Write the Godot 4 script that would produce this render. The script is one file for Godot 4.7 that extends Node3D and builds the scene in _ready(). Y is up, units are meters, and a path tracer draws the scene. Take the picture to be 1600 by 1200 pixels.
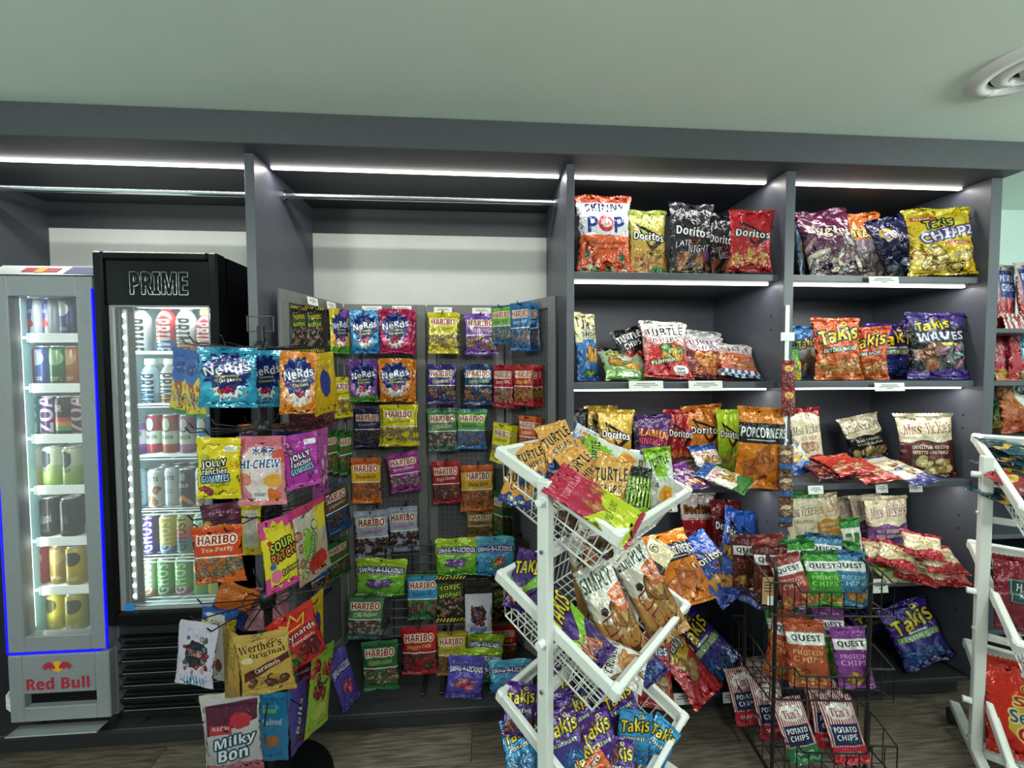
extends Node3D
# A snack shop wall: charcoal shelving with LED strips, two drink coolers, a folding peg board, spinner, basket racks and bagged snacks.
# Metres, y up; x runs along the shelving, z = 0 is the shelving's front, the camera stands at z = 1.57.

const DEPTH := 0.503
const RISE := [0.126, 0.570, 1.014, 1.458, 1.910]

var M := {}
var st: SurfaceTool
var uv_box := Rect2()


func _ready() -> void:
	var cam := Camera3D.new()
	cam.name = "camera"
	cam.fov = 88.27
	cam.near = 0.02
	cam.far = 40.0
	cam.transform = Transform3D(Basis(Vector3.UP, -0.0696) * Basis(Vector3.RIGHT, -0.0372) * Basis(Vector3.BACK, -0.0033), Vector3(0, 1.5141, 1.5719))
	add_child(cam)
	cam.current = true
	var env := Environment.new()
	env.background_mode = Environment.BG_COLOR
	env.background_color = Color(0.02, 0.022, 0.022)
	env.tonemap_mode = Environment.TONE_MAPPER_LINEAR
	env.tonemap_exposure = 1.14
	env.sdfgi_enabled = true
	env.ssao_enabled = true
	env.ssil_enabled = true
	var we := WorldEnvironment.new()
	we.name = "environment"
	we.environment = env
	add_child(we)
	make_materials()
	room_lamps()
	draw_art()
	make_shapes()
	room()
	shelving()
	coolers()
	peg_display()
	spinner()
	basket_racks()
	wire_rack()
	place_all()


# ------------------------------------------------------------------ nodes
var taken := {}

func numbered(called: String) -> String:
	var n: int = taken.get(called, -1) + 1
	taken[called] = n
	return called if n == 0 else "%s_%03d" % [called, n]

func thing(called: String, label: String, category: String, at := Vector3.ZERO, basis := Basis(), group := "") -> Node3D:
	var o := Node3D.new()
	o.name = numbered(called)
	add_child(o)
	o.transform = Transform3D(basis, at)
	tag(o, label, category, group)
	return o

func tag(o: Node3D, label: String, category: String, group := "") -> Node3D:
	o.set_meta("label", label)
	o.set_meta("category", category)
	if group:
		o.set_meta("group", group)
	return o

func part(called: String, mesh: Mesh, mat: Material, parent: Node) -> MeshInstance3D:
	var o := MeshInstance3D.new()
	o.name = called
	o.mesh = mesh
	o.material_override = mat
	parent.add_child(o, true)
	return o

func built(called: String, mat: Material, parent: Node, smooth := false) -> MeshInstance3D:
	return part(called, done(smooth), mat, parent)

func struct(called: String, mat: Material) -> MeshInstance3D:
	var o := built(called, mat, self)
	o.set_meta("kind", "structure")
	return o


# ------------------------------------------------------------------ mesh making
func mb() -> void:
	st = SurfaceTool.new()
	st.begin(Mesh.PRIMITIVE_TRIANGLES)

func done(smooth := false) -> ArrayMesh:
	st.generate_normals()
	return st.commit()

func group_of(smooth: bool) -> void:
	st.set_smooth_group(0 if smooth else -1)

func tri(a: Vector3, b: Vector3, c: Vector3, out: Vector3) -> void:
	if (a - c).cross(a - b).dot(out) < 0.0:
		var t := b
		b = c
		c = t
	for p: Vector3 in [a, b, c]:
		st.set_uv(Vector2(p.x, -p.y))
		st.add_vertex(p)

func quad(a: Vector3, b: Vector3, c: Vector3, d: Vector3, out: Vector3) -> void:
	tri(a, b, c, out)
	tri(a, c, d, out)

# a box with chamfered edges, turned by a basis
func box(at: Vector3, size: Vector3, bevel := 0.0, turn := Basis()) -> void:
	st.set_smooth_group(-1)
	var h := size / 2.0
	var b := minf(bevel, minf(h.x, minf(h.y, h.z)) * 0.9)
	var axes := [Vector3.RIGHT, Vector3.UP, Vector3.BACK]
	for i in 3:
		var j := (i + 1) % 3
		var k := (i + 2) % 3
		for s: float in [-1.0, 1.0]:
			var n: Vector3 = axes[i] * s
			var c: Vector3 = n * h[i]
			var u: Vector3 = axes[j] * (h[j] - b)
			var v: Vector3 = axes[k] * (h[k] - b)
			quad(at + turn * (c - u - v), at + turn * (c + u - v), at + turn * (c + u + v), at + turn * (c - u + v), turn * n)
			if b <= 0.0:
				continue
			for s2: float in [-1.0, 1.0]:
				var n2: Vector3 = axes[j] * s2
				var e: Vector3 = axes[k] * (h[k] - b)
				var p: Vector3 = n * h[i] + n2 * (h[j] - b)
				var q: Vector3 = n * (h[i] - b) + n2 * h[j]
				quad(at + turn * (p - e), at + turn * (p + e), at + turn * (q + e), at + turn * (q - e), turn * (n + n2))
	if b > 0.0:
		for sx: float in [-1.0, 1.0]:
			for sy: float in [-1.0, 1.0]:
				for sz: float in [-1.0, 1.0]:
					var w := Vector3(sx, sy, sz)
					tri(at + turn * (w * Vector3(h.x, h.y - b, h.z - b)), at + turn * (w * Vector3(h.x - b, h.y, h.z - b)), at + turn * (w * Vector3(h.x - b, h.y - b, h.z)), turn * w)

func span(a: Vector3, b: Vector3, bevel := 0.0) -> void:
	box((a + b) / 2.0, (b - a).abs(), bevel)

# a round bar along a path
func bar(path: Array, r: float, sides := 6, closed := false) -> void:
	var n := path.size()
	for i in (n if closed else n - 1):
		var a: Vector3 = path[i]
		var b: Vector3 = path[(i + 1) % n]
		var d := b - a
		if d.length() < 1e-6:
			continue
		d = d.normalized()
		var u := d.cross(Vector3.UP if absf(d.y) < 0.9 else Vector3.RIGHT).normalized()
		var v := d.cross(u)
		var ext := r * 0.35
		for k in sides:
			var p := TAU * k / sides
			var q := TAU * (k + 1) / sides
			var e := u * cos(p) + v * sin(p)
			var f := u * cos(q) + v * sin(q)
			st.set_smooth_group(-1)
			quad(a + e * r - d * ext, a + f * r - d * ext, b + f * r + d * ext, b + e * r + d * ext, e + f)
			tri(a - d * ext, a + e * r - d * ext, a + f * r - d * ext, -d)
			tri(b + d * ext, b + e * r + d * ext, b + f * r + d * ext, d)

# a flat bar (rectangular tube) between two points
func strip(a: Vector3, b: Vector3, width: float, thick: float, side: Vector3, bevel := 0.002) -> void:
	var d := b - a
	var y := d.normalized()
	var x := (side - y * side.dot(y)).normalized()
	box((a + b) / 2.0, Vector3(width, d.length(), thick), bevel, Basis(x, y, x.cross(y)))

# turned shape round y: profile of (radius, height); u runs round so that u = 0.5 looks along +z
func lathe(profile: Array, n := 20, v0 := 1.0, v1 := 0.0) -> ArrayMesh:
	mb()
	st.set_smooth_group(0)
	var m := profile.size()
	var total := 0.0
	var along := [0.0]
	for i in m - 1:
		total += profile[i].distance_to(profile[i + 1])
		along.append(total)
	for i in m - 1:
		for k in n:
			var idx := [[i, k], [i, k + 1], [i + 1, k + 1], [i, k], [i + 1, k + 1], [i + 1, k]]
			var vs := []
			for e in idx:
				var a: float = TAU * e[1] / n - PI
				var p: Vector2 = profile[e[0]]
				vs.append([Vector3(sin(a) * p.x, p.y, cos(a) * p.x), Vector2(float(e[1]) / n, lerpf(v0, v1, along[e[0]] / total))])
			for t in [[0, 1, 2], [3, 4, 5]]:
				var a3: Vector3 = vs[t[0]][0]
				var b3: Vector3 = vs[t[1]][0]
				var c3: Vector3 = vs[t[2]][0]
				if (b3 - a3).cross(c3 - a3).length() < 1e-12:
					continue
				# clockwise from outside
				for w in [t[0], t[2], t[1]]:
					st.set_uv(vs[w][1])
					st.add_vertex(vs[w][0])
	st.generate_normals()
	return st.commit()


# ------------------------------------------------------------------ materials
func plain(c: Color, rough := 0.6, metal := 0.0) -> StandardMaterial3D:
	var m := StandardMaterial3D.new()
	m.albedo_color = c
	m.roughness = rough
	m.metallic = metal
	return m

func noise_tex(freq: float, ramp: Array, seed_: int, w := 256, normal := 0.0, kind := FastNoiseLite.TYPE_SIMPLEX_SMOOTH) -> NoiseTexture2D:
	var n := FastNoiseLite.new()
	n.seed = seed_
	n.noise_type = kind
	n.frequency = freq
	n.fractal_octaves = 4
	var t := NoiseTexture2D.new()
	t.width = w
	t.height = w
	t.seamless = true
	t.noise = n
	if normal > 0.0:
		t.as_normal_map = true
		t.bump_strength = normal
	elif ramp.size():
		var g := Gradient.new()
		g.set_color(0, ramp[0])
		g.set_color(1, ramp[1])
		t.color_ramp = g
	return t

func speckled(a: Color, b: Color, freq: float, scale: float, rough: float, seed_ := 1) -> StandardMaterial3D:
	var m := plain(Color.WHITE, rough)
	m.albedo_texture = noise_tex(freq, [a, b], seed_)
	m.uv1_triplanar = true
	m.uv1_scale = Vector3.ONE * scale
	return m

func glow(c: Color, e: float) -> StandardMaterial3D:
	var m := plain(c, 0.4)
	m.emission_enabled = true
	m.emission = c
	m.emission_energy_multiplier = e
	return m

func make_materials() -> void:
	M.laminate = speckled(Color("474a53"), Color("4b4e57"), 0.02, 3.0, 0.42, 2)
	M.laminate_dark = speckled(Color("2e3035"), Color("333539"), 0.02, 3.0, 0.45, 3)
	M.board = speckled(Color("c6c6c2"), Color("cdcdc9"), 0.01, 2.0, 0.7, 4)
	M.plinth = speckled(Color("292a2d"), Color("2f3033"), 0.03, 3.0, 0.5, 5)
	M.ceiling = speckled(Color("d9e9df"), Color("deede4"), 0.01, 0.7, 0.85, 6)
	M.shop_wall = speckled(Color("6c716f"), Color("727775"), 0.01, 0.7, 0.85, 17)
	M.wall = speckled(Color("c9e0d9"), Color("cfe5de"), 0.01, 0.7, 0.8, 7)
	M.fascia = speckled(Color("3e4347"), Color("42474b"), 0.02, 3.0, 0.5, 8)
	M.led = glow(Color(1.0, 0.98, 0.95), 5.0)
	M.cool_led = glow(Color(0.9, 1.0, 1.0), 4.0)
	M.blue_led = glow(Color(0.06, 0.05, 1.0), 0.8)
	M.chrome = plain(Color("c8ccd0"), 0.18, 1.0)
	M.black = plain(Color("0e0f11"), 0.35)
	M.black_gloss = plain(Color("0b0c0e"), 0.16)
	M.black_wire = plain(Color("111214"), 0.4)
	M.white_metal = plain(Color("d9ddd8"), 0.38)
	M.white_plastic = plain(Color("e4e8e8"), 0.4)
	M.peg_frame = speckled(Color("6f6f6e"), Color("757574"), 0.02, 3.0, 0.55, 9)
	M.peg_panel = speckled(Color("4f4f50"), Color("545455"), 0.02, 3.0, 0.6, 10)
	M.hole = plain(Color("0a0a0a"), 0.9)
	M.silver = speckled(Color("82868a"), Color("888c90"), 0.03, 4.0, 0.38, 11)
	M.inner = plain(Color("a8cdd0"), 0.5)
	M.alu = plain(Color("c9ccd0"), 0.28, 0.9)
	M.paper = plain(Color("e9e9e4"), 0.7)
	M.kraft = plain(Color("b78f5c"), 0.8)
	M.ink = plain(Color("30302e"), 0.8)
	M.white_ink = plain(Color("e8eaec"), 0.5)
	M.cable = plain(Color("c9cccf"), 0.5)
	M.rubber = plain(Color("161617"), 0.7)
	M.red_ink = plain(Color("a8243a"), 0.5)
	M.gold_ink = plain(Color("e0a31c"), 0.5)
	M.navy_ink = plain(Color("22336e"), 0.5)
	M.blue_ink = plain(Color("2f7fc4"), 0.5)
	var glass := plain(Color(1, 1, 1, 0.06), 0.02)
	glass.transparency = BaseMaterial3D.TRANSPARENCY_ALPHA
	glass.metallic_specular = 0.22
	M.glass = glass
	M.black_gloss.metallic_specular = 0.3
	for i in 4:
		var w := plain(Color.WHITE, 0.45)
		var n := FastNoiseLite.new()
		n.seed = 30 + i
		n.frequency = 0.03
		n.fractal_octaves = 5
		var t := NoiseTexture2D.new()
		t.width = 256
		t.height = 256
		t.seamless = true
		t.noise = n
		var g := Gradient.new()
		var base: Color = [Color("6e6255"), Color("776a5c"), Color("64594d"), Color("7d7062")][i]
		g.set_color(0, base.darkened(0.32))
		g.set_color(1, base.lightened(0.08))
		g.set_offset(0, 0.15)
		g.set_offset(1, 0.85)
		t.color_ramp = g
		w.albedo_texture = t
		w.uv1_triplanar = true
		w.uv1_scale = Vector3(0.7, 3.0, 9.0)
		w.uv1_offset = Vector3(0.31 * i, 0.2, 0.17 * i)
		M["plank%d" % i] = w
	M.crinkle = noise_tex(0.045, [], 77, 1024, 10.0, FastNoiseLite.TYPE_SIMPLEX_SMOOTH)


# ------------------------------------------------------------------ art: a small vector painter for printed film
var im: Image
var SW := 512
var SH := 680
var fonts := []
var glyphs := {}
var rng := RandomNumberGenerator.new()

func glyph(face: int, ch: int) -> Array:
	var key := face * 100000 + ch
	if not glyphs.has(key):
		var ts := TextServerManager.get_primary_interface()
		var rid: RID = fonts[face].get_rids()[0]
		var g := ts.font_get_glyph_index(rid, 160, ch, 0)
		var d := ts.font_get_glyph_contours(rid, 160, g)
		var cs := []
		var from := 0
		for to: int in d.get("contours", []):
			var p := PackedVector2Array()
			for i in range(from, to + 1):
				var q: Vector3 = d.points[i]
				if p.is_empty() or p[p.size() - 1].distance_to(Vector2(q.x, q.y)) > 1.5:
					p.append(Vector2(q.x, q.y))
			from = to + 1
			if p.size() > 2:
				cs.append(p)
		glyphs[key] = [cs, ts.font_get_glyph_advance(rid, 160, g).x]
	return glyphs[key]

func fill(cs: Array, col: Color) -> void:
	var lo := SH
	var hi := 0
	for c: PackedVector2Array in cs:
		for p in c:
			lo = mini(lo, int(floor(p.y)))
			hi = maxi(hi, int(ceil(p.y)))
	lo = maxi(lo, 0)
	hi = mini(hi, SH)
	if hi <= lo:
		return
	var rows := []
	rows.resize(hi - lo)
	for i in hi - lo:
		rows[i] = []
	for c: PackedVector2Array in cs:
		var n := c.size()
		for i in n:
			var a := c[i]
			var b := c[(i + 1) % n]
			if a.y > b.y:
				var t := a
				a = b
				b = t
			var y0 := maxi(lo, int(ceil(a.y - 0.5)))
			var y1 := mini(hi - 1, int(ceil(b.y - 0.5)) - 1)
			if y1 < y0:
				continue
			var k := (b.x - a.x) / (b.y - a.y)
			for y in range(y0, y1 + 1):
				rows[y - lo].append(a.x + (y + 0.5 - a.y) * k)
	for i in hi - lo:
		var r: Array = rows[i]
		if r.size() < 2:
			continue
		r.sort()
		for j in range(0, r.size() - 1, 2):
			var x0 := clampi(int(round(r[j])), 0, SW)
			var x1 := clampi(int(round(r[j + 1])), 0, SW)
			if x1 > x0:
				im.fill_rect(Rect2i(x0, lo + i, x1 - x0, 1), col)

func oval(cx: float, cy: float, rx: float, ry: float, col: Color, rot := 0.0, wob := 0.0, n := 18) -> void:
	var p := PackedVector2Array()
	for i in n:
		var a := TAU * i / n
		var k := 1.0 + wob * rng.randf_range(-1, 1)
		p.append(Vector2(cx * SW, cy * SH) + (Vector2(cos(a) * rx, sin(a) * ry) * SW * k).rotated(rot))
	fill([p], col)

func text(s: String, cx: float, cy: float, w: float, h: float, col: Color, out := Color.BLACK, ow := 0.0, face := 0, slant := 0.0, rot := 0.0, arc := 0.0, jit := 0.0) -> void:
	var pen := 0.0
	var gs := []
	var lo := Vector2(1e9, 1e9)
	var hi := -lo
	for i in s.length():
		var ch := s.unicode_at(i)
		if ch == 95:
			pen += 55.0
			continue
		var g := glyph(face, ch)
		var cs := []
		for c: PackedVector2Array in g[0]:
			var q := PackedVector2Array()
			for p in c:
				var v := p + Vector2(pen, jit * 100.0 * sin(i * 2.3 + 0.6))
				q.append(v)
				lo = lo.min(v)
				hi = hi.max(v)
			cs.append(q)
		gs.append(cs)
		pen += g[1]
	if gs.is_empty() or hi.x <= lo.x:
		return
	var mid := (lo + hi) / 2.0
	var sx := w * SW / (hi.x - lo.x)
	var sy := h * SH / (hi.y - lo.y) if h > 0.0 else sx
	var at := Vector2(cx * SW, cy * SH)
	var all := []
	for cs in gs:
		var moved := []
		for c: PackedVector2Array in cs:
			var q := PackedVector2Array()
			for p in c:
				var v := (p - mid) * Vector2(sx, sy)
				var k := 2.0 * v.x / (w * SW)
				v.y += arc * SH * k * k
				v.x -= slant * v.y
				q.append(at + v.rotated(rot))
			moved.append(q)
		all.append(moved)
	if ow > 0.0:
		for moved in all:
			for c: PackedVector2Array in moved:
				for o: PackedVector2Array in Geometry2D.offset_polygon(c, ow, Geometry2D.JOIN_ROUND):
					fill([o], out)
	for moved in all:
		fill(moved, col)

func pile(x: float, y: float, w: float, h: float, n: int, r: float, kind: String, pal: Array) -> void:
	for i in n:
		var cx := x + w * rng.randf()
		var cy := y + h * rng.randf()
		var c: Color = Color(pal[rng.randi() % pal.size()])
		c = c.darkened(rng.randf() * 0.18)
		if kind == "gum":
			c = c.lerp(Color("7a5c48"), 0.4).darkened(0.12)
		var rr := r * rng.randf_range(0.75, 1.2)
		var a := rng.randf() * TAU
		match kind:
			"tri":
				var p := PackedVector2Array()
				for k in 3:
					p.append(Vector2(cx * SW, cy * SH) + Vector2.from_angle(a + TAU * k / 3.0) * rr * SW)
				var big := Geometry2D.offset_polygon(p, 5.0)
				fill(big, c.darkened(0.45))
				fill([p], c)
				fill(Geometry2D.offset_polygon(p, -0.3 * rr * SW), c.lightened(0.12))
			"roll":
				oval(cx, cy, rr * 1.9, rr * 0.55, c.darkened(0.5), a)
				oval(cx, cy, rr * 1.8, rr * 0.45, c, a)
				oval(cx, cy - 0.1 * rr, rr * 1.4, rr * 0.16, c.lightened(0.25), a)
			_:
				oval(cx, cy, rr, rr * rng.randf_range(0.6, 0.95), c.darkened(0.5), a, 0.12)
				oval(cx, cy, rr * 0.9, rr * 0.65, c, a, 0.1)
				oval(cx - 0.25 * rr, cy - 0.2 * rr, rr * 0.35, rr * 0.22, c.lightened(0.35), a)

func op(line: String) -> void:
	var t := line.strip_edges().split(" ", false)
	if t.is_empty():
		return
	var f := PackedFloat32Array()
	for s in t:
		f.append(s.to_float() if s.length() < 6 or s.contains(".") else 0.0)
	match t[0]:
		"bg": im.fill(Color(t[1]))
		"gr":
			var y0 := int(f[1] * SH)
			var y1 := int(f[2] * SH)
			for y in range(y0, y1):
				im.fill_rect(Rect2i(0, y, SW, 1), Color(t[3]).lerp(Color(t[4]), float(y - y0) / maxf(1, y1 - y0)))
		"re": im.fill_rect(Rect2i(int(f[1] * SW), int(f[2] * SH), int(ceil(f[3] * SW)), int(ceil(f[4] * SH))), Color(t[5]))
		"el": oval(f[1], f[2], f[3], f[4], Color(t[5]), f[6] if t.size() > 6 else 0.0, 0.0, 28)
		"bl": oval(f[1], f[2], f[3], f[4], Color(t[5]), 0.0, 0.14, 22)
		"bu":
			var p := PackedVector2Array()
			var n := int(f[4])
			for i in n * 2:
				p.append(Vector2(f[1] * SW, f[2] * SH) + Vector2.from_angle(PI * i / n) * f[3] * SW * (1.0 if i % 2 else f[6]) * rng.randf_range(0.9, 1.1))
			fill([p], Color(t[5]))
		"po":
			var q := PackedVector2Array()
			for i in range(2, t.size() - 1, 2):
				q.append(Vector2(f[i] * SW, f[i + 1] * SH))
			fill([q], Color(t[1]))
		"ln":
			for i in range(3, t.size() - 3, 2):
				var a := Vector2(f[i] * SW, f[i + 1] * SH)
				var b := Vector2(f[i + 2] * SW, f[i + 3] * SH)
				var d := (b - a).normalized() * f[2] * SW * 0.5
				var e := d.orthogonal()
				fill([PackedVector2Array([a - d + e, b + d + e, b + d - e, a - d - e])], Color(t[1]))
		"st":
			var n := int(f[5])
			for i in n:
				im.fill_rect(Rect2i(int((f[1] + f[3] * i / n) * SW), int(f[2] * SH), int(f[3] / n * 0.5 * SW), int(f[4] * SH)), Color(t[6]))
		"ds":
			var n := int(f[3])
			for i in range(-2, n + 2):
				var x := float(i) / n
				var w := 0.5 / n
				fill([PackedVector2Array([Vector2(x * SW, (f[1] + f[2]) * SH), Vector2((x + w) * SW, (f[1] + f[2]) * SH), Vector2((x + w + 0.09) * SW, f[1] * SH), Vector2((x + 0.09) * SW, f[1] * SH)])], Color(t[4]))
		"wv":
			var q := PackedVector2Array([Vector2(0, SH)])
			for i in 25:
				q.append(Vector2(SW * i / 24.0, (f[1] + f[2] * sin(i * f[4] if t.size() > 4 else i * 0.26)) * SH))
			q.append(Vector2(SW, SH))
			fill([q], Color(t[3]))
		"pl": pile(f[1], f[2], f[3], f[4], int(f[5]), f[6], t[7], Array(t[8].split(",")))
		"ls":
			for i in int(f[4]):
				for k in 7:
					if rng.randf() < 0.85:
						im.fill_rect(Rect2i(int((f[1] + f[3] * k / 7.0) * SW), int((f[2] + 0.022 * i) * SH), int(f[3] / 7.0 * rng.randf_range(0.5, 0.9) * SW), 5), Color(t[5]))
		"tx":
			var o := [Color(t[6])]
			text(t[1], f[2], f[3], f[4], f[5], Color(t[6]), Color(t[7]) if t.size() > 7 else Color.BLACK, f[8] * 2.0 if t.size() > 8 else 0.0, int(f[9]) if t.size() > 9 else 0, f[10] if t.size() > 10 else 0.0, deg_to_rad(f[11]) if t.size() > 11 else 0.0, f[12] if t.size() > 12 else 0.0, f[13] if t.size() > 13 else 0.0)
		"gummy":   # sub bg subcol bottom palette: a gummy bag with a see-through window
			paint("bg %s; pl 0.04 0.56 0.92 0.3 60 0.06 gum %s; re 0 0 1 0.52 %s; re 0 0.515 1 0.02 ffffff; re 0 0.88 1 0.12 %s; tx HARIBO 0.5 0.24 0.76 0.135 a3142c fff3d8 7; tx %s 0.5 0.41 0.66 0.095 %s 00000000 0 1 0.15 -3; re 0.0 0.0 1 0.06 %s; ls 0.06 0.93 0.5 2 ffffff" % [t[4], t[5], t[2], t[4], t[1], t[3], t[4]])
		"cluster":  # bg burst: candy cluster pouch
			paint("bg %s; el 0.5 0.66 0.42 0.3 %s; bu 0.5 0.68 0.3 11 ffffff 0.62; bu 0.5 0.4 0.46 13 12297a 0.78; pl 0.4 0.64 0.2 0.09 10 0.06 blob e0263c,b01a58,f05a3c; tx NeRds 0.5 0.36 0.78 0.16 ffffff 0d1f66 6 0 -0.05 -8 0 0.1; tx Gummy 0.52 0.475 0.4 0.05 f5e04a 0d1f66 3 0 0 -4; tx Clusters 0.54 0.535 0.44 0.05 f5e04a 0d1f66 3 0 0 -4; pl 0.1 0.7 0.8 0.16 14 0.025 blob e0263c,f08a2c,7a3aa8,ffffff; re 0 0 1 0.09 %s; ls 0.3 0.93 0.4 2 ffffff" % [t[1], t[2], t[1]])
		"swag":
			paint("gr 0 1 %s %s; bl 0.5 0.62 0.3 0.22 %s; pl 0.3 0.56 0.4 0.16 9 0.1 blob %s; tx SWAG-A-LICIOUS 0.5 0.3 0.86 0.13 ffffff 3b1d78 7 0 0 0 0.03 0.06; tx 3D_GUMMIES 0.5 0.405 0.56 0.05 7a3fc0 ffffff00 0; ls 0.2 0.88 0.6 3 ffffff" % [t[1], t[2], t[2], t[3]])
		"corn":    # top bottom: tortilla chip bag
			paint("gr 0 1 %s %s; po 141414 0.18 0.2 0.98 0.44 0.56 0.62; po %s 0.3 0.28 0.8 0.43 0.56 0.54; ln c23a2a 0.02 0.42 0.5 0.56 0.6 0.74 0.42; tx Doritos 0.52 0.4 0.8 0.115 ffffff 141414 5 0 0 4; pl 0.12 0.68 0.76 0.18 9 0.13 tri %s; ls 0.3 0.95 0.4 1 ffffff" % [t[1], t[2], t[1], t[3]])
		"rolled":  # top bottom subtext palette
			paint("gr 0 0.5 %s %s; gr 0.5 1 %s %s; tx Takis 0.5 0.28 0.86 0.27 f2d61e 141020 8 0 0.12 -9 0 0.12; el 0.66 0.11 0.06 0.05 f2d61e; el 0.66 0.11 0.03 0.025 3a2070; tx %s 0.5 0.52 0.7 0.06 ffffff 1c3a18 4 0 0 -6; pl 0.1 0.68 0.8 0.2 16 0.075 roll %s" % [t[1], t[1], t[1], t[2], t[3], t[4]])
		"kettle":  # body flavour1 flavour2 scriptcolour
			paint("bg f0e4c2; wv 0.44 0.02 %s 0.5; tx Miss_Vickie's 0.5 0.24 0.84 0.17 %s f0e4c2 0 3 0.2 -4; ls 0.2 0.38 0.6 1 9a8a60; tx %s 0.5 0.53 0.66 0.055 f4ead0; tx %s 0.5 0.61 0.66 0.05 f4ead0; pl 0.12 0.74 0.76 0.15 12 0.12 blob e6c878,dcb458,f0d890; ls 0.3 0.95 0.4 1 f4ead0" % [t[1], t[4], t[2], t[3]])
		"protein":
			paint("bg %s; re 0 0.0 1 0.1 %s; re 0.04 0.2 0.92 0.17 f1f1ee; tx QUEST 0.5 0.285 0.74 0.1 2b2b2b; tx PROTEIN 0.5 0.48 0.7 0.075 %s; tx CHIPS 0.5 0.58 0.7 0.085 %s; tx %s 0.5 0.69 0.66 0.05 ffffff; pl 0.1 0.78 0.8 0.12 8 0.12 tri d89a48,c88438,e0aa58" % [t[1], t[2], t[3], t[3], t[4]])
		"dressed":   # striped potato chip bag: panel bottom flavour
			paint("bg f0ece8; st 0 0 1 1 15 b0283c; el 0.5 0.24 0.36 0.16 f3efe8; tx Tim's 0.5 0.25 0.5 0.13 b0283c 00000000 0 1; re 0.12 0.42 0.76 0.3 %s; tx POTATO 0.5 0.5 0.62 0.08 ffffff; tx CHIPS 0.5 0.61 0.56 0.08 ffffff; re 0 0.74 1 0.26 %s; tx %s 0.5 0.84 0.6 0.06 ffffff" % [t[1], t[2], t[3]])
		"cone":      # crispy layered corn chip: top bottom palette
			paint("gr 0 1 %s %s; bu 0.5 0.6 0.42 15 %s 0.8; tx TURTLE 0.5 0.2 0.84 0.16 ffffff 111111 7 0 0 -6 0 0.05; tx CHIPS 0.54 0.36 0.6 0.12 ffffff 111111 6 0 0 -6 0 0.05; pl 0.16 0.55 0.6 0.26 9 0.15 blob %s; el 0.76 0.84 0.16 0.1 ffffff; tx Wow 0.76 0.82 0.16 0.04 222222; tx Four! 0.76 0.875 0.18 0.04 222222" % [t[1], t[2], t[2], t[3]])
		"vcan":      # body band text colour accent: can print, lettering up the can
			paint("bg %s; wv 0.72 0.04 %s 0.9; tx %s 0.5 0.42 0.66 0.3 %s 111111 0 0 0 -90; tx %s 0.0 0.42 0.66 0.3 %s 111111 0 0 0 -90; ls 0.38 0.86 0.24 2 ffffff" % [t[1], t[2], t[3], t[4], t[3], t[4]])
		"hcan":
			paint("bg %s; re 0 0.58 1 0.42 %s; el 0.5 0.3 0.13 0.13 %s; tx %s 0.5 0.5 0.36 0.09 %s; ls 0.4 0.72 0.2 4 ffffff; ls 0.4 0.12 0.2 2 ffffff" % [t[1], t[2], t[5], t[3], t[4]])

func paint(ops: String) -> void:
	for line in ops.split(";"):
		op(line)

var art_mats := {}

func sheet(names: Array, cols: int, rows: int, cw: int, ch: int, store: Dictionary) -> void:
	var atlas := Image.create(cols * cw, rows * ch, false, Image.FORMAT_RGBA8)
	SW = cw * 2
	SH = ch * 2
	for i in names.size():
		rng.seed = 900 + i
		im = Image.create(SW, SH, false, Image.FORMAT_RGBA8)
		im.fill(Color.GRAY)
		paint(store[names[i]])
		im.shrink_x2()
		atlas.blit_rect(im, Rect2i(0, 0, cw, ch), Vector2i(i % cols, i / cols) * Vector2i(cw, ch))
	var tex := ImageTexture.create_from_image(atlas)
	for i in names.size():
		var m := plain(Color.WHITE, 0.3)
		m.albedo_texture = tex
		m.uv1_scale = Vector3(0.98 / cols, 0.98 / rows, 1)
		m.uv1_offset = Vector3((i % cols + 0.01) / cols, (i / cols + 0.01) / rows, 0)
		art_mats[names[i]] = m

func draw_art() -> void:
	for f in [["Droid Sans", 700], ["Droid Serif", 700], ["Droid Sans", 400], ["Droid Serif", 400]]:
		var s := SystemFont.new()
		s.font_names = [f[0]]
		s.font_weight = f[1]
		fonts.append(s)
	var names := BAG_ART.keys()
	var at := 0
	while at < names.size():
		var some := names.slice(at, at + 48)
		sheet(some, 8, 6, 256, 340, BAG_ART)
		at += 48
	for n in names:
		var m: StandardMaterial3D = art_mats[n]
		m.albedo_color = Color(0.86, 0.86, 0.86)
		m.roughness = 0.2
		m.metallic = 0.18
		m.metallic_specular = 0.65
		m.normal_enabled = true
		m.normal_texture = M.crinkle
		m.normal_scale = 0.7
	sheet(CAN_ART.keys(), 8, 6, 256, 200, CAN_ART)
	for n in CAN_ART:
		art_mats[n].roughness = 0.3
		art_mats[n].metallic_specular = 0.35
		art_mats[n].metallic = 0.15
		art_mats[n].albedo_color = Color(0.75, 0.75, 0.75)


# ------------------------------------------------------------------ bags, cans and bottles
var bag_shapes := {}
var can_shapes := {}

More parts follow.
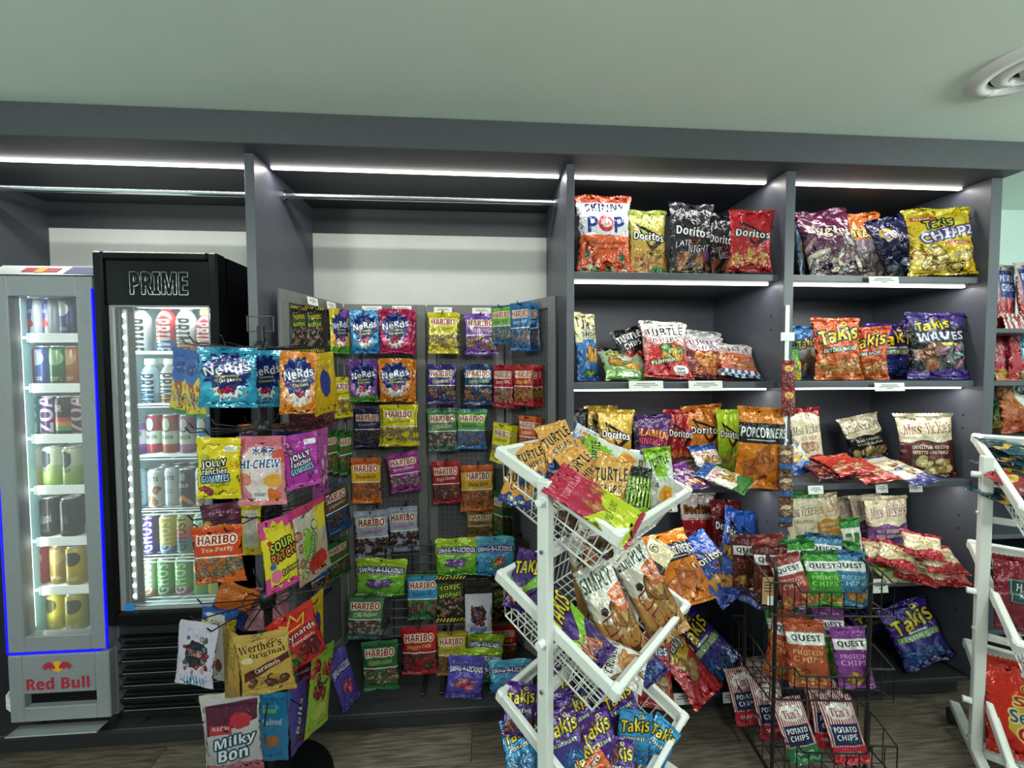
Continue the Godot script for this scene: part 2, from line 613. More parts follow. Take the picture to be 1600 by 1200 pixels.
# one bag in a unit box (x -0.5..0.5, y 0..1, z -0.5..0.5): body and two crimped seals
func bag_shape(kind: String, seed_: int) -> Array:
	var noise := FastNoiseLite.new()
	noise.seed = seed_ * 7 + 3
	noise.frequency = 1.0
	noise.fractal_type = FastNoiseLite.FRACTAL_RIDGED
	noise.fractal_octaves = 2
	var soft := FastNoiseLite.new()
	soft.seed = seed_ * 11 + 5
	soft.frequency = 1.0
	var r := RandomNumberGenerator.new()
	r.seed = seed_ * 131 + kind.length()
	var ph := [r.randf() * 6.0, r.randf() * 6.0, r.randf() * 6.0, r.randf() * 6.0]
	var low: float = {"chip": 0.045, "peg": 0.06, "pouch": 0.025, "brick": 0.05}[kind]
	var high: float = {"chip": 0.955, "peg": 0.9, "pouch": 0.87, "brick": 0.95}[kind]
	var narrow: float = {"chip": 0.13, "peg": 0.05, "pouch": 0.05, "brick": 0.04}[kind]
	var crush: float = {"chip": 0.3, "peg": 0.34, "pouch": 0.26, "brick": 0.3}[kind]
	var sag: float = r.randf_range(-0.12, 0.12)
	var lean := r.randf_range(-0.02, 0.02)
	var full := func(vv: float) -> float:
		match kind:
			"pouch": return pow(maxf(0.0, sin(PI * pow(1.0 - vv, 2.2))), 0.6)
			"peg": return pow(maxf(0.0, sin(PI * pow(vv, 0.8))), 0.55)
			_: return pow(maxf(0.0, sin(PI * vv)), 0.6)
	var nx := 24
	var ny := 30
	var place := func(i: int, j: int, side: float) -> Vector3:
		var s := 2.0 * i / nx - 1.0
		var vv := float(j) / ny
		var y := lerpf(low, high, vv)
		var t: float = full.call(vv)
		var w := 1.0 - narrow * t + 0.012 * soft.get_noise_2d(vv * 5.0, 3.0 * signf(s)) * t
		var x := 0.5 * s * w + lean * sin(PI * y)
		var edge := pow(maxf(0.0, 1.0 - pow(absf(s), 2.6)), 0.5)
		var z := 0.5 * t * edge
		var near_seal := exp(-vv / 0.13) + exp(-(1.0 - vv) / 0.13)
		var pleat := sin(7.0 * s + ph[0]) + 0.8 * sin(13.0 * s + ph[1]) + 0.6 * sin(21.0 * s + ph[2] * side)
		z += 0.1 * pleat * near_seal * edge * minf(1.0, vv * (1.0 - vv) * 22.0)
		z -= crush * (noise.get_noise_3d(x * 1.7 + y * 0.8 + 3.0 * side, y * 1.5 - x * 0.7, seed_) * 0.5 + 0.5) * edge * (0.35 + 0.65 * t)
		z += 0.16 * soft.get_noise_3d(x * 3.0, y * 3.0, 9.0 * side) * t * edge
		return Vector3(x, y, z * side + sag * (y - 0.5) * (y - 0.5) * 4.0 * 0.5)
	var out := []
	mb()
	st.set_smooth_group(0)
	for side: float in [1.0, -1.0]:
		for i in nx:
			for j in ny:
				var c := [[i, j], [i + 1, j], [i + 1, j + 1], [i, j], [i + 1, j + 1], [i, j + 1]]
				var order := [0, 2, 1, 3, 5, 4] if side > 0 else [0, 1, 2, 3, 4, 5]
				for k in order:
					var e = c[k]
					st.set_uv(Vector2(float(e[0]) / nx, 1.0 - lerpf(low, high, float(e[1]) / ny)))
					st.add_vertex(place.call(e[0], e[1], side))
	st.generate_normals()
	st.index()
	out.append(st.commit())
	for top: bool in [true, false]:
		mb()
		st.set_smooth_group(0)
		var j := ny if top else 0
		var n := 36
		var edge_y := 1.0 if top else 0.0
		var from := high if top else low
		var curl := r.randf_range(-0.12, 0.12)
		for i in n:
			var row := []
			for q in [i, i + 1]:
				var s: float = 2.0 * q / n - 1.0
				var root: Vector3 = place.call(0, j, 1.0)
				var base := Vector3(0.5 * s + lean * sin(PI * from), from, root.z)
				var tip := Vector3(0.5 * s, edge_y + (0.006 if q % 2 else -0.006), root.z + curl * (1.0 - s * s) + 0.09 * sin(5.0 * s + ph[3]))
				if kind == "pouch" and top:
					var corner := maxf(0.0, absf(s) - 0.86) / 0.14
					tip.y -= 0.05 * corner * corner
				row.append([base, tip, float(q) / n])
			var mid0: Vector3 = (row[0][0] + row[0][1]) / 2.0 + Vector3(0, 0, 0.012)
			var mid1: Vector3 = (row[1][0] + row[1][1]) / 2.0 + Vector3(0, 0, 0.012)
			for f in [[row[0][0], row[1][0], mid1, mid0], [mid0, mid1, row[1][1], row[0][1]]]:
				for k in [0, 2, 1, 0, 3, 2]:
					var p: Vector3 = f[k]
					if (p.y > f[0].y) != top and false:
						pass
					st.set_uv(Vector2(clampf(p.x + 0.5, 0, 1), clampf(1.0 - p.y, 0, 1)))
					st.add_vertex(p)
		st.generate_normals()
		st.index()
		out.append(st.commit())
	return out

func make_shapes() -> void:
	for kind in ["chip", "peg", "pouch", "brick"]:
		bag_shapes[kind] = []
		for i in 5:
			bag_shapes[kind].append(bag_shape(kind, i + 1))
	# a drink can of unit size: radius 0.5, height 1
	for slim in [false, true]:
		var k := 0.86 if slim else 0.82
		can_shapes[["can", slim]] = [
			lathe([Vector2(0.38, 0.0), Vector2(0.44, 0.015), Vector2(0.5, 0.06), Vector2(0.5, 0.3), Vector2(0.5, 0.6), Vector2(0.5, 0.9), Vector2(0.46, 0.945), Vector2(k * 0.5, 0.97)], 24),
			lathe([Vector2(k * 0.5, 0.965), Vector2(k * 0.5 + 0.02, 0.985), Vector2(k * 0.5, 1.0), Vector2(k * 0.5 - 0.03, 0.985), Vector2(k * 0.5 - 0.05, 0.968), Vector2(0.0, 0.972)], 24)]
	can_shapes["tab"] = lathe([Vector2(0.0, 0.99), Vector2(0.13, 0.992), Vector2(0.15, 0.985), Vector2(0.13, 0.978)], 12)
	can_shapes["bottle"] = [
		lathe([Vector2(0.36, 0.0), Vector2(0.44, 0.01), Vector2(0.48, 0.05), Vector2(0.46, 0.12), Vector2(0.49, 0.2), Vector2(0.49, 0.6), Vector2(0.46, 0.68), Vector2(0.38, 0.76), Vector2(0.27, 0.83), Vector2(0.24, 0.86)], 24),
		lathe([Vector2(0.27, 0.855), Vector2(0.3, 0.87), Vector2(0.3, 0.98), Vector2(0.27, 1.0), Vector2(0.0, 1.0)], 20)]

var bag_protos := {}

# at: middle of the bag's bottom edge; size: width, height, thickness; yaw, lean back, roll (clockwise) in degrees
func bag(art: String, kind: String, at: Vector3, size: Vector3, turn: Vector3, label: String, group := "") -> void:
	var h := absi(hash(label))
	var made: Array = bag_shapes[kind][h % 5]
	var called: String = {"chip": "chip_bag", "peg": "candy_bag", "pouch": "candy_pouch", "brick": "snack_bag"}[kind]
	var basis := Basis(Vector3.UP, deg_to_rad(turn.x)) * Basis(Vector3.RIGHT, deg_to_rad(-turn.y)) * Basis(Vector3.BACK, deg_to_rad(-turn.z))
	var key := "%s %s %d" % [art, kind, h % 5]
	var o: Node3D
	if bag_protos.has(key):
		o = bag_protos[key].duplicate()
		o.name = numbered(called)
		o.remove_meta("group")
		add_child(o)
		o.transform = Transform3D(basis, at)
		tag(o, label, "bag" if kind != "pouch" else "pouch", group)
	else:
		o = thing(called, label, "bag" if kind != "pouch" else "pouch", at, basis, group)
		bag_protos[key] = o
		var mat: Material = art_mats[art]
		part("body", made[0], mat, o)
		part("top_seal", made[1], mat, o)
		part("bottom_seal", made[2], mat, o)
	for c in o.get_children():
		c.scale = size

var can_protos := {}

func can(art: String, at: Vector3, r: float, h: float, slim: bool, turn: float, label: String, group := "") -> void:
	var key := "%s %s" % [art, slim]
	var o: Node3D
	if can_protos.has(key):
		o = can_protos[key].duplicate()
		o.name = numbered("drink_can")
		add_child(o)
		o.transform = Transform3D(Basis(Vector3.UP, turn), at)
		tag(o, label, "can", group)
	else:
		o = thing("drink_can", label, "can", at, Basis(Vector3.UP, turn), group)
		can_protos[key] = o
		part("body", can_shapes[["can", slim]][0], art_mats[art], o)
		part("lid", can_shapes[["can", slim]][1], M.alu, o)
		part("pull_tab", can_shapes["tab"], M.alu, o)
	for c in o.get_children():
		c.scale = Vector3(r * 2.0, h, r * 2.0)

func bottle(art: String, at: Vector3, r: float, h: float, cap: Color, label: String) -> void:
	var o := thing("drink_bottle", label, "bottle", at)
	var b := part("body", can_shapes["bottle"][0], art_mats[art], o)
	var c := part("cap", can_shapes["bottle"][1], plain(cap, 0.35), o)
	b.scale = Vector3(r * 2.0, h, r * 2.0)
	c.scale = b.scale

# a price card with printed lines
func price_card(at: Vector3, w: float, h: float, yaw: float, label: String, mat := "paper") -> void:
	var o := thing("price_card", label, "label", at, Basis(Vector3.UP, deg_to_rad(yaw)) * Basis(Vector3.RIGHT, deg_to_rad(-8)))
	mb()
	box(Vector3.ZERO, Vector3(w, h, 0.0012), 0.0003)
	built("card", M[mat], o)
	mb()
	for i in 3:
		var ww: float = w * [0.55, 0.7, 0.2][i]
		box(Vector3(0, h * (0.22 - 0.2 * i), 0.0008), Vector3(ww, h * 0.07, 0.0004))
	built("print", M.ink, o)

# lettering cut out of a font, laid flat on a thing
func lettering(s: String, size: float, depth: float, mat: Material, parent: Node, at: Vector3, called := "lettering", face := 0) -> MeshInstance3D:
	var t := TextMesh.new()
	var f := SystemFont.new()
	f.font_names = ["Droid Sans" if face == 0 else "Droid Serif"]
	f.font_weight = 700
	t.font = f
	t.text = s
	t.font_size = 64
	t.pixel_size = size / 46.0
	t.depth = depth
	t.curve_step = 1.0
	var o := part(called, t, mat, parent)
	o.position = at
	return o


# ------------------------------------------------------------------ light
func area(at: Vector3, size: Vector2, dir: Vector3, energy: float, c := Color(1, 0.985, 0.96)) -> void:
	var l := AreaLight3D.new()
	l.name = numbered("strip_lamp")
	l.area_size = size
	l.light_energy = energy
	l.light_color = c
	l.shadow_enabled = true
	l.area_range = 8.0
	add_child(l)
	var up := Vector3.UP if absf(dir.y) < 0.9 else Vector3.BACK
	l.transform = Transform3D(Basis.looking_at(dir, up), at)

func room_lamps() -> void:
	# opal globes hang in the shop behind the camera
	var i := 0
	for p: Vector3 in [Vector3(-1.7, 2.14, 2.2), Vector3(0.5, 2.14, 2.4), Vector3(2.7, 2.14, 1.5)]:
		var o := thing("pendant_lamp", "opal globe lamp on a black cord, %s over the shop floor" % ["first", "second", "third"][i], "lamp", p)
		i += 1
		var g := SphereMesh.new()
		g.radius = 0.17
		g.height = 0.34
		part("globe", g, glow(Color(0.97, 1.0, 0.98), 3.0), o)
		mb()
		bar([Vector3(0, 0.16, 0), Vector3(0, 0.3, 0)], 0.006)
		built("cord", M.black, o)
		var l := OmniLight3D.new()
		l.name = "bulb_light"
		l.light_energy = 1.5
		l.light_color = Color(0.97, 1.0, 0.98)
		l.light_size = 0.16
		l.omni_range = 12.0
		l.omni_attenuation = 2.0
		l.shadow_enabled = true
		o.add_child(l)


# ------------------------------------------------------------------ room
func room() -> void:
	mb()
	span(Vector3(-3.3, -0.12, -0.7), Vector3(3.9, -0.012, 4.3))
	var fl := struct("floor", M.plank2)
	var k := 0
	for row in 9:
		var z0 := -0.06 + row * 0.152
		var x := -2.5 - fposmod(row * 0.47, 1.2)
		while x < 2.9:
			var a := maxf(x, -2.5)
			var b := minf(x + 1.22, 2.9)
			mb()
			span(Vector3(a + 0.001, -0.012, z0 + 0.001), Vector3(b - 0.001, 0.0, z0 + 0.151), 0.0015)
			built("plank", M["plank%d" % ((k * 7 + row * 3) % 4)], fl)
			k += 1
			x += 1.22
	mb()
	span(Vector3(-3.3, -0.012, 1.308), Vector3(3.9, 0.0, 4.3))
	span(Vector3(2.9, -0.012, -0.6), Vector3(3.9, 0.0, 1.308))
	span(Vector3(-3.3, -0.012, -0.6), Vector3(-2.5, 0.0, 1.308))
	built("far_boards", M.plank1, fl)
	mb()
	span(Vector3(-3.3, 2.44, -0.7), Vector3(3.9, 2.54, 4.3))
	struct("ceiling", M.ceiling)
	for w in [["wall_back", Vector3(-3.3, 0, -0.7), Vector3(3.9, 2.44, -0.58)], ["wall_front", Vector3(-3.3, 0, 4.2), Vector3(3.9, 2.44, 4.3)], ["wall_left", Vector3(-3.3, 0, -0.58), Vector3(-3.2, 2.44, 4.2)], ["wall_right", Vector3(3.8, 0, -0.58), Vector3(3.9, 2.44, 4.2)]]:
		mb()
		span(w[1], w[2])
		struct(w[0], M.shop_wall if w[0] == "wall_front" else M.wall)
	# round ceiling vent: rings stepped upwards into a dark throat
	var v := thing("ceiling_vent", "round white stepped ceiling vent near the end of the shelving", "vent", Vector3(1.69, 2.44, 0.44))
	part("outer_ring", lathe([Vector2(0.095, 0.0), Vector2(0.1, -0.018), Vector2(0.125, -0.016), Vector2(0.148, 0.0)], 40), M.white_plastic, v)
	part("inner_cone", lathe([Vector2(0.05, 0.0), Vector2(0.055, -0.024), Vector2(0.085, -0.01), Vector2(0.09, 0.0)], 40), M.white_plastic, v)
	part("throat", lathe([Vector2(0.0, -0.001), Vector2(0.098, -0.001)], 40), M.hole, v)
	part("core", lathe([Vector2(0.0, -0.028), Vector2(0.028, -0.024), Vector2(0.034, 0.0)], 32), M.white_plastic, v)


# ------------------------------------------------------------------ shelving
func led(parent: Node3D, x0: float, x1: float, y: float, z: float, energy: float) -> void:
	mb()
	span(Vector3(x0 + 0.012, y - 0.009, z - 0.008), Vector3(x1 - 0.012, y, z + 0.008), 0.002)
	built("led_strip", M.led, parent)
	area(Vector3((x0 + x1) / 2.0, y - 0.0105, z), Vector2(x1 - x0 - 0.024, 0.014), Vector3.DOWN, energy * (x1 - x0))

func pins(parent: Node3D, x: float, side: float) -> void:
	mb()
	for y: float in [0.34, 0.40, 0.78, 0.84, 1.24, 1.30, 1.68, 1.74, 2.12, 2.18]:
		for z: float in [-0.07, -0.43]:
			box(Vector3(x + side * 0.0008, y, z), Vector3(0.0016, 0.007, 0.007), 0.0005)
	var o := built("shelf_pin_hole", M.hole, parent)
	o.set_meta("kind", "stuff")

func shelving() -> void:
	mb()
	span(Vector3(-2.6, 2.325, -0.57), Vector3(2.225, 2.438, 0.065), 0.002)
	tag(built("header_fascia", M.fascia, self), "long charcoal header board running along the top of all the shelving", "header")
	mb()
	span(Vector3(-2.6, 0.0, -0.5), Vector3(2.2, 0.104, -0.08))
	var pl := thing("plinth", "long dark plinth with a projecting base board under the coolers and shelves", "plinth")
	built("kick_board", M.plinth, pl)
	mb()
	span(Vector3(-2.6, 0.105, -0.57), Vector3(2.216, 0.126, -0.012), 0.002)
	built("base_board", M.plinth, pl)
	# cooler alcove and peg board alcove: panel, pale back board, dark cleat, chrome rail
	var bays := [["cooler alcove with a pale back board behind the two drink coolers", -2.081, -0.89, "cooler_alcove"], ["tall alcove with pale back board and chrome rail above the peg board", -0.855, 0.328, "display_alcove"]]
	for b in bays:
		var o := thing(b[3], b[0], "shelving")
		var x0: float = b[1]
		var x1: float = b[2]
		mb()
		span(Vector3(x0 - 0.035, 0.127, -0.503), Vector3(x0, 2.324, 0.0), 0.0015)
		built("side_panel", M.laminate, o)
		mb()
		span(Vector3(x0, 0.127, -0.52), Vector3(x1, 2.2, -0.504))
		built("back_board", M.board, o)
		mb()
		span(Vector3(x0, 2.2, -0.52), Vector3(x1, 2.324, -0.5), 0.001)
		built("cleat", M.laminate_dark, o)
		mb()
		bar([Vector3(x0 + 0.012, 2.255, -0.2), Vector3(x1 - 0.012, 2.255, -0.2)], 0.0125, 16)
		built("chrome_rail", M.chrome, o)
		for x: float in [x0, x1]:
			mb()
			var s: float = 1.0 if x == x0 else -1.0
			bar([Vector3(x, 2.255, -0.2), Vector3(x + 0.012 * s, 2.255, -0.2)], 0.02, 14)
			built("rail_cup", M.chrome, o)
		led(o, x0, x1, 2.324, -0.1, 0.30)
	var ends := [["charcoal shelf bay of five compartments between peg board and end bay", 0.36, 1.241, 0.328], ["charcoal shelf bay of five compartments at the far end of the unit", 1.283, 2.165, 2.165]]
	for i in 2:
		var e = ends[i]
		var o := thing("shelf_bay", e[0], "shelving")
		var x0: float = e[1]
		var x1: float = e[2]
		var panels := [[0.3285, 0.36], [1.241, 1.283]] if i == 0 else [[2.165, 2.216]]
		for p in panels:
			mb()
			span(Vector3(p[0], 0.127, -0.503), Vector3(p[1], 2.324, 0.0), 0.0015)
			built("side_panel", M.laminate, o)
		mb()
		span(Vector3(x0 - 0.01, 0.127, -0.53), Vector3(x1 + 0.01, 2.324, -0.5035))
		built("back_panel", M.laminate, o)
		for k in range(1, 5):
			mb()
			span(Vector3(x0 + 0.0005, RISE[k] - 0.028, -0.503), Vector3(x1 - 0.0005, RISE[k], -0.03), 0.0015)
			built("shelf", M.laminate, o)
			if k > 1:
				led(o, x0 + 0.004, x1 - 0.004, RISE[k] - 0.0285, -0.075, 0.2 if k > 2 else 0.13)
		led(o, x0 + 0.004, x1 - 0.004, 2.324, -0.1, 0.2)
		pins(o, x0, 1.0)
		pins(o, x1, -1.0)
	# low display run past the end panel
	var d := thing("side_display", "open run of boards holding bags against the mint wall past the end panel", "shelving")
	for y: float in [0.3, 0.75, 1.19, 1.452, 1.69]:
		mb()
		span(Vector3(2.218, y - 0.02, -0.575), Vector3(3.1, y, -0.05), 0.0015)
		built("shelf", M.laminate, d)
	mb()
	span(Vector3(2.218, 0.0, -0.57), Vector3(3.1, 1.17, -0.55))
	built("back_panel", M.laminate, d)
	mb()
	span(Vector3(3.1, 0.0, -0.57), Vector3(3.14, 1.75, -0.05), 0.0015)
	built("side_panel", M.laminate, d)


# ------------------------------------------------------------------ coolers
func frame_of(x0: float, x1: float, y0: float, y1: float, z0: float, z1: float, w: float, top: float, low: float, bevel: float) -> void:
	span(Vector3(x0, y0, z0), Vector3(x0 + w, y1, z1), bevel)
	span(Vector3(x1 - w, y0, z0), Vector3(x1, y1, z1), bevel)
	span(Vector3(x0 + w, y1 - top, z0), Vector3(x1 - w, y1, z1), bevel)
	span(Vector3(x0 + w, y0, z0), Vector3(x1 - w, y0 + low, z1), bevel)

func shell(x0: float, x1: float, y0: float, y1: float, z0: float, z1: float, t: float) -> void:
	span(Vector3(x0, y0, z0), Vector3(x0 + t, y1, z1))
	span(Vector3(x1 - t, y0, z0), Vector3(x1, y1, z1))
	span(Vector3(x0 + t, y1 - t, z0), Vector3(x1 - t, y1, z1))
	span(Vector3(x0 + t, y0, z0), Vector3(x1 - t, y0 + t, z1))
	span(Vector3(x0 + t, y0 + t, z0), Vector3(x1 - t, y1 - t, z0 + t))

func bulls(o: Node3D, at: Vector3, s: float) -> void:
	mb()
	bar([], 0.01)
	for k in 28:
		tri(at, at + Vector3.RIGHT.rotated(Vector3.BACK, TAU * k / 28.0) * s * 0.42, at + Vector3.RIGHT.rotated(Vector3.BACK, TAU * (k + 1) / 28.0) * s * 0.42, Vector3.BACK)
	built("emblem_disc", M.gold_ink, o)
	var bull := [Vector2(0.12, -0.1), Vector2(0.2, 0.12), Vector2(0.34, 0.3), Vector2(0.56, 0.36), Vector2(0.82, 0.28), Vector2(1.0, 0.05), Vector2(1.12, -0.2), Vector2(0.98, -0.06), Vector2(0.86, -0.02), Vector2(0.9, -0.3), Vector2(0.76, -0.16), Vector2(0.6, -0.06), Vector2(0.46, -0.28), Vector2(0.4, -0.1), Vector2(0.26, -0.2)]
	for m: float in [-1.0, 1.0]:
		mb()
		var p := PackedVector2Array(bull)
		var ids := Geometry2D.triangulate_polygon(p)
		for k in range(0, ids.size(), 3):
			var c := []
			for q in 3:
				var v := p[ids[k + q]]
				c.append(at + Vector3(v.x * s * m, v.y * s, 0.0008))
			tri(c[0], c[1], c[2], Vector3.BACK)
		built("emblem_bull", M.red_ink, o)

func coolers() -> void:
	# slim silver cooler with a blue lit door
	var o := thing("slim_cooler", "slim silver glass-door drink cooler with blue light edging and two red bulls", "cooler", Vector3(-1.79, 0.126, 0.0))
	var w := 0.355
	mb()
	shell(0, w, 0.32, 1.74, -0.46, -0.045, 0.028)
	built("cabinet", M.silver, o)
	mb()
	span(Vector3(0.0, 0.045, -0.46), Vector3(w, 0.318, -0.03), 0.004)
	built("base", M.silver, o)
	mb()
	shell(0.03, w - 0.03, 0.35, 1.71, -0.43, -0.05, 0.006)
	built("liner", M.inner, o)
	# lower front: frame round a recessed slot, sloping lip
	mb()
	frame_of(0.0, w, 0.06, 0.318, -0.03, 0.0, 0.05, 0.15, 0.055, 0.003)
	built("front_panel", M.silver, o)
	mb()
	span(Vector3(0.05, 0.115, -0.03), Vector3(w - 0.05, 0.168, -0.026))
	for k in 6:
		span(Vector3(0.055, 0.118 + k * 0.008, -0.026), Vector3(w - 0.055, 0.121 + k * 0.008, -0.02))
	built("grille", M.black, o)
	mb()
	strip(Vector3(0.03, 0.045, 0.022), Vector3(w - 0.01, 0.045, 0.022), 0.005, 0.05, Vector3.UP, 0.001)
	built("kick_lip", M.alu, o)
	for x: float in [0.04, w - 0.04]:
		for z: float in [-0.06, -0.42]:
			mb()
			bar([Vector3(x, 0.0, z), Vector3(x, 0.045, z)], 0.018, 12)
			built("foot", M.rubber, o)
	bulls(o, Vector3(w / 2.0 - 0.004, 0.272, 0.0012), 0.05)
	var t := lettering("Red Bull", 0.042, 0.0012, M.red_ink, o, Vector3(w / 2.0 - 0.004, 0.205, 0.001))
	# door
	mb()
	frame_of(0.004, w - 0.004, 0.33, 1.735, -0.042, 0.0, 0.058, 0.075, 0.06, 0.003)
	var door := built("door", M.silver, o)
	mb()
	span(Vector3(0.062, 0.39, -0.026), Vector3(w - 0.062, 1.66, -0.02))
	built("pane", M.glass, door)
	mb()
	span(Vector3(0.001, 0.33, -0.004), Vector3(0.006, 1.69, 0.0025))
	span(Vector3(w - 0.006, 0.33, -0.004), Vector3(w - 0.001, 1.69, 0.0025))
	span(Vector3(0.0, 0.321, -0.02), Vector3(w - 0.03, 0.329, -0.002))
	built("blue_led_edge", M.blue_led, door)
	for x: float in [0.0, w]:
		area(Vector3(-1.79 + x, 0.126 + 1.0, 0.006), Vector2(0.004, 1.3), Vector3(0, 0, 1), 0.006, Color(0.1, 0.1, 1.0))
	# top sign wedge
	mb()
	quad(Vector3(0, 1.738, 0.0), Vector3(w, 1.738, 0.0), Vector3(w, 1.782, -0.05), Vector3(0, 1.782, -0.05), Vector3(0, 1, 1))
	quad(Vector3(0, 1.782, -0.05), Vector3(w, 1.782, -0.05), Vector3(w, 1.782, -0.45), Vector3(0, 1.782, -0.45), Vector3.UP)
	quad(Vector3(0, 1.738, -0.45), Vector3(w, 1.738, -0.45), Vector3(w, 1.782, -0.45), Vector3(0, 1.782, -0.45), Vector3.FORWARD)
	for x: float in [0.0, w]:
		quad(Vector3(x, 1.738, 0.0), Vector3(x, 1.738, -0.45), Vector3(x, 1.782, -0.45), Vector3(x, 1.782, -0.05), Vector3(x - 0.1, 0, 0))
	var sign_ := built("top_sign", M.white_plastic, o)
	mb()
	var tilt := Basis(Vector3.RIGHT, -0.85)
	box(Vector3(w - 0.055, 1.761, -0.0245), Vector3(0.1, 0.05, 0.002), 0.0, tilt)
	built("navy_panel", M.navy_ink, sign_)
	var em := Node3D.new()
	em.name = "emblem"
	for k in 2:
		mb()
		box(Vector3(0.16 + (k * 2 - 1) * 0.035, 1.761, -0.0235), Vector3(0.05, 0.028, 0.002), 0.0, tilt)
		built("emblem_bull", M.red_ink, sign_)
	mb()
	box(Vector3(0.16, 1.761, -0.0232), Vector3(0.03, 0.036, 0.002), 0.0, tilt)
	built("emblem_disc", M.gold_ink, sign_)
	em.free()
	for y: float in SLIM:
		mb()
		span(Vector3(0.04, y - 0.138, -0.42), Vector3(w - 0.04, y - 0.126, -0.06), 0.002)
		var sh := built("shelf", M.white_plastic, o)
		mb()
		span(Vector3(0.06, y - 0.15, -0.06), Vector3(w - 0.04, y - 0.115, -0.056), 0.001)
		built("price_rail", M.white_plastic, sh)
	mb()
	span(Vector3(0.04, 0.4, -0.052), Vector3(0.05, 1.66, -0.047))
	built("led_strip", M.cool_led, o)
	area(Vector3(-1.79 + 0.075, 0.126 + 1.03, -0.055), Vector2(0.012, 1.25), Vector3(0.75, 0, -0.6), 0.11, Color(0.97, 1.0, 0.98))

	# big black cooler
	var p := thing("black_cooler", "large black glass-door drink cooler with white outlined lettering above the door glass", "cooler", Vector3(-1.41, 0.126, 0.03))
	w = 0.43
	mb()
	shell(0, w, 0.42, 1.815, -0.5, -0.06, 0.03)
	built("cabinet", M.black_gloss, p)
	mb()
	span(Vector3(0.0, 0.05, -0.5), Vector3(w, 0.418, -0.05), 0.004)
	built("base", M.rubber, p)
	mb()
	shell(0.032, w - 0.032, 0.45, 1.78, -0.46, -0.065, 0.006)
	built("liner", M.inner, p)
	for k in 7:
		mb()
		strip(Vector3(0.02, 0.075 + k * 0.048, -0.03), Vector3(w - 0.02, 0.075 + k * 0.048, -0.03), 0.036, 0.02, Vector3(0, 1, 0.5), 0.003)
		built("louver", M.black_gloss, p)
	mb()
	for k in 6:
		span(Vector3(0.03, 0.09 + k * 0.048, -0.021), Vector3(w - 0.05, 0.0915 + k * 0.048, -0.0195))
	built("louver_edge", M.silver, p)
	mb()
	frame_of(0.0, w, 0.43, 1.82, -0.055, 0.0, 0.034, 0.03, 0.05, 0.006)
	var dr := built("door", M.black_gloss, p)
	dr.set_meta("label", "black door with white outlined lettering")
	mb()
	span(Vector3(0.034, 1.63, -0.04), Vector3(w - 0.034, 1.79, -0.012), 0.001)
	built("sign_panel", M.black_gloss, dr)
	mb()
	frame_of(0.034, w - 0.034, 0.48, 1.63, -0.03, -0.02, 0.014, 0.008, 0.008, 0.001)
	built("glass_trim", M.silver, dr)
	mb()
	span(Vector3(0.036, 0.482, -0.028), Vector3(w - 0.036, 1.628, -0.022))
	built("pane", M.glass, dr)
	# outlined lettering: white letters with black letters proud of them
	for k in 9:
		var back := k < 8
		var a := TAU * k / 8.0
		var e := lettering("PRIME", 0.062, 0.0008, M.white_ink if back else M.black_gloss, dr, Vector3(w / 2.0 + 0.003, 1.706, -0.0115 if back else -0.0106) + (Vector3(cos(a), sin(a), 0) * 0.0023 if back else Vector3.ZERO))
		e.scale = Vector3(0.78, 1.28, 1)
		if not back:
			e.scale = Vector3(0.78, 1.28, 1.2)
	mb()
	bar([Vector3(w - 0.012, 0.9, 0.004), Vector3(w - 0.012, 0.9, 0.03), Vector3(w - 0.012, 1.3, 0.03), Vector3(w - 0.012, 1.3, 0.004)], 0.008, 8)
	built("handle", M.black_gloss, dr)
	mb()
	span(Vector3(0.05, 0.47, -0.0185), Vector3(0.085, 0.51, -0.018))
	built("energy_sticker", M.blue_ink, dr)
	for x: float in [0.05, w - 0.05]:
		for z: float in [-0.08, -0.44]:
			mb()
			bar([Vector3(x, 0.0, z), Vector3(x, 0.05, z)], 0.02, 12)
			built("foot", M.rubber, p)
	for y: float in TALL:
		mb()
		for k in 14:
			var z := -0.44 + k * 0.0275
			bar([Vector3(0.04, y - 0.1295, z), Vector3(w - 0.04, y - 0.1295, z)], 0.0022, 5)
		for x: float in [0.04, 0.2, w - 0.04]:
			bar([Vector3(x, y - 0.1335, -0.44), Vector3(x, y - 0.1335, -0.07)], 0.003, 5)
		bar([Vector3(0.04, y - 0.138, -0.07), Vector3(w - 0.04, y - 0.138, -0.07)], 0.003, 5)
		built("wire_shelf", M.white_plastic, p)
	mb()
	span(Vector3(0.034, 0.482, -0.07), Vector3(0.082, 1.628, -0.0645))
	built("led_backing", M.black, p)
	mb()
	span(Vector3(0.05, 0.5, -0.064), Vector3(0.062, 1.62, -0.058))
	built("led_channel", M.white_plastic, p)
	mb()
	for k in 27:
		span(Vector3(0.051, 0.51 + k * 0.0415, -0.058), Vector3(0.061, 0.522 + k * 0.0415, -0.054))
	built("led_lamp", M.cool_led, p)
	area(Vector3(-1.412 + 0.068, 0.126 + 1.06, -0.045), Vector2(0.012, 1.12), Vector3(0.8, 0, -0.5), 0.15, Color(0.88, 1.0, 1.0))
	area(Vector3(-1.412 + w / 2.0, 0.126 + 1.62, -0.08), Vector2(0.3, 0.02), Vector3(0, -1, -0.35), 0.09, Color(0.88, 1.0, 1.0))
	mb()
	span(Vector3(0.07, 1.632, -0.12), Vector3(w - 0.07, 1.642, -0.075))
	built("top_lamp", M.cool_led, p)
	# loose cable by the slim cooler
	mb()
	var pts := []
	for k in 40:
		var a := k * 0.42
		pts.append(Vector3(-1.845 + 0.045 * cos(a), 0.145 + 0.05 * absf(sin(a * 0.5)) + k * 0.0012, -0.1 + 0.04 * sin(a)))
	bar(pts, 0.006, 6)
	tag(built("power_cable", M.cable, self), "coiled pale power cable on the plinth beside the slim silver cooler", "cable")


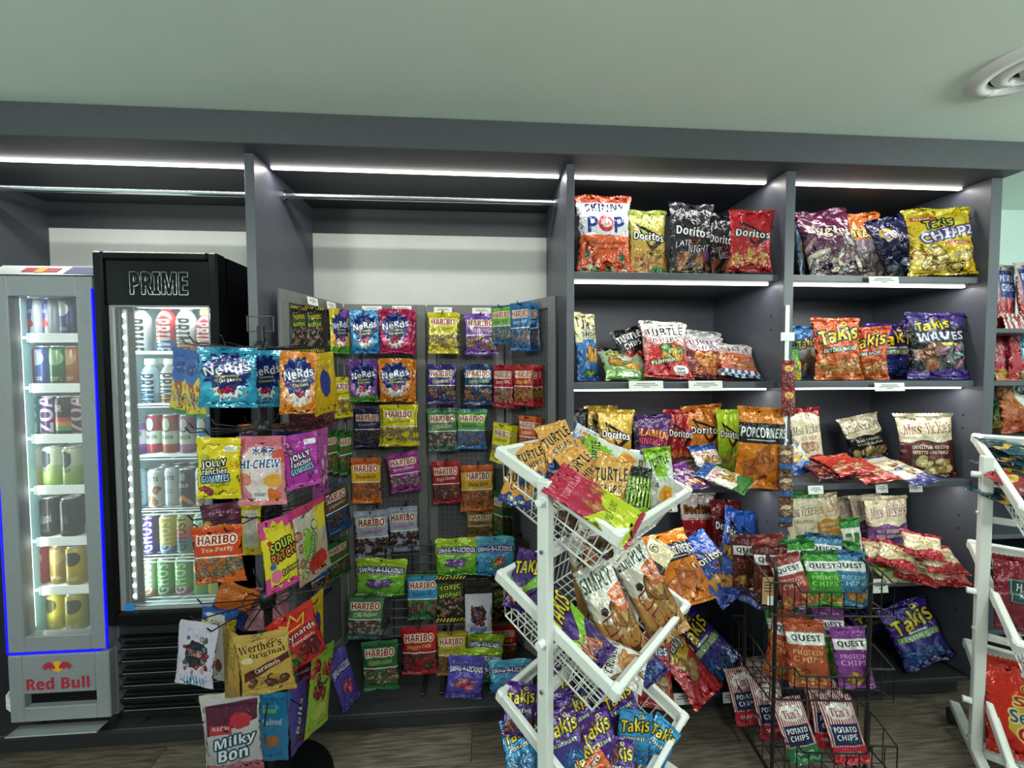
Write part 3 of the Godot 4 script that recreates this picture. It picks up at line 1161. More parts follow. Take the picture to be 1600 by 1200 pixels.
# ------------------------------------------------------------------ folding peg board
var SLIM := [0.476, 0.667, 0.86, 1.062, 1.26, 1.455, 1.646]
var TALL := [0.607, 0.779, 0.967, 1.183, 1.385, 1.59]

func peg_display() -> void:
	var o := thing("peg_display", "grey folding perforated peg board with two angled wings and two centre panels", "display")
	var corners := [Vector3(-0.812, 0, -0.075), Vector3(-0.695, 0, -0.455), Vector3(-0.292, 0, -0.462), Vector3(0.105, 0, -0.455), Vector3(0.315, 0, -0.17)]
	for i in 4:
		var a: Vector3 = corners[i]
		var b: Vector3 = corners[i + 1]
		var wide := a.distance_to(b) - 0.008
		var x := (b - a).normalized()
		var turn := Basis(x, Vector3.UP, x.cross(Vector3.UP))
		var n := Node3D.new()
		n.name = "panel"
		o.add_child(n, true)
		n.transform = Transform3D(turn, (a + b) / 2.0 + Vector3(0, 0.13, 0))
		var h := 1.71
		mb()
		frame_of(-wide / 2.0, wide / 2.0, 0, h, -0.016, 0.0, 0.045, 0.05, 0.05, 0.002)
		built("frame", M.peg_frame, n)
		mb()
		span(Vector3(-wide / 2.0 + 0.045, 0.05, -0.014), Vector3(wide / 2.0 - 0.045, h - 0.05, -0.007))
		built("perforated_sheet", M.peg_panel, n)
		mb()
		var cols := int((wide - 0.13) / 0.0254)
		for r in 62:
			for c in cols + 1:
				var p := Vector3((c - cols / 2.0) * 0.0254, 0.075 + r * 0.0254, -0.0066)
				for q in 6:
					st.set_smooth_group(-1)
					tri(p, p + Vector3(cos(TAU * q / 6.0), sin(TAU * q / 6.0), 0) * 0.0035, p + Vector3(cos(TAU * (q + 1) / 6.0), sin(TAU * (q + 1) / 6.0), 0) * 0.0035, Vector3.BACK)
		var ho := built("peg_hole", M.hole, n)
		ho.set_meta("kind", "stuff")
	# freestanding black grid with two feet in front of the lower panels
	var g := thing("wire_grid", "black wire grid panel on two short feet under the lower candy bags", "rack", Vector3(-0.25, 0.127, -0.24))
	mb()
	for k in 12:
		bar([Vector3(-0.26, 0.12 + k * 0.042, 0), Vector3(0.26, 0.12 + k * 0.042, 0)], 0.0035, 5)
	built("cross_wire", M.black_wire, g)
	mb()
	for k in 7:
		bar([Vector3(-0.26 + k * 0.0867, 0.1, -0.004), Vector3(-0.26 + k * 0.0867, 0.6, -0.004)], 0.0035, 5)
	built("upright_wire", M.black_wire, g)
	for x: float in [-0.02, 0.06]:
		mb()
		span(Vector3(x - 0.009, 0.012, -0.012), Vector3(x + 0.009, 0.2, 0.012), 0.002)
		span(Vector3(x - 0.01, 0.0, -0.06), Vector3(x + 0.01, 0.012, 0.16), 0.002)
		built("foot", M.black_wire, g)

# a display hook: rod out of the board with an upturned tip
func hook(parent: Node3D, root: Vector3, tip: Vector3) -> void:
	mb()
	var d := (tip - root).normalized()
	bar([root, tip, tip + d * 0.008 + Vector3(0, 0.012, 0)], 0.0024, 6)
	bar([root - Vector3(0, 0.02, 0), root + Vector3(0, 0.004, 0)], 0.004, 6)
	built("hook", M.black_wire, parent)

func peg_hook(root: Vector3, tip: Vector3) -> void:
	hook(get_node("peg_display"), root, tip)


# ------------------------------------------------------------------ spinner
const POST := Vector3(-0.765, 0, 0.15)

func spinner() -> void:
	var o := thing("wire_spinner", "black rotating wire spinner with tiers of long hooks holding candy bags", "rack", POST)
	mb()
	bar([Vector3(0, 0.02, 0), Vector3(0, 1.66, 0)], 0.0125, 12)
	built("post", M.black_wire, o)
	part("base", lathe([Vector2(0.0, 0.03), Vector2(0.03, 0.03), Vector2(0.19, 0.016), Vector2(0.2, 0.0)], 32), M.black_wire, o)
	mb()
	frame_of(-0.045, 0.045, 1.645, 1.7, -0.003, 0.003, 0.004, 0.004, 0.004, 0.001)
	built("sign_holder", M.black_wire, o)
	for y: float in [1.585, 1.31, 1.02, 0.71, 0.4]:
		part("hub", lathe([Vector2(0.013, -0.03), Vector2(0.024, -0.028), Vector2(0.026, 0.0), Vector2(0.024, 0.028), Vector2(0.013, 0.03)], 16), M.black_wire, o).position = Vector3(0, y, 0)
		for k in 12:
			var a := TAU * k / 12.0 + y
			var d := Vector3(sin(a), 0, cos(a))
			var s := Vector3(d.z, 0, -d.x)
			mb()
			bar([d * 0.02 + Vector3(0, y, 0), d * 0.2 + Vector3(0, y + 0.012, 0), d * 0.212 + Vector3(0, y + 0.03, 0)], 0.0022, 5)
			built("hook", M.black_wire, o)
		mb()
		var ring := []
		for k in 24:
			ring.append(Vector3(cos(TAU * k / 24.0) * 0.075, y + 0.006, sin(TAU * k / 24.0) * 0.075))
		bar(ring, 0.002, 5, true)
		built("ring", M.black_wire, o)


# ------------------------------------------------------------------ white rack with tilted baskets
# local: x along the width, z towards the open front, the front tips down
func basket(parent: Node3D, at: Vector3, turn: Basis, w: float, d: float) -> void:
	var n := Node3D.new()
	n.name = "basket"
	parent.add_child(n, true)
	n.transform = Transform3D(turn, at)
	mb()
	for s: float in [-1.0, 1.0]:
		box(Vector3(s * (w / 2.0 - 0.009), 0, 0), Vector3(0.018, 0.036, d), 0.003)
		box(Vector3(0, 0, s * (d / 2.0 - 0.009)), Vector3(w - 0.036, 0.036, 0.018), 0.003)
		box(Vector3(s * (w / 2.0 - 0.024), -0.016, 0), Vector3(0.012, 0.004, d - 0.036), 0.001)
		box(Vector3(0, -0.016, s * (d / 2.0 - 0.024)), Vector3(w - 0.06, 0.004, 0.012), 0.001)
	for sx: float in [-1.0, 1.0]:
		for sz: float in [-1.0, 1.0]:
			box(Vector3(sx * (w / 2.0 - 0.012), 0.001, sz * (d / 2.0 - 0.012)), Vector3(0.03, 0.04, 0.03), 0.006)
	built("rim", M.white_metal, n)
	var deep := 0.15
	var iw := w / 2.0 - 0.02
	var id := d / 2.0 - 0.02
	var bw := iw - 0.03
	var bd := id - 0.03
	mb()
	var cols := 13
	for k in cols + 1:
		var t := lerpf(-1, 1, float(k) / cols)
		bar([Vector3(t * iw, -0.01, -id), Vector3(t * bw, -deep, -bd), Vector3(t * bw, -deep, bd), Vector3(t * iw, -0.01, id)], 0.0019, 5)
	for k in cols:
		var t := lerpf(-1, 1, float(k) / (cols - 1))
		bar([Vector3(-iw, -0.01, t * id), Vector3(-bw, -deep, t * bd), Vector3(bw, -deep, t * bd), Vector3(iw, -0.01, t * id)], 0.0019, 5)
	for f: float in [0.5, 0.98]:
		var x := lerpf(iw, bw, f)
		var z := lerpf(id, bd, f)
		var y := lerpf(-0.01, -deep, f)
		bar([Vector3(-x, y, -z), Vector3(x, y, -z), Vector3(x, y, z), Vector3(-x, y, z)], 0.0026, 5, true)
	built("wire_mesh", M.white_metal, n)

func post_bar(parent: Node3D, a: Vector3, b: Vector3, w: float, t: float, x: Vector3, called: String) -> void:
	mb()
	strip(a, b, w, t, x, 0.003)
	built(called, M.white_metal, parent)

func rack(label: String, mid: Vector3, heading: float, w: float, d: float, tops: Array, post_top: float) -> void:
	# heading turns the rack; mid is the point on the floor midway between the posts
	var o := thing("basket_rack", label, "rack", mid, Basis(Vector3.UP, heading))
	var tilt := Basis(Vector3.RIGHT, 0.364)
	for y: float in tops:
		basket(o, Vector3(0, y, 0), tilt, w, d)
	for s: float in [-1.0, 1.0]:
		var x := s * (w / 2.0 + 0.015)
		post_bar(o, Vector3(x, 0.06, 0), Vector3(x, post_top, 0), 0.03, 0.038, Vector3.RIGHT, "upright")
		post_bar(o, Vector3(x, 0.075, -0.25), Vector3(x, 0.075, 0.25), 0.03, 0.03, Vector3.RIGHT, "foot_bar")
		for z: float in [-0.235, 0.235]:
			mb()
			bar([Vector3(x - 0.011, 0.03, z), Vector3(x + 0.011, 0.03, z)], 0.03, 16)
			built("caster", M.rubber, o)
			mb()
			span(Vector3(x - 0.014, 0.03, z - 0.01), Vector3(x + 0.014, 0.062, z + 0.01), 0.002)
			built("caster_fork", M.alu, o)
		for y: float in tops:
			mb()
			bar([Vector3(x + s * 0.012, y - 0.02, 0.004), Vector3(x + s * 0.034, y - 0.02, 0.004)], 0.011, 10)
			built("clamp_knob", M.white_plastic, o)
			mb()
			bar([Vector3(x + s * 0.012, y - 0.16, 0.002), Vector3(x + s * 0.02, y - 0.16, 0.002)], 0.006, 8)
			built("bolt", M.chrome, o)
	for y: float in tops:
		post_bar(o, Vector3(-w / 2.0, y - 0.185, -0.008), Vector3(w / 2.0, y - 0.185, -0.008), 0.022, 0.022, Vector3.UP, "cross_bar")
	post_bar(o, Vector3(-w / 2.0, 0.075, 0), Vector3(w / 2.0, 0.075, 0), 0.026, 0.026, Vector3.UP, "cross_bar")

func basket_racks() -> void:
	rack("white rack of tilted wire baskets full of chip bags before the middle shelf bay", Vector3(0.3605, 0, 0.321), 0.7537, 0.505, 0.45, [0.393, 0.782, 1.175], 1.21)
	rack("white rack of tilted wire baskets cut off by the frame before the mint wall", Vector3(2.06, 0, 0.444), -0.70, 0.552, 0.5, [0.28, 0.7, 1.14], 1.19)


# ------------------------------------------------------------------ black wire rack
func wire_basket(parent: Node3D, y: float, w: float, d: float, back: float, front: float, z0: float) -> void:
	mb()
	var c := [Vector3(-w / 2.0, y, z0), Vector3(w / 2.0, y, z0), Vector3(w / 2.0, y, z0 + d), Vector3(-w / 2.0, y, z0 + d)]
	bar(c, 0.003, 6, true)
	var dip := w * 0.3
	bar([c[0] + Vector3(0, back, 0), c[1] + Vector3(0, back, 0), Vector3(w / 2.0, y + back, z0 + d * 0.7), Vector3(w / 2.0, y + front + 0.03, z0 + d), Vector3(dip, y + front + 0.03, z0 + d), Vector3(dip - 0.02, y + front, z0 + d), Vector3(-dip + 0.02, y + front, z0 + d), Vector3(-dip, y + front + 0.03, z0 + d), Vector3(-w / 2.0, y + front + 0.03, z0 + d), Vector3(-w / 2.0, y + back, z0 + d * 0.7)], 0.003, 6, true)
	for k in 11:
		var x := lerpf(-w / 2.0, w / 2.0, k / 10.0)
		var f := front if absf(x) < dip - 0.01 else front + 0.03
		bar([Vector3(x, y + back, z0), Vector3(x, y, z0), Vector3(x, y, z0 + d), Vector3(x, y + f, z0 + d)], 0.0018, 5)
	for k in 6:
		var z := lerpf(z0, z0 + d, k / 5.0)
		var b := back if k < 4 else lerpf(back, front + 0.03, (k - 3.5) / 1.5)
		bar([Vector3(-w / 2.0, y + b, z), Vector3(-w / 2.0, y, z), Vector3(w / 2.0, y, z), Vector3(w / 2.0, y + b, z)], 0.0018, 5)
	built("basket", M.black_wire, parent)

func wire_rack() -> void:
	var o := thing("wire_rack", "three-tier black wire rack of protein chip and striped bags before the end bay", "rack", Vector3(1.21, 0, 0.17), Basis(Vector3.UP, -0.1))
	for s: float in [-1.0, 1.0]:
		var x := s * 0.165
		mb()
		var path := [Vector3(x, 0.03, -0.09)]
		for k in 9:
			var a := PI - PI * 0.5 * k / 8.0
			path.append(Vector3(x, 0.785 + 0.04 * sin(a), -0.05 + 0.04 * cos(a)))
		for k in 9:
			var a := PI * 0.5 - PI * 0.5 * k / 8.0
			path.append(Vector3(x, 0.78 + 0.04 * sin(a), 0.06 + 0.04 * cos(a)))
		path.append(Vector3(x, 0.03, 0.1))
		bar(path, 0.0065, 8)
		built("side_frame", M.black_wire, o)
		mb()
		bar([Vector3(x, 0.03, 0.3), Vector3(x, 0.03, -0.16), Vector3(x, 0.05, -0.185), Vector3(x, 0.05, -0.2)], 0.0065, 8)
		built("foot_bar", M.black_wire, o)
	wire_basket(o, 0.655, 0.42, 0.24, 0.14, 0.085, -0.1)
	wire_basket(o, 0.36, 0.42, 0.25, 0.14, 0.085, -0.1)
	wire_basket(o, 0.105, 0.42, 0.27, 0.14, 0.085, -0.1)
	var t := thing("shelf_tag", "small kraft tag with a white sticker clipped to the black wire rack", "tag", Vector3(1.015, 0.715, 0.245), Basis(Vector3.UP, -0.1))
	mb()
	box(Vector3.ZERO, Vector3(0.045, 0.1, 0.0015), 0.0004)
	built("card", M.kraft, t)
	mb()
	box(Vector3(0.008, -0.035, 0.0014), Vector3(0.026, 0.034, 0.001))
	built("sticker", M.paper, t)
	mb()
	for k in 4:
		box(Vector3(-0.002, 0.032 - k * 0.011, 0.001), Vector3(0.03 - 0.004 * (k % 2), 0.004, 0.0006))
	built("print", M.ink, t)


# a white plastic clip strip hanging on the partition
func clip_strip() -> void:
	var o := thing("clip_strip", "white plastic clip strip hanging on the partition between two shelf bays", "strip", Vector3(1.25, 1.645, 0.012))
	mb()
	box(Vector3(0, -0.32, 0), Vector3(0.018, 0.9, 0.002), 0.0008)
	built("strap", M.white_plastic, o)
	mb()
	box(Vector3(0, 0.0, 0.003), Vector3(0.06, 0.035, 0.003), 0.001)
	built("clip", M.white_plastic, o)
	for k in 6:
		mb()
		box(Vector3(0, -0.1 - k * 0.11, 0.006), Vector3(0.014, 0.01, 0.012), 0.002)
		built("hook", M.white_plastic, o)


# ------------------------------------------------------------------ goods, placed in metres
func place_all() -> void:
	bag("skinny", "chip", Vector3(0.533, 1.914, -0.16), Vector3(0.264, 0.376, 0.079), Vector3(0, 6, 0), "white and orange popcorn bag on the top shelf beside the peg board alcove")
	bag("lime", "chip", Vector3(0.743, 1.914, -0.18), Vector3(0.192, 0.324, 0.058), Vector3(0, 6, 0), "green and orange tortilla chip bag on the top shelf beside the white popcorn bag")
	bag("late", "chip", Vector3(0.919, 1.919, -0.15), Vector3(0.211, 0.342, 0.067), Vector3(0, 6, 3), "black tortilla chip bag on the top shelf, nearer of two alike")
	bag("late", "chip", Vector3(1.103, 1.92, -0.23), Vector3(0.166, 0.331, 0.055), Vector3(-8, 6, 4), "black tortilla chip bag on the top shelf, half behind its twin")
	bag("dred", "chip", Vector3(1.12, 1.92, -0.045), Vector3(0.187, 0.271, 0.06), Vector3(-10, 6, 4), "bright red tortilla chip bag on the top shelf at the end of its row")
	bag("cone_sea", "chip", Vector3(0.461, 1.462, -0.16), Vector3(0.159, 0.303, 0.08), Vector3(38, 6, 0), "cream and blue corn snack bag standing turned at the start of the second shelf")
	bag("cone_corn", "chip", Vector3(0.638, 1.462, -0.12), Vector3(0.223, 0.235, 0.067), Vector3(0, 50, 0), "white and yellow corn snack bag slumped low beside the black snack bag")
	bag("cone_black", "chip", Vector3(0.728, 1.483, -0.22), Vector3(0.157, 0.239, 0.059), Vector3(0, 16, -14), "black and red layered corn snack bag behind the white-topped red snack bag")
	bag("cone_red", "chip", Vector3(0.803, 1.47, -0.1), Vector3(0.228, 0.282, 0.073), Vector3(0, 24, 4), "white-topped red layered corn snack bag leaning back in the middle of the second shelf")
	bag("cone_pale", "chip", Vector3(1.069, 1.471, -0.26), Vector3(0.181, 0.243, 0.059), Vector3(0, 20, 6), "plain white-backed corn snack bag behind the purple and orange snack bag")
	bag("cone_mala", "chip", Vector3(0.993, 1.472, -0.11), Vector3(0.204, 0.227, 0.066), Vector3(0, 30, 6), "purple and orange layered corn snack bag leaning back beside the red snack bag")
	bag("cone_caramel", "chip", Vector3(1.116, 1.474, -0.07), Vector3(0.181, 0.188, 0.06), Vector3(0, 38, 8), "blue-checked caramel corn snack bag leaning back at the end of the second shelf")
	bag("smallblack", "chip", Vector3(0.465, 1.018, -0.3), Vector3(0.085, 0.303, 0.026), Vector3(0, 6, 0), "small black chip bag behind the gold foil bag on the third shelf")
	bag("dgold", "chip", Vector3(0.574, 1.018, -0.32), Vector3(0.17, 0.316, 0.051), Vector3(0, 6, 0), "gold foil tortilla chip bag hindmost of two on the third shelf")
	bag("dgold", "chip", Vector3(0.613, 1.021, -0.24), Vector3(0.188, 0.302, 0.058), Vector3(0, 6, 2), "gold foil tortilla chip bag foremost of two on the third shelf")
	bag("dpurple", "chip", Vector3(0.803, 1.018, -0.26), Vector3(0.208, 0.276, 0.062), Vector3(0, 6, 0), "purple tortilla chip bag with orange lettering between the gold bag and the red bag")
	bag("dchili", "chip", Vector3(0.954, 1.018, -0.28), Vector3(0.159, 0.297, 0.048), Vector3(0, 6, 0), "dark red chili tortilla chip bag beside the purple bag on the third shelf")
	bag("dorange", "chip", Vector3(1.089, 1.025, -0.28), Vector3(0.21, 0.312, 0.068), Vector3(0, 6, -4), "burnt orange tortilla chip bag at the back of the third shelf")
	bag("dlime", "chip", Vector3(1.17, 1.018, -0.22), Vector3(0.129, 0.301, 0.039), Vector3(0, 6, 0), "lime green tortilla chip bag peeking out beside the tall orange bag")
	bag("popcorner", "chip", Vector3(1.136, 1.013, 0.01), Vector3(0.229, 0.341, 0.069), Vector3(0, 0, 4), "orange popped corn chip bag standing tall at the front of the third shelf")
	bag("ruffle", "chip", Vector3(1.05, 1.025, -0.16), Vector3(0.147, 0.153, 0.048), Vector3(0, 35, -6), "blue white and green ridged chip bag propped below the orange chip bag")
	bag("ruffle", "chip", Vector3(1.043, 1.046, 0.096), Vector3(0.16, 0.19, 0.035), Vector3(0, 72, -42), "blue white and green ridged chip bag lying flat at the front shelf edge")
	bag("smallblack", "chip", Vector3(0.991, 1.035, -0.124), Vector3(0.13, 0.17, 0.029), Vector3(0, 72, -20), "small black chip bag lying behind the small purple bag")
	bag("smallpurple", "chip", Vector3(0.856, 1.035, 0.073), Vector3(0.13, 0.17, 0.029), Vector3(0, 66, -16), "small purple tortilla chip bag lying near the front edge of the third shelf")
	bag("collide", "chip", Vector3(1.066, 0.574, -0.3), Vector3(0.196, 0.32, 0.059), Vector3(0, 6, 0), "white and red double-flavour tortilla chip bag at the back of the fourth shelf")
	bag("dheat", "chip", Vector3(1.136, 0.578, -0.185), Vector3(0.156, 0.31, 0.05), Vector3(0, 10, 3), "maroon sweet chili tortilla chip bag leaning against the white and red bag")
	bag("dblue", "chip", Vector3(1.187, 0.576, -0.095), Vector3(0.102, 0.292, 0.033), Vector3(0, 6, -2), "bright blue tortilla chip bag standing behind the protein chips")
	bag("dblue", "chip", Vector3(1.102, 0.602, -0.12), Vector3(0.118, 0.274, 0.055), Vector3(0, 20, 20), "bright blue tortilla chip bag tipped over at the back by the partition")
	bag("popcorner", "chip", Vector3(0.832, 0.604, 0.122), Vector3(0.24, 0.3, 0.053), Vector3(0, 52, -12), "orange popped corn chip bag lying at the front of the fourth shelf")
	bag("dblue", "chip", Vector3(1.006, 0.618, 0.104), Vector3(0.22, 0.27, 0.048), Vector3(0, 52, -28), "bright blue tortilla chip bag lying beside the fallen orange bag")
	bag("dblue", "chip", Vector3(1.116, 0.609, 0.083), Vector3(0.22, 0.26, 0.048), Vector3(0, 78, -50), "bright blue tortilla chip bag lying lowest under its twin")
	bag("cream", "chip", Vector3(0.644, 0.696, 0.06), Vector3(0.12, 0.16, 0.026), Vector3(0, 48, 42), "small cream and black snack bag propped on the fallen orange bag")
	bag("cream", "chip", Vector3(0.695, 0.596, 0.005), Vector3(0.12, 0.16, 0.026), Vector3(0, 70, 40), "small cream and black snack bag lying beneath its twin on the fourth shelf")
	bag("takis_blue", "chip", Vector3(1.066, 0.181, -0.029), Vector3(0.22, 0.28, 0.048), Vector3(0, 48, -34), "purple and blue rolled tortilla chip bag tilted on the base board of the middle bay")
	bag("wavy", "chip", Vector3(0.911, 0.166, 0.063), Vector3(0.17, 0.28, 0.037), Vector3(0, 46, -28), "red wavy chip bag slanting to the front of the base board")
	bag("fritos", "chip", Vector3(0.672, 0.153, 0.08), Vector3(0.18, 0.26, 0.04), Vector3(0, 40, 12), "red and tan corn chip bag on the base board behind the white rack")
	bag("foilblue", "chip", Vector3(1.492, 1.914, -0.2), Vector3(0.094, 0.267, 0.047), Vector3(40, 6, 0), "crumpled blue and silver foil snack bag squeezed against the partition on the top shelf")
	bag("bugle_plum", "chip", Vector3(1.637, 1.934, -0.16), Vector3(0.289, 0.341, 0.097), Vector3(0, 12, -8), "plum foil corn snack bag sagging on the top shelf of the end bay")
	bag("bugle_orange", "chip", Vector3(1.839, 1.927, -0.22), Vector3(0.242, 0.336, 0.08), Vector3(0, 6, -6), "orange and silver snack bag behind the plum bag on the top shelf")
	bag("bugle_navy", "chip", Vector3(2.003, 1.945, -0.17), Vector3(0.231, 0.311, 0.085), Vector3(0, 14, -14), "navy foil corn snack bag slumped beside the orange and silver bag")
	bag("foilblue", "chip", Vector3(2.055, 1.932, -0.1), Vector3(0.208, 0.219, 0.07), Vector3(0, 40, -10), "crumpled blue and silver foil snack bag low before the yellow bag")
	bag("chippz", "chip", Vector3(2.008, 1.919, -0.04), Vector3(0.31, 0.301, 0.095), Vector3(-4, 6, -2), "bright yellow chip bag at the end of the top shelf")
	bag("greensnack", "chip", Vector3(1.404, 1.462, -0.12), Vector3(0.08, 0.15, 0.038), Vector3(20, 6, 0), "green and yellow snack bag in the corner behind the hanging clip strip")
	bag("crunch", "chip", Vector3(1.528, 1.462, -0.2), Vector3(0.135, 0.254, 0.041), Vector3(10, 6, 0), "blue snack bag with yellow jagged lettering behind the orange bag on the second shelf")
	bag("takis_orange", "chip", Vector3(1.593, 1.462, -0.1), Vector3(0.241, 0.282, 0.072), Vector3(0, 6, 0), "orange rolled tortilla chip bag facing forward on the second shelf")
	bag("takis_orange", "chip", Vector3(1.727, 1.462, -0.1), Vector3(0.145, 0.241, 0.058), Vector3(-50, 6, 0), "orange rolled tortilla chip bag turned sideways behind its twin")
	bag("takis_blue", "chip", Vector3(1.968, 1.462, -0.2), Vector3(0.274, 0.269, 0.082), Vector3(0, 6, 0), "purple and blue rolled tortilla chip bag between the orange and the black wavy bags")
	bag("waves", "chip", Vector3(2.078, 1.462, -0.185), Vector3(0.13, 0.283, 0.039), Vector3(0, 6, 0), "purple and black wavy chip bag hindmost of two at the row end")
	bag("waves", "chip", Vector3(2.017, 1.464, -0.05), Vector3(0.279, 0.3, 0.085), Vector3(-4, 6, 1), "purple and black wavy chip bag foremost of two at the row end")
	bag("mv_cream", "chip", Vector3(1.59, 1.022, -0.25), Vector3(0.175, 0.299, 0.056), Vector3(0, 6, -3), "red and cream kettle chip bag beside the clip strip on the third shelf")
	bag("mv_black", "chip", Vector3(1.972, 1.039, -0.3), Vector3(0.235, 0.238, 0.079), Vector3(0, 12, -10), "black and cream kettle chip bag in the middle of the third shelf")
	bag("mv_red", "chip", Vector3(2.012, 1.018, -0.08), Vector3(0.279, 0.289, 0.084), Vector3(-3, 6, 0), "dark red kettle chip bag at the end of the third shelf")
	bag("lays", "chip", Vector3(1.466, 1.032, -0.13), Vector3(0.131, 0.137, 0.045), Vector3(0, 30, -12), "small blue potato chip bag leaning by the partition below the cream kettle bag")
	bag("maroonsnack", "chip", Vector3(1.498, 1.035, -0.001), Vector3(0.14, 0.16, 0.031), Vector3(-26, 74, -16), "small maroon and blue snack bag lying beside the small blue bag")
	bag("redsnack", "chip", Vector3(1.594, 1.06, 0.012), Vector3(0.17, 0.18, 0.037), Vector3(-26, 74, -22), "small red crunchy snack bag lying hindmost of two on the third shelf")
	bag("redsnack", "chip", Vector3(1.662, 1.042, 0.053), Vector3(0.17, 0.19, 0.037), Vector3(-26, 74, -26), "small red crunchy snack bag lying foremost of two on the third shelf")
	bag("mv_blue", "chip", Vector3(1.802, 1.059, 0.019), Vector3(0.14, 0.16, 0.031), Vector3(-26, 74, -30), "small cream and indigo kettle chip bag lying behind its twin on the third shelf")
	bag("mv_blue", "chip", Vector3(1.83, 1.041, 0.086), Vector3(0.14, 0.18, 0.031), Vector3(-26, 72, -34), "small cream and indigo kettle chip bag lying before the dark red kettle bag")
	bag("mv_jal", "chip", Vector3(1.586, 0.574, -0.26), Vector3(0.189, 0.325, 0.057), Vector3(0, 6, 0), "green-topped cream kettle chip bag on the fourth shelf beside the partition")
	bag("mv_gold", "chip", Vector3(1.77, 0.586, -0.3), Vector3(0.166, 0.285, 0.058), Vector3(0, 6, -8), "golden yellow kettle chip bag on the fourth shelf beside the green-topped bag")
	bag("mv_purple", "chip", Vector3(1.925, 0.58, -0.34), Vector3(0.116, 0.262, 0.04), Vector3(0, 6, -6), "purple and cream kettle chip bag hindmost of three on the fourth shelf")
	bag("mv_purple", "chip", Vector3(1.965, 0.58, -0.28), Vector3(0.179, 0.286, 0.058), Vector3(0, 6, -4), "purple and cream kettle chip bag second of three on the fourth shelf")
	bag("mv_purple", "chip", Vector3(1.98, 0.576, -0.2), Vector3(0.242, 0.307, 0.074), Vector3(0, 6, -1), "purple and cream kettle chip bag foremost of three on the fourth shelf")
	bag("garden", "chip", Vector3(1.735, 0.578, -0.14), Vector3(0.11, 0.228, 0.036), Vector3(0, 6, -4), "white and green snack bag before the golden yellow kettle bag")
	bag("mv_small", "chip", Vector3(1.771, 0.651, 0.012), Vector3(0.135, 0.14, 0.057), Vector3(-34, 60, 14), "small red and cream kettle chip bag on the pile, against the purple bag")
	bag("mv_small", "chip", Vector3(1.85, 0.712, 0.059), Vector3(0.135, 0.14, 0.057), Vector3(-34, 60, 6), "small red and cream kettle chip bag topmost on the fourth shelf pile")
	bag("mv_small", "chip", Vector3(1.804, 0.628, -0.056), Vector3(0.135, 0.14, 0.057), Vector3(-34, 60, -8), "small red and cream kettle chip bag on the near end of the pile")
	bag("mv_small", "chip", Vector3(1.896, 0.67, 0.113), Vector3(0.135, 0.14, 0.057), Vector3(-34, 60, -12), "small red and cream kettle chip bag second from the top of the pile")
	bag("mv_small", "chip", Vector3(1.824, 0.599, 0.043), Vector3(0.135, 0.14, 0.057), Vector3(-34, 60, 10), "small red and cream kettle chip bag deep at the foot of the pile")
	bag("mv_small", "chip", Vector3(1.955, 0.602, 0.088), Vector3(0.135, 0.14, 0.057), Vector3(-34, 60, -16), "small red and cream kettle chip bag lowest, at the end of the pile")
	bag("greenflat", "chip", Vector3(1.802, 0.59, 0.021), Vector3(0.14, 0.17, 0.031), Vector3(-26, 80, -20), "small lime green chip bag lying under the small red kettle bags")
	bag("takis_blue", "chip", Vector3(2.026, 0.163, -0.05), Vector3(0.281, 0.257, 0.097), Vector3(0, 22, -13), "purple and blue rolled tortilla chip bag tilted on the base board of the end bay")
	bag("takis_blue", "chip", Vector3(2.002, 0.152, -0.27), Vector3(0.264, 0.122, 0.084), Vector3(0, 20, -10), "purple and blue rolled tortilla chip bag behind the wire rack in the end bay")
	bag("tims_red", "chip", Vector3(2.623, 1.698, -0.25), Vector3(0.113, 0.342, 0.039), Vector3(0, 6, 4), "red potato bag with blue label topmost past the end panel")
	bag("tims_red", "chip", Vector3(2.74, 1.694, -0.22), Vector3(0.182, 0.349, 0.055), Vector3(0, 6, 0), "red potato bag with blue label second on the top board past the end panel")
	bag("zesty", "chip", Vector3(2.658, 1.456, -0.18), Vector3(0.238, 0.324, 0.071), Vector3(0, 6, 0), "red-striped bag with a blue zesty label on the second board past the end panel")
	bag("rawcrimson", "chip", Vector3(2.556, 1.46, -0.2), Vector3(0.115, 0.233, 0.038), Vector3(0, 6, -4), "crimson and pink snack bag beside the zesty bag past the end panel")
	bag("dirty", "chip", Vector3(2.624, 1.203, -0.16), Vector3(0.274, 0.313, 0.087), Vector3(0, 6, -4), "orange-brown kettle chip bag with a round badge on the third board past the end panel")
	bag("greensnack", "chip", Vector3(2.751, 1.194, -0.34), Vector3(0.115, 0.143, 0.035), Vector3(0, 6, 0), "green and yellow snack bag behind the round badge bag")
	price_card(Vector3(0.663, 1.446, -0.012), 0.145, 0.037, 0, "white price card on the second shelf edge under the red snack bag")
	price_card(Vector3(0.917, 1.445, -0.012), 0.146, 0.037, 0, "white price card on the second shelf edge under the caramel snack bag")
	price_card(Vector3(1.739, 1.433, -0.012), 0.138, 0.036, 0, "white price card on the second shelf edge under the blue fiesta bag")
	price_card(Vector3(1.697, 1.886, -0.012), 0.136, 0.035, 0, "white price card on the top shelf edge of the end bay")
	price_card(Vector3(1.414, 0.993, -0.012), 0.069, 0.036, 0, "white price card on the third shelf edge near the clip strip")
	price_card(Vector3(1.718, 0.991, -0.012), 0.056, 0.036, 0, "small blue-white price card on the third shelf edge, middle one")
	price_card(Vector3(1.877, 0.99, -0.012), 0.062, 0.036, 0, "small blue-white price card on the third shelf edge under kettle chips")
	price_card(Vector3(0.847, 0.127, 0.012), 0.145, 0.046, 0, "white price card on the base board edge under the red bags")
	price_card(Vector3(0.725, 0.124, 0.012), 0.07, 0.04, 0, "white price card on the base board edge behind the white rack")
	price_card(Vector3(1.031, 0.12, 0.012), 0.062, 0.043, 0, "white price card on the base board edge behind the wire rack")
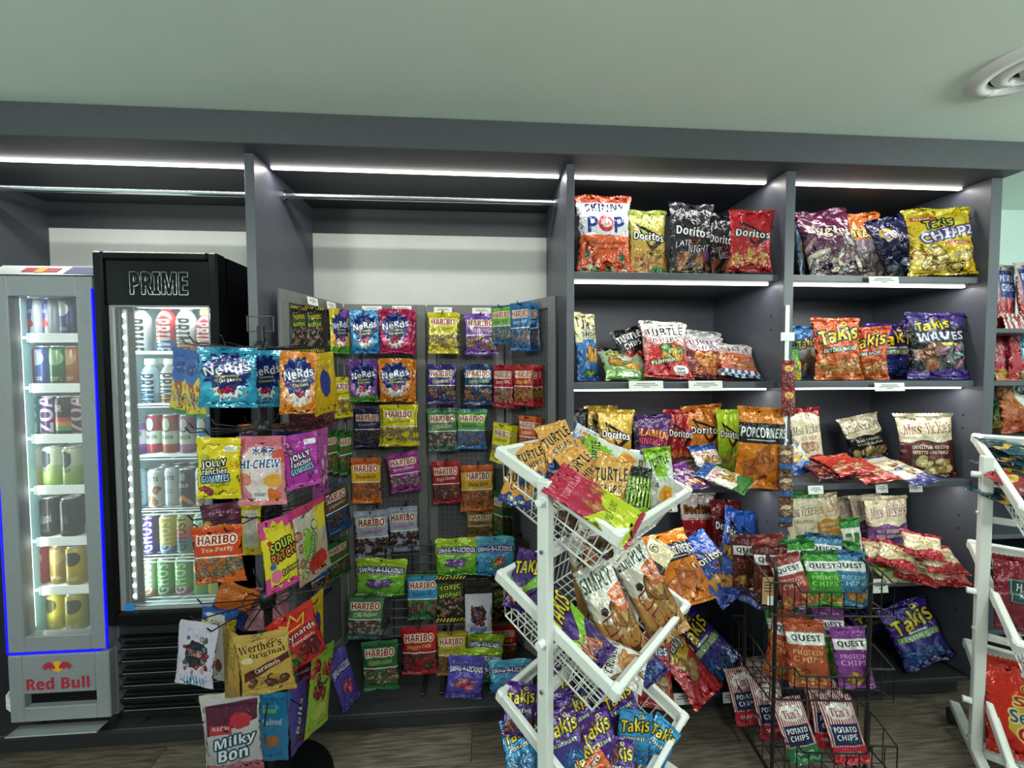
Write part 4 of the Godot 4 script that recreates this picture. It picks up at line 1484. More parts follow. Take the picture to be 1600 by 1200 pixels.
	price_card(Vector3(1.724, 0.56, -0.012), 0.073, 0.059, 0, "white price card on the fourth shelf edge behind the wire rack")
	price_card(Vector3(-0.735, 1.809, -0.2), 0.061, 0.033, 72, "white price card on the folded wing, outer one")
	price_card(Vector3(-0.702, 1.809, -0.32), 0.059, 0.035, 72, "white price card on the folded wing beside the hinge")
	price_card(Vector3(-0.553, 1.813, -0.44), 0.095, 0.032, 0, "white price card on the peg board above the blue cluster pouch")
	price_card(Vector3(-0.407, 1.815, -0.44), 0.095, 0.032, 0, "white price card on the peg board above the pink cluster pouch")
	price_card(Vector3(-0.205, 1.81, -0.44), 0.09, 0.032, 0, "white price card on the peg board above the ginger lemon bags")
	price_card(Vector3(-0.012, 1.808, -0.44), 0.094, 0.032, 0, "white price card on the peg board above the lilac gummy bags")
	bag("toxic", "peg", Vector3(-0.781, 1.595, -0.17), Vector3(0.081, 0.187, 0.013), Vector3(64, 0, 0), "black and yellow hazard-striped sour candy bag at the outer edge of the folded wing")
	peg_hook(Vector3(-0.783, 1.774, -0.17), Vector3(-0.767, 1.774, -0.163))
	bag("toxic", "peg", Vector3(-0.746, 1.593, -0.24), Vector3(0.09, 0.201, 0.014), Vector3(58, 0, 0), "black and yellow hazard-striped sour candy bag second along the folded wing top row")
	peg_hook(Vector3(-0.76, 1.785, -0.244), Vector3(-0.733, 1.785, -0.232))
	bag("n_rainbow", "pouch", Vector3(-0.736, 1.598, -0.36), Vector3(0.062, 0.205, 0.019), Vector3(64, 0, 0), "yellow gummy cluster bag with purple and green behind its twin on the folded wing")
	peg_hook(Vector3(-0.725, 1.794, -0.357), Vector3(-0.723, 1.794, -0.353))
	bag("n_rainbow", "pouch", Vector3(-0.669, 1.591, -0.33), Vector3(0.112, 0.206, 0.033), Vector3(58, 0, 0), "yellow gummy cluster bag with purple and green on the folded wing beside the hinge")
	peg_hook(Vector3(-0.728, 1.787, -0.348), Vector3(-0.656, 1.787, -0.322))
	bag("h_lemon", "peg", Vector3(-0.724, 1.277, -0.38), Vector3(0.072, 0.2, 0.011), Vector3(64, 0, 0), "bright yellow ginger lemon gummy bag hindmost on the folded wing second row")
	peg_hook(Vector3(-0.719, 1.468, -0.378), Vector3(-0.71, 1.468, -0.373))
	bag("h_lemon", "peg", Vector3(-0.667, 1.289, -0.33), Vector3(0.123, 0.192, 0.02), Vector3(58, 0, 0), "bright yellow ginger lemon gummy bag on the folded wing second row")
	peg_hook(Vector3(-0.728, 1.472, -0.349), Vector3(-0.655, 1.472, -0.322))
	bag("darkred", "peg", Vector3(-0.712, 1.269, -0.2), Vector3(0.12, 0.123, 0.019), Vector3(30, 0, 0), "dark red cherry candy bag behind the orange cluster pouch")
	peg_hook(Vector3(-0.768, 1.386, -0.217), Vector3(-0.705, 1.386, -0.187))
	bag("h_green", "peg", Vector3(-0.708, 1.04, -0.3), Vector3(0.076, 0.189, 0.012), Vector3(64, 0, 0), "shaded green gummy bag outermost of the folded wing third row")
	peg_hook(Vector3(-0.74, 1.221, -0.31), Vector3(-0.694, 1.221, -0.293))
	bag("h_green", "peg", Vector3(-0.695, 1.018, -0.36), Vector3(0.08, 0.208, 0.013), Vector3(64, 0, 0), "shaded green gummy bag in the middle of the folded wing third row")
	peg_hook(Vector3(-0.722, 1.217, -0.368), Vector3(-0.681, 1.217, -0.353))
	bag("h_green", "peg", Vector3(-0.67, 1.006, -0.38), Vector3(0.079, 0.21, 0.013), Vector3(58, 0, 0), "shaded green gummy bag by the hinge in the folded wing third row")
	peg_hook(Vector3(-0.714, 1.207, -0.393), Vector3(-0.658, 1.207, -0.372))
	bag("h_zebra", "peg", Vector3(-0.677, 0.759, -0.313), Vector3(0.131, 0.226, 0.021), Vector3(58, 0, -8), "brown and black liquorice gummy bag on the folded wing, slanting")
	peg_hook(Vector3(-0.742, 0.973, -0.303), Vector3(-0.68, 0.973, -0.28))
	bag("h_green", "peg", Vector3(-0.688, 0.529, -0.338), Vector3(0.116, 0.183, 0.019), Vector3(58, 0, -6), "shaded green gummy bag low on the folded wing")
	peg_hook(Vector3(-0.732, 0.703, -0.333), Vector3(-0.685, 0.703, -0.315))
	bag("h_family", "peg", Vector3(-0.722, 0.508, -0.208), Vector3(0.097, 0.187, 0.015), Vector3(58, 0, -6), "blue family-size gummy bag low on the folded wing, outer one")
	peg_hook(Vector3(-0.772, 0.685, -0.205), Vector3(-0.719, 0.685, -0.185))
	bag("n_blue", "pouch", Vector3(-0.564, 1.592, -0.367), Vector3(0.143, 0.204, 0.043), Vector3(0, -4, 0), "blue gummy cluster pouch at the head of the centre panel")
	peg_hook(Vector3(-0.564, 1.787, -0.455), Vector3(-0.564, 1.786, -0.339))
	bag("n_pink", "pouch", Vector3(-0.407, 1.59, -0.377), Vector3(0.157, 0.213, 0.047), Vector3(0, -4, 1.5), "deep pink gummy cluster pouch beside the blue pouch, hindmost")
	bag("n_pink", "pouch", Vector3(-0.419, 1.591, -0.347), Vector3(0.154, 0.209, 0.046), Vector3(0, -4, 0), "deep pink gummy cluster pouch beside the blue pouch, foremost")
	peg_hook(Vector3(-0.419, 1.791, -0.455), Vector3(-0.419, 1.79, -0.318))
	bag("n_violet", "pouch", Vector3(-0.575, 1.361, -0.367), Vector3(0.14, 0.202, 0.042), Vector3(0, -4, 0), "violet gummy cluster pouch with a green base under the blue pouch")
	peg_hook(Vector3(-0.575, 1.553, -0.455), Vector3(-0.575, 1.552, -0.339))
	bag("n_orange", "pouch", Vector3(-0.411, 1.355, -0.377), Vector3(0.164, 0.21, 0.049), Vector3(0, -4, 1.5), "orange gummy cluster pouch under the pink pouches, hindmost")
	bag("n_orange", "pouch", Vector3(-0.417, 1.362, -0.337), Vector3(0.16, 0.206, 0.048), Vector3(0, -4, 0), "orange gummy cluster pouch under the pink pouches, foremost")
	peg_hook(Vector3(-0.417, 1.558, -0.455), Vector3(-0.417, 1.557, -0.308))
	bag("h_navy", "peg", Vector3(-0.571, 1.131, -0.4), Vector3(0.135, 0.194, 0.022), Vector3(0, 0, 0), "dark navy gummy bag in shade under the violet pouch")
	peg_hook(Vector3(-0.571, 1.317, -0.455), Vector3(-0.571, 1.317, -0.385))
	bag("h_lemon", "peg", Vector3(-0.433, 1.137, -0.39), Vector3(0.166, 0.204, 0.027), Vector3(0, 0, 1.5), "bright yellow ginger lemon gummy bag under the orange pouches, hindmost")
	bag("h_lemon", "peg", Vector3(-0.396, 1.143, -0.36), Vector3(0.164, 0.201, 0.026), Vector3(0, 0, -2), "bright yellow ginger lemon gummy bag under the orange pouches, second")
	bag("h_lemon", "peg", Vector3(-0.405, 1.152, -0.33), Vector3(0.161, 0.197, 0.026), Vector3(0, 0, 0), "bright yellow ginger lemon gummy bag under the orange pouches, foremost")
	peg_hook(Vector3(-0.405, 1.34, -0.455), Vector3(-0.405, 1.34, -0.315))
	bag("h_peach", "peg", Vector3(-0.576, 0.863, -0.38), Vector3(0.146, 0.224, 0.023), Vector3(0, 0, 0), "orange and yellow peach ring bag on the peg under the dark navy bag")
	peg_hook(Vector3(-0.576, 1.077, -0.455), Vector3(-0.576, 1.077, -0.365))
	bag("h_cloud", "peg", Vector3(-0.376, 0.922, -0.36), Vector3(0.155, 0.192, 0.025), Vector3(0, 0, -8), "magenta berry cloud gummy bag tilted on its peg below the ginger lemon bags")
	peg_hook(Vector3(-0.401, 1.104, -0.455), Vector3(-0.401, 1.104, -0.345))
	bag("h_unicorn", "peg", Vector3(-0.554, 0.577, -0.38), Vector3(0.163, 0.247, 0.026), Vector3(0, 0, -1.5), "pale grey marshmallow gummy bag hindmost on the lower peg")
	bag("h_unicorn", "peg", Vector3(-0.533, 0.599, -0.34), Vector3(0.16, 0.242, 0.026), Vector3(0, 0, -3), "pale grey marshmallow gummy bag foremost on the lower peg")
	peg_hook(Vector3(-0.546, 0.831, -0.455), Vector3(-0.546, 0.831, -0.325))
	bag("h_unicorn", "peg", Vector3(-0.391, 0.628, -0.36), Vector3(0.146, 0.221, 0.023), Vector3(0, 0, -3), "pale grey marshmallow gummy bag beside the front pair of its kind")
	peg_hook(Vector3(-0.402, 0.839, -0.455), Vector3(-0.402, 0.839, -0.345))
	bag("s_green", "pouch", Vector3(-0.465, 0.519, -0.18), Vector3(0.221, 0.164, 0.066), Vector3(0, 0, 4), "bright green fruit gummy pouch tilted above the mushroom bag")
	peg_hook(Vector3(-0.454, 0.675, -0.236), Vector3(-0.454, 0.675, -0.165))
	bag("h_mush", "peg", Vector3(-0.539, 0.313, -0.19), Vector3(0.159, 0.199, 0.026), Vector3(0, 0, 3), "mushroom gummy bag with a dark green top under the tilted green pouch")
	peg_hook(Vector3(-0.529, 0.503, -0.236), Vector3(-0.529, 0.503, -0.175))
	bag("h_matador", "peg", Vector3(-0.282, 0.382, -0.2), Vector3(0.144, 0.211, 0.023), Vector3(0, 0, 0), "sky blue mixed gummy bag on the black wire grid")
	peg_hook(Vector3(-0.282, 0.583, -0.236), Vector3(-0.282, 0.583, -0.185))
	bag("h_forest", "peg", Vector3(-0.436, 0.169, -0.075), Vector3(0.15, 0.214, 0.024), Vector3(0, 0, -2), "dark green mushroom gummy bag lowest of the hanging candy bags")
	peg_hook(Vector3(-0.443, 0.373, -0.236), Vector3(-0.443, 0.373, -0.06))
	bag("h_cola", "peg", Vector3(-0.293, 0.17, -0.15), Vector3(0.158, 0.217, 0.025), Vector3(0, 0, 0), "red cola bottle gummy bag low beside the dark green mushroom bag")
	peg_hook(Vector3(-0.293, 0.377, -0.236), Vector3(-0.293, 0.377, -0.135))
	bag("h_lemon", "peg", Vector3(-0.195, 1.59, -0.38), Vector3(0.146, 0.199, 0.023), Vector3(0, 0, 1.5), "bright yellow ginger lemon gummy bag hindmost at the head of the second centre panel")
	bag("h_lemon", "peg", Vector3(-0.195, 1.591, -0.34), Vector3(0.143, 0.195, 0.023), Vector3(0, 0, 0), "bright yellow ginger lemon gummy bag at the head of the second centre panel")
	peg_hook(Vector3(-0.195, 1.778, -0.455), Vector3(-0.195, 1.778, -0.325))
	bag("h_purple", "peg", Vector3(-0.013, 1.585, -0.34), Vector3(0.157, 0.196, 0.025), Vector3(0, 0, -1), "lilac passion fruit gummy bag beside the ginger lemon bags")
	peg_hook(Vector3(-0.017, 1.773, -0.455), Vector3(-0.017, 1.773, -0.325))
	bag("h_dino", "peg", Vector3(-0.207, 1.343, -0.38), Vector3(0.141, 0.197, 0.023), Vector3(0, 0, 0), "indigo dinosaur gummy bag under the ginger lemon bags")
	peg_hook(Vector3(-0.207, 1.531, -0.455), Vector3(-0.207, 1.531, -0.365))
	bag("h_rattle", "peg", Vector3(-0.029, 1.34, -0.36), Vector3(0.146, 0.199, 0.023), Vector3(0, 0, 0), "navy and green snake gummy bag under the lilac bag")
	peg_hook(Vector3(-0.029, 1.531, -0.455), Vector3(-0.029, 1.531, -0.345))
	bag("h_mush", "peg", Vector3(-0.204, 1.11, -0.38), Vector3(0.148, 0.214, 0.024), Vector3(0, 0, -1), "mushroom gummy bag with a dark green top under the indigo dinosaur bag")
	peg_hook(Vector3(-0.208, 1.314, -0.455), Vector3(-0.208, 1.314, -0.365))
	bag("h_worm", "peg", Vector3(-0.064, 1.122, -0.37), Vector3(0.148, 0.198, 0.024), Vector3(0, 0, 1), "green worm gummy bag with a blue base beside the mushroom bag")
	peg_hook(Vector3(-0.061, 1.311, -0.455), Vector3(-0.061, 1.311, -0.355))
	bag("h_cherry", "peg", Vector3(-0.186, 0.849, -0.38), Vector3(0.142, 0.215, 0.023), Vector3(0, 0, -2), "red cherry gummy bag on the peg below the mushroom bag")
	peg_hook(Vector3(-0.194, 1.054, -0.455), Vector3(-0.194, 1.054, -0.365))
	bag("h_peach", "peg", Vector3(-0.05, 0.803, -0.39), Vector3(0.15, 0.233, 0.024), Vector3(0, 0, 0.5), "orange and yellow peach ring bag hindmost beside the red cherry bag")
	bag("h_peach", "peg", Vector3(-0.03, 0.82, -0.35), Vector3(0.147, 0.228, 0.024), Vector3(0, 0, -1), "orange and yellow peach ring bag on the peg beside the red cherry bag")
	peg_hook(Vector3(-0.034, 1.038, -0.455), Vector3(-0.034, 1.038, -0.335))
	bag("h_gold", "peg", Vector3(-0.026, 0.67, -0.38), Vector3(0.134, 0.14, 0.021), Vector3(0, 0, 0), "gold and black bear gummy bag partly hidden below the peach ring bags")
	peg_hook(Vector3(-0.026, 0.804, -0.455), Vector3(-0.026, 0.804, -0.365))
	bag("s_green", "pouch", Vector3(-0.131, 0.584, -0.2), Vector3(0.191, 0.168, 0.057), Vector3(0, 0, 0), "bright green fruit gummy pouch standing upright above the worm bags")
	peg_hook(Vector3(-0.131, 0.744, -0.236), Vector3(-0.131, 0.744, -0.185))
	bag("s_blue", "pouch", Vector3(0.042, 0.577, -0.2), Vector3(0.181, 0.178, 0.054), Vector3(0, 0, 0), "aqua fruit gummy pouch beside the upright green pouch")
	peg_hook(Vector3(0.042, 0.747, -0.236), Vector3(0.042, 0.747, -0.185))
	bag("toxic", "peg", Vector3(-0.16, 0.37, -0.2), Vector3(0.136, 0.209, 0.022), Vector3(0, 0, 0), "black and yellow hazard-striped sour candy bag on the wire grid beside the white pouch")
	peg_hook(Vector3(-0.16, 0.569, -0.236), Vector3(-0.16, 0.569, -0.185))
	bag("whitepouch", "pouch", Vector3(-0.034, 0.321, -0.18), Vector3(0.127, 0.248, 0.038), Vector3(0, 0, 0), "black-topped white pouch with a clear window between two hazard-striped bags")
	peg_hook(Vector3(-0.034, 0.558, -0.236), Vector3(-0.034, 0.558, -0.165))
	bag("toxic", "peg", Vector3(0.08, 0.26, -0.33), Vector3(0.11, 0.208, 0.018), Vector3(0, 0, 0), "black and yellow hazard-striped sour candy bag on the far side of the white pouch")
	peg_hook(Vector3(0.08, 0.459, -0.455), Vector3(0.08, 0.459, -0.315))
	bag("h_zing", "peg", Vector3(-0.154, 0.142, -0.17), Vector3(0.135, 0.204, 0.022), Vector3(0, 0, 0), "yellow sour gummy bag low beside the red cola bag")
	peg_hook(Vector3(-0.154, 0.337, -0.236), Vector3(-0.154, 0.337, -0.155))
	bag("h_redgold", "peg", Vector3(0.085, 0.11, -0.28), Vector3(0.129, 0.178, 0.021), Vector3(0, 0, 0), "red and gold gummy bag low behind the stacked green pouches")
	peg_hook(Vector3(0.085, 0.281, -0.455), Vector3(0.085, 0.281, -0.265))
	bag("s_green", "pouch", Vector3(-0.012, 0.137, -0.2), Vector3(0.175, 0.148, 0.055), Vector3(0, 16, 5), "bright green fruit gummy pouch hindmost of two standing on the base board")
	bag("s_green", "pouch", Vector3(-0.029, 0.133, -0.13), Vector3(0.201, 0.136, 0.061), Vector3(0, 16, 2), "bright green fruit gummy pouch foremost of two standing on the base board")
	bag("s_violet", "pouch", Vector3(-0.097, 0.138, -0.045), Vector3(0.159, 0.161, 0.051), Vector3(0, 14, 6), "blue-violet fruit gummy pouch standing at the front of the base board")
	bag("s_blue", "pouch", Vector3(0.107, 0.13, -0.07), Vector3(0.195, 0.126, 0.058), Vector3(0, 14, 0), "aqua fruit gummy pouch standing on the base board behind the rack")
	bag("s_violet", "pouch", Vector3(-0.552, 0.139, -0.05), Vector3(0.092, 0.238, 0.036), Vector3(60, 10, -10), "blue-violet fruit gummy pouch turned edge-on on the base board by the spinner")
	bag("h_lime", "peg", Vector3(0.082, 1.632, -0.3), Vector3(0.122, 0.181, 0.02), Vector3(-38, 0, 0), "lime green sour gummy bag foremost at the inner end of the turned wing")
	peg_hook(Vector3(0.171, 1.804, -0.366), Vector3(0.072, 1.804, -0.288))
	bag("h_sky", "peg", Vector3(0.246, 1.598, -0.292), Vector3(0.111, 0.226, 0.018), Vector3(-38, 0, 1.5), "deep blue berry gummy bag hindmost on the turned wing top row")
	bag("h_sky", "peg", Vector3(0.211, 1.596, -0.248), Vector3(0.11, 0.221, 0.018), Vector3(-38, 0, -2), "deep blue berry gummy bag second on the turned wing top row")
	bag("h_sky", "peg", Vector3(0.162, 1.597, -0.2), Vector3(0.109, 0.215, 0.017), Vector3(-38, 0, 0), "deep blue berry gummy bag foremost on the turned wing top row")
	peg_hook(Vector3(0.247, 1.802, -0.263), Vector3(0.152, 1.802, -0.188))
	bag("h_berry", "peg", Vector3(0.117, 1.327, -0.322), Vector3(0.119, 0.206, 0.019), Vector3(-38, 0, 1.5), "crimson berry gummy bag behind its twin on the turned wing")
	bag("h_berry", "peg", Vector3(0.087, 1.334, -0.28), Vector3(0.118, 0.201, 0.019), Vector3(-38, 0, 0), "crimson berry gummy bag on the turned wing second row")
	peg_hook(Vector3(0.182, 1.526, -0.35), Vector3(0.078, 1.526, -0.268))
	bag("h_redgold", "peg", Vector3(0.249, 1.338, -0.292), Vector3(0.111, 0.194, 0.018), Vector3(-38, 0, 1.5), "red and gold gummy bag hindmost of four on the turned wing")
	bag("h_redgold", "peg", Vector3(0.229, 1.341, -0.258), Vector3(0.11, 0.191, 0.018), Vector3(-38, 0, -2), "red and gold gummy bag third of four on the turned wing")
	bag("h_redgold", "peg", Vector3(0.198, 1.344, -0.228), Vector3(0.109, 0.187, 0.017), Vector3(-38, 0, 3), "red and gold gummy bag second of four on the turned wing")
	bag("h_redgold", "peg", Vector3(0.174, 1.351, -0.19), Vector3(0.108, 0.183, 0.017), Vector3(-38, 0, 0), "red and gold gummy bag foremost of four on the turned wing")
	peg_hook(Vector3(0.256, 1.526, -0.25), Vector3(0.165, 1.526, -0.178))
	bag("h_lemon", "peg", Vector3(0.114, 1.053, -0.34), Vector3(0.109, 0.195, 0.017), Vector3(-38, 0, 9.5), "bright yellow ginger lemon gummy bag hindmost of four on the turned wing third row")
	bag("h_lemon", "peg", Vector3(0.102, 1.06, -0.306), Vector3(0.107, 0.192, 0.017), Vector3(-38, 0, 6), "bright yellow ginger lemon gummy bag third of four on the turned wing third row")
	bag("h_lemon", "peg", Vector3(0.079, 1.069, -0.281), Vector3(0.106, 0.189, 0.017), Vector3(-38, 0, 11), "bright yellow ginger lemon gummy bag second of four on the turned wing third row")
	bag("h_lemon", "peg", Vector3(0.063, 1.079, -0.248), Vector3(0.105, 0.186, 0.017), Vector3(-38, 0, 8), "bright yellow ginger lemon gummy bag foremost of four on the turned wing third row")
	peg_hook(Vector3(0.203, 1.255, -0.322), Vector3(0.074, 1.255, -0.221))
	bag("h_fruit", "peg", Vector3(0.251, 1.101, -0.282), Vector3(0.097, 0.188, 0.016), Vector3(-38, 0, 1.5), "orange fruit gummy bag hindmost of three on the turned wing")
	bag("h_fruit", "peg", Vector3(0.226, 1.111, -0.238), Vector3(0.096, 0.184, 0.015), Vector3(-38, 0, -2), "orange fruit gummy bag second of three on the turned wing")
	bag("h_fruit", "peg", Vector3(0.192, 1.123, -0.2), Vector3(0.095, 0.18, 0.015), Vector3(-38, 0, 0), "orange fruit gummy bag foremost of three on the turned wing")
	peg_hook(Vector3(0.258, 1.295, -0.248), Vector3(0.183, 1.295, -0.188))
	bag("h_green", "peg", Vector3(0.109, 0.693, -0.342), Vector3(0.068, 0.22, 0.011), Vector3(-50, 0, 1.5), "shaded green gummy bag hindmost of three on the turned wing")
	bag("h_green", "peg", Vector3(0.089, 0.711, -0.297), Vector3(0.068, 0.215, 0.011), Vector3(-50, 0, -2), "shaded green gummy bag second of three on the turned wing")
	bag("h_green", "peg", Vector3(0.061, 0.732, -0.26), Vector3(0.067, 0.21, 0.011), Vector3(-50, 0, 0), "shaded green gummy bag foremost of three on the turned wing")
	peg_hook(Vector3(0.183, 0.932, -0.35), Vector3(0.05, 0.932, -0.25))
	bag("h_gold", "peg", Vector3(0.1, 0.625, -0.3), Vector3(0.115, 0.074, 0.018), Vector3(-40, 0, 0), "gold and black bear gummy bag low behind the basket rim")
	peg_hook(Vector3(0.177, 0.695, -0.357), Vector3(0.09, 0.695, -0.289))
	bag("n_teal", "peg", Vector3(-0.768, 1.402, 0.33), Vector3(0.173, 0.18, 0.028), Vector3(0, 0, 1), "teal gummy cluster candy bag on the spinner, foremost top tier bag")
	bag("n_teal", "peg", Vector3(-0.693, 1.396, 0.26), Vector3(0.114, 0.181, 0.018), Vector3(0, 0, 0), "teal gummy cluster candy bag on the spinner, behind its twin")
	bag("n_orange", "pouch", Vector3(-0.574, 1.38, 0.312), Vector3(0.104, 0.191, 0.031), Vector3(34, 0, 2), "orange gummy cluster pouch on the spinner top tier")
	bag("bluewild", "peg", Vector3(-1.001, 1.374, 0.194), Vector3(0.115, 0.212, 0.018), Vector3(-22, 0, 8), "blue and white chewy candy bag on the spinner top tier, turned away")
	bag("bluewild", "peg", Vector3(-0.902, 1.367, 0.27), Vector3(0.101, 0.208, 0.016), Vector3(-26, 0, 0), "blue and white chewy candy bag on the spinner top tier beside the teal bag")
	bag("yellowside", "peg", Vector3(-0.525, 1.371, 0.207), Vector3(0.124, 0.2, 0.02), Vector3(74, 0, -8), "yellow candy bag turned edge-on on the spinner top tier beside the orange pouch")
	bag("darkred", "peg", Vector3(-0.635, 1.297, 0.1), Vector3(0.128, 0.074, 0.02), Vector3(20, 0, 0), "dark red cherry candy bag on the spinner under the orange pouch")
	bag("jolly_y", "peg", Vector3(-0.795, 1.129, 0.34), Vector3(0.128, 0.184, 0.021), Vector3(0, 0, 1), "yellow tropical gummy candy bag on the spinner second tier")
	bag("hichew", "peg", Vector3(-0.676, 1.103, 0.33), Vector3(0.144, 0.212, 0.023), Vector3(0, 0, 0), "pink chewy fruit candy bag on the spinner second tier between two others")
	bag("jolly_m", "peg", Vector3(-0.566, 1.146, 0.296), Vector3(0.102, 0.17, 0.016), Vector3(38, 0, -4), "magenta berry gummy candy bag on the spinner second tier, foremost")
	bag("pinkside", "peg", Vector3(-0.556, 1.085, 0.2), Vector3(0.095, 0.23, 0.015), Vector3(80, 0, 0), "magenta candy bag turned edge-on on the spinner second tier")
	bag("orangecandy", "peg", Vector3(-0.786, 1.269, 0.06), Vector3(0.236, 0.047, 0.038), Vector3(0, 0, 0), "orange candy bag folded over its hook on the spinner, half hidden behind the second tier")
	bag("nutri_m", "peg", Vector3(-0.868, 0.928, 0.2), Vector3(0.133, 0.142, 0.021), Vector3(0, 0, -6), "maroon fruit candy bag on the spinner behind the sour gummy bag")
	bag("nutri_y", "peg", Vector3(-0.787, 0.89, 0.2), Vector3(0.069, 0.177, 0.011), Vector3(0, 0, 0), "yellow-edged back-turned candy bag on the spinner third tier")
	bag("h_tea", "peg", Vector3(-0.797, 0.871, 0.34), Vector3(0.147, 0.176, 0.023), Vector3(0, 0, -3), "orange-red sour gummy bag on the spinner third tier")
	bag("sourkids", "peg", Vector3(-0.633, 0.823, 0.293), Vector3(0.109, 0.234, 0.017), Vector3(46, 0, -5), "pink and yellow sour candy bag on the spinner third tier")
	bag("slices", "peg", Vector3(-0.575, 0.811, 0.207), Vector3(0.132, 0.266, 0.021), Vector3(66, 0, -6), "clear and red sliced fruit candy bag on the spinner third tier, turned sideways")
	bag("orangecandy", "peg", Vector3(-0.933, 0.606, 0.12), Vector3(0.137, 0.151, 0.022), Vector3(0, 0, 24), "orange candy bag folded over its hook on the spinner fourth tier")
	bag("nutri_p", "peg", Vector3(-0.846, 0.565, 0.1), Vector3(0.079, 0.158, 0.013), Vector3(0, 0, 0), "pink back-turned candy bag on the spinner fourth tier, back turned")
	bag("pinkcandy", "peg", Vector3(-0.771, 0.577, 0.08), Vector3(0.09, 0.156, 0.014), Vector3(0, 0, 0), "pale pink candy bag on the spinner fourth tier")
	bag("bluewild", "peg", Vector3(-0.94, 0.589, 0.15), Vector3(0.125, 0.094, 0.02), Vector3(0, 0, 10), "blue and white chewy candy bag on the spinner fourth tier behind the lavender pouch")
	bag("lavpouch", "pouch", Vector3(-0.916, 0.524, 0.298), Vector3(0.13, 0.208, 0.016), Vector3(-8, 0, 7), "pale lavender hanging pouch with berry pieces on the spinner, hanging furthest out")
	bag("whitecandy", "peg", Vector3(-0.895, 0.479, 0.22), Vector3(0.078, 0.226, 0.012), Vector3(-20, 0, 0), "white candy bag with small red print on the spinner behind the lavender pouch")
	bag("goldside", "peg", Vector3(-0.812, 0.438, 0.28), Vector3(0.096, 0.246, 0.015), Vector3(-32, 0, 0), "gold caramel bag hanging edge-on on the spinner beside the gold caramel bag")
	bag("werther", "peg", Vector3(-0.654, 0.538, 0.36), Vector3(0.162, 0.189, 0.026), Vector3(0, 0, -7), "gold caramel candy bag on the spinner fourth tier, facing forward")
	bag("maynard", "peg", Vector3(-0.592, 0.543, 0.254), Vector3(0.139, 0.2, 0.022), Vector3(40, 0, -14), "red gummy candy bag with a yellow crown on the spinner fourth tier")
	bag("yellowside", "peg", Vector3(-0.586, 0.506, 0.18), Vector3(0.072, 0.232, 0.012), Vector3(78, 0, 0), "yellow candy bag turned edge-on on the spinner behind the red crown bag")
	bag("whitecandy", "peg", Vector3(-0.869, 0.198, 0.24), Vector3(0.114, 0.25, 0.018), Vector3(0, 0, -4), "white candy bag with small red print on the spinner lowest tier, behind")
	bag("milky", "peg", Vector3(-0.771, 0.281, 0.34), Vector3(0.169, 0.232, 0.027), Vector3(0, 0, -2), "silver and maroon candy bag on the spinner lowest tier, foremost")
	bag("bluecandy", "peg", Vector3(-0.719, 0.207, 0.24), Vector3(0.111, 0.235, 0.018), Vector3(0, 0, 3), "bright blue candy bag on the spinner lowest tier")
	bag("lilac", "peg", Vector3(-0.644, 0.207, 0.192), Vector3(0.088, 0.23, 0.014), Vector3(72, 0, -4), "lilac chocolate candy bag on the spinner lowest tier, turned sideways")
	bag("greenred", "peg", Vector3(-0.598, 0.245, 0.178), Vector3(0.104, 0.278, 0.017), Vector3(66, 0, 8), "green and red sour candy bag on the spinner, outermost beside the plinth")
	bag("darkred", "peg", Vector3(-0.66, 0.303, 0.1), Vector3(0.061, 0.133, 0.01), Vector3(30, 0, 0), "dark red cherry candy bag on the spinner behind the lilac bag")
	bag("turtle_gold", "brick", Vector3(0.263, 1.199, 0.323), Vector3(0.115, 0.156, 0.035), Vector3(0, 30, -16), "golden chip bag with striped black lettering in the top white basket, highest")
	bag("turtle_gold", "brick", Vector3(0.336, 1.148, 0.44), Vector3(0.115, 0.166, 0.035), Vector3(0, 46, -24), "golden chip bag with striped black lettering in the top white basket, behind the crimson bag")
	bag("turtle_gold", "brick", Vector3(0.332, 1.1, 0.465), Vector3(0.11, 0.175, 0.033), Vector3(0, 26, 22), "golden chip bag with striped black lettering in the top white basket, upright in the middle")
	bag("turtle_gold", "brick", Vector3(0.157, 1.157, 0.348), Vector3(0.101, 0.138, 0.03), Vector3(0, 34, -6), "golden chip bag with striped black lettering in the top white basket, by the upright")
	bag("rose_lime", "brick", Vector3(0.379, 1.107, 0.618), Vector3(0.115, 0.253, 0.035), Vector3(0, 46, -50), "crimson and lime green chip bag in the top white basket, lying along the rim")
	bag("baked", "brick", Vector3(0.53, 1.175, 0.288), Vector3(0.106, 0.212, 0.032), Vector3(0, 34, -66), "white and lime green baked snack bag in the top white basket, lying across the back")
	bag("baked", "brick", Vector3(0.551, 1.068, 0.398), Vector3(0.092, 0.202, 0.046), Vector3(0, 8, -4), "white and lime green baked snack bag in the top white basket, standing at the end")
	bag("limeblack", "brick", Vector3(0.436, 1.063, 0.459), Vector3(0.092, 0.166, 0.028), Vector3(0, 20, 10), "black and lime striped chip bag in the top white basket, between two others")
	bag("lays", "brick", Vector3(0.315, 1.189, 0.193), Vector3(0.092, 0.138, 0.028), Vector3(0, 30, 30), "small blue potato chip bag in the top white basket, behind the golden bags")
	bag("turtle_choc", "brick", Vector3(0.18, 1.097, 0.343), Vector3(0.11, 0.166, 0.033), Vector3(0, 40, 10), "white and brown layered chip bag in the top white basket, low by the upright")
	bag("turtle_choc", "brick", Vector3(0.3, 1.057, 0.493), Vector3(0.12, 0.184, 0.036), Vector3(0, 60, -30), "white and brown layered chip bag in the top white basket, under the crimson bag")
	bag("turtle_choc", "brick", Vector3(0.382, 1.017, 0.555), Vector3(0.12, 0.184, 0.036), Vector3(0, 62, -40), "white and brown layered chip bag in the top white basket, lowest at the front corner")
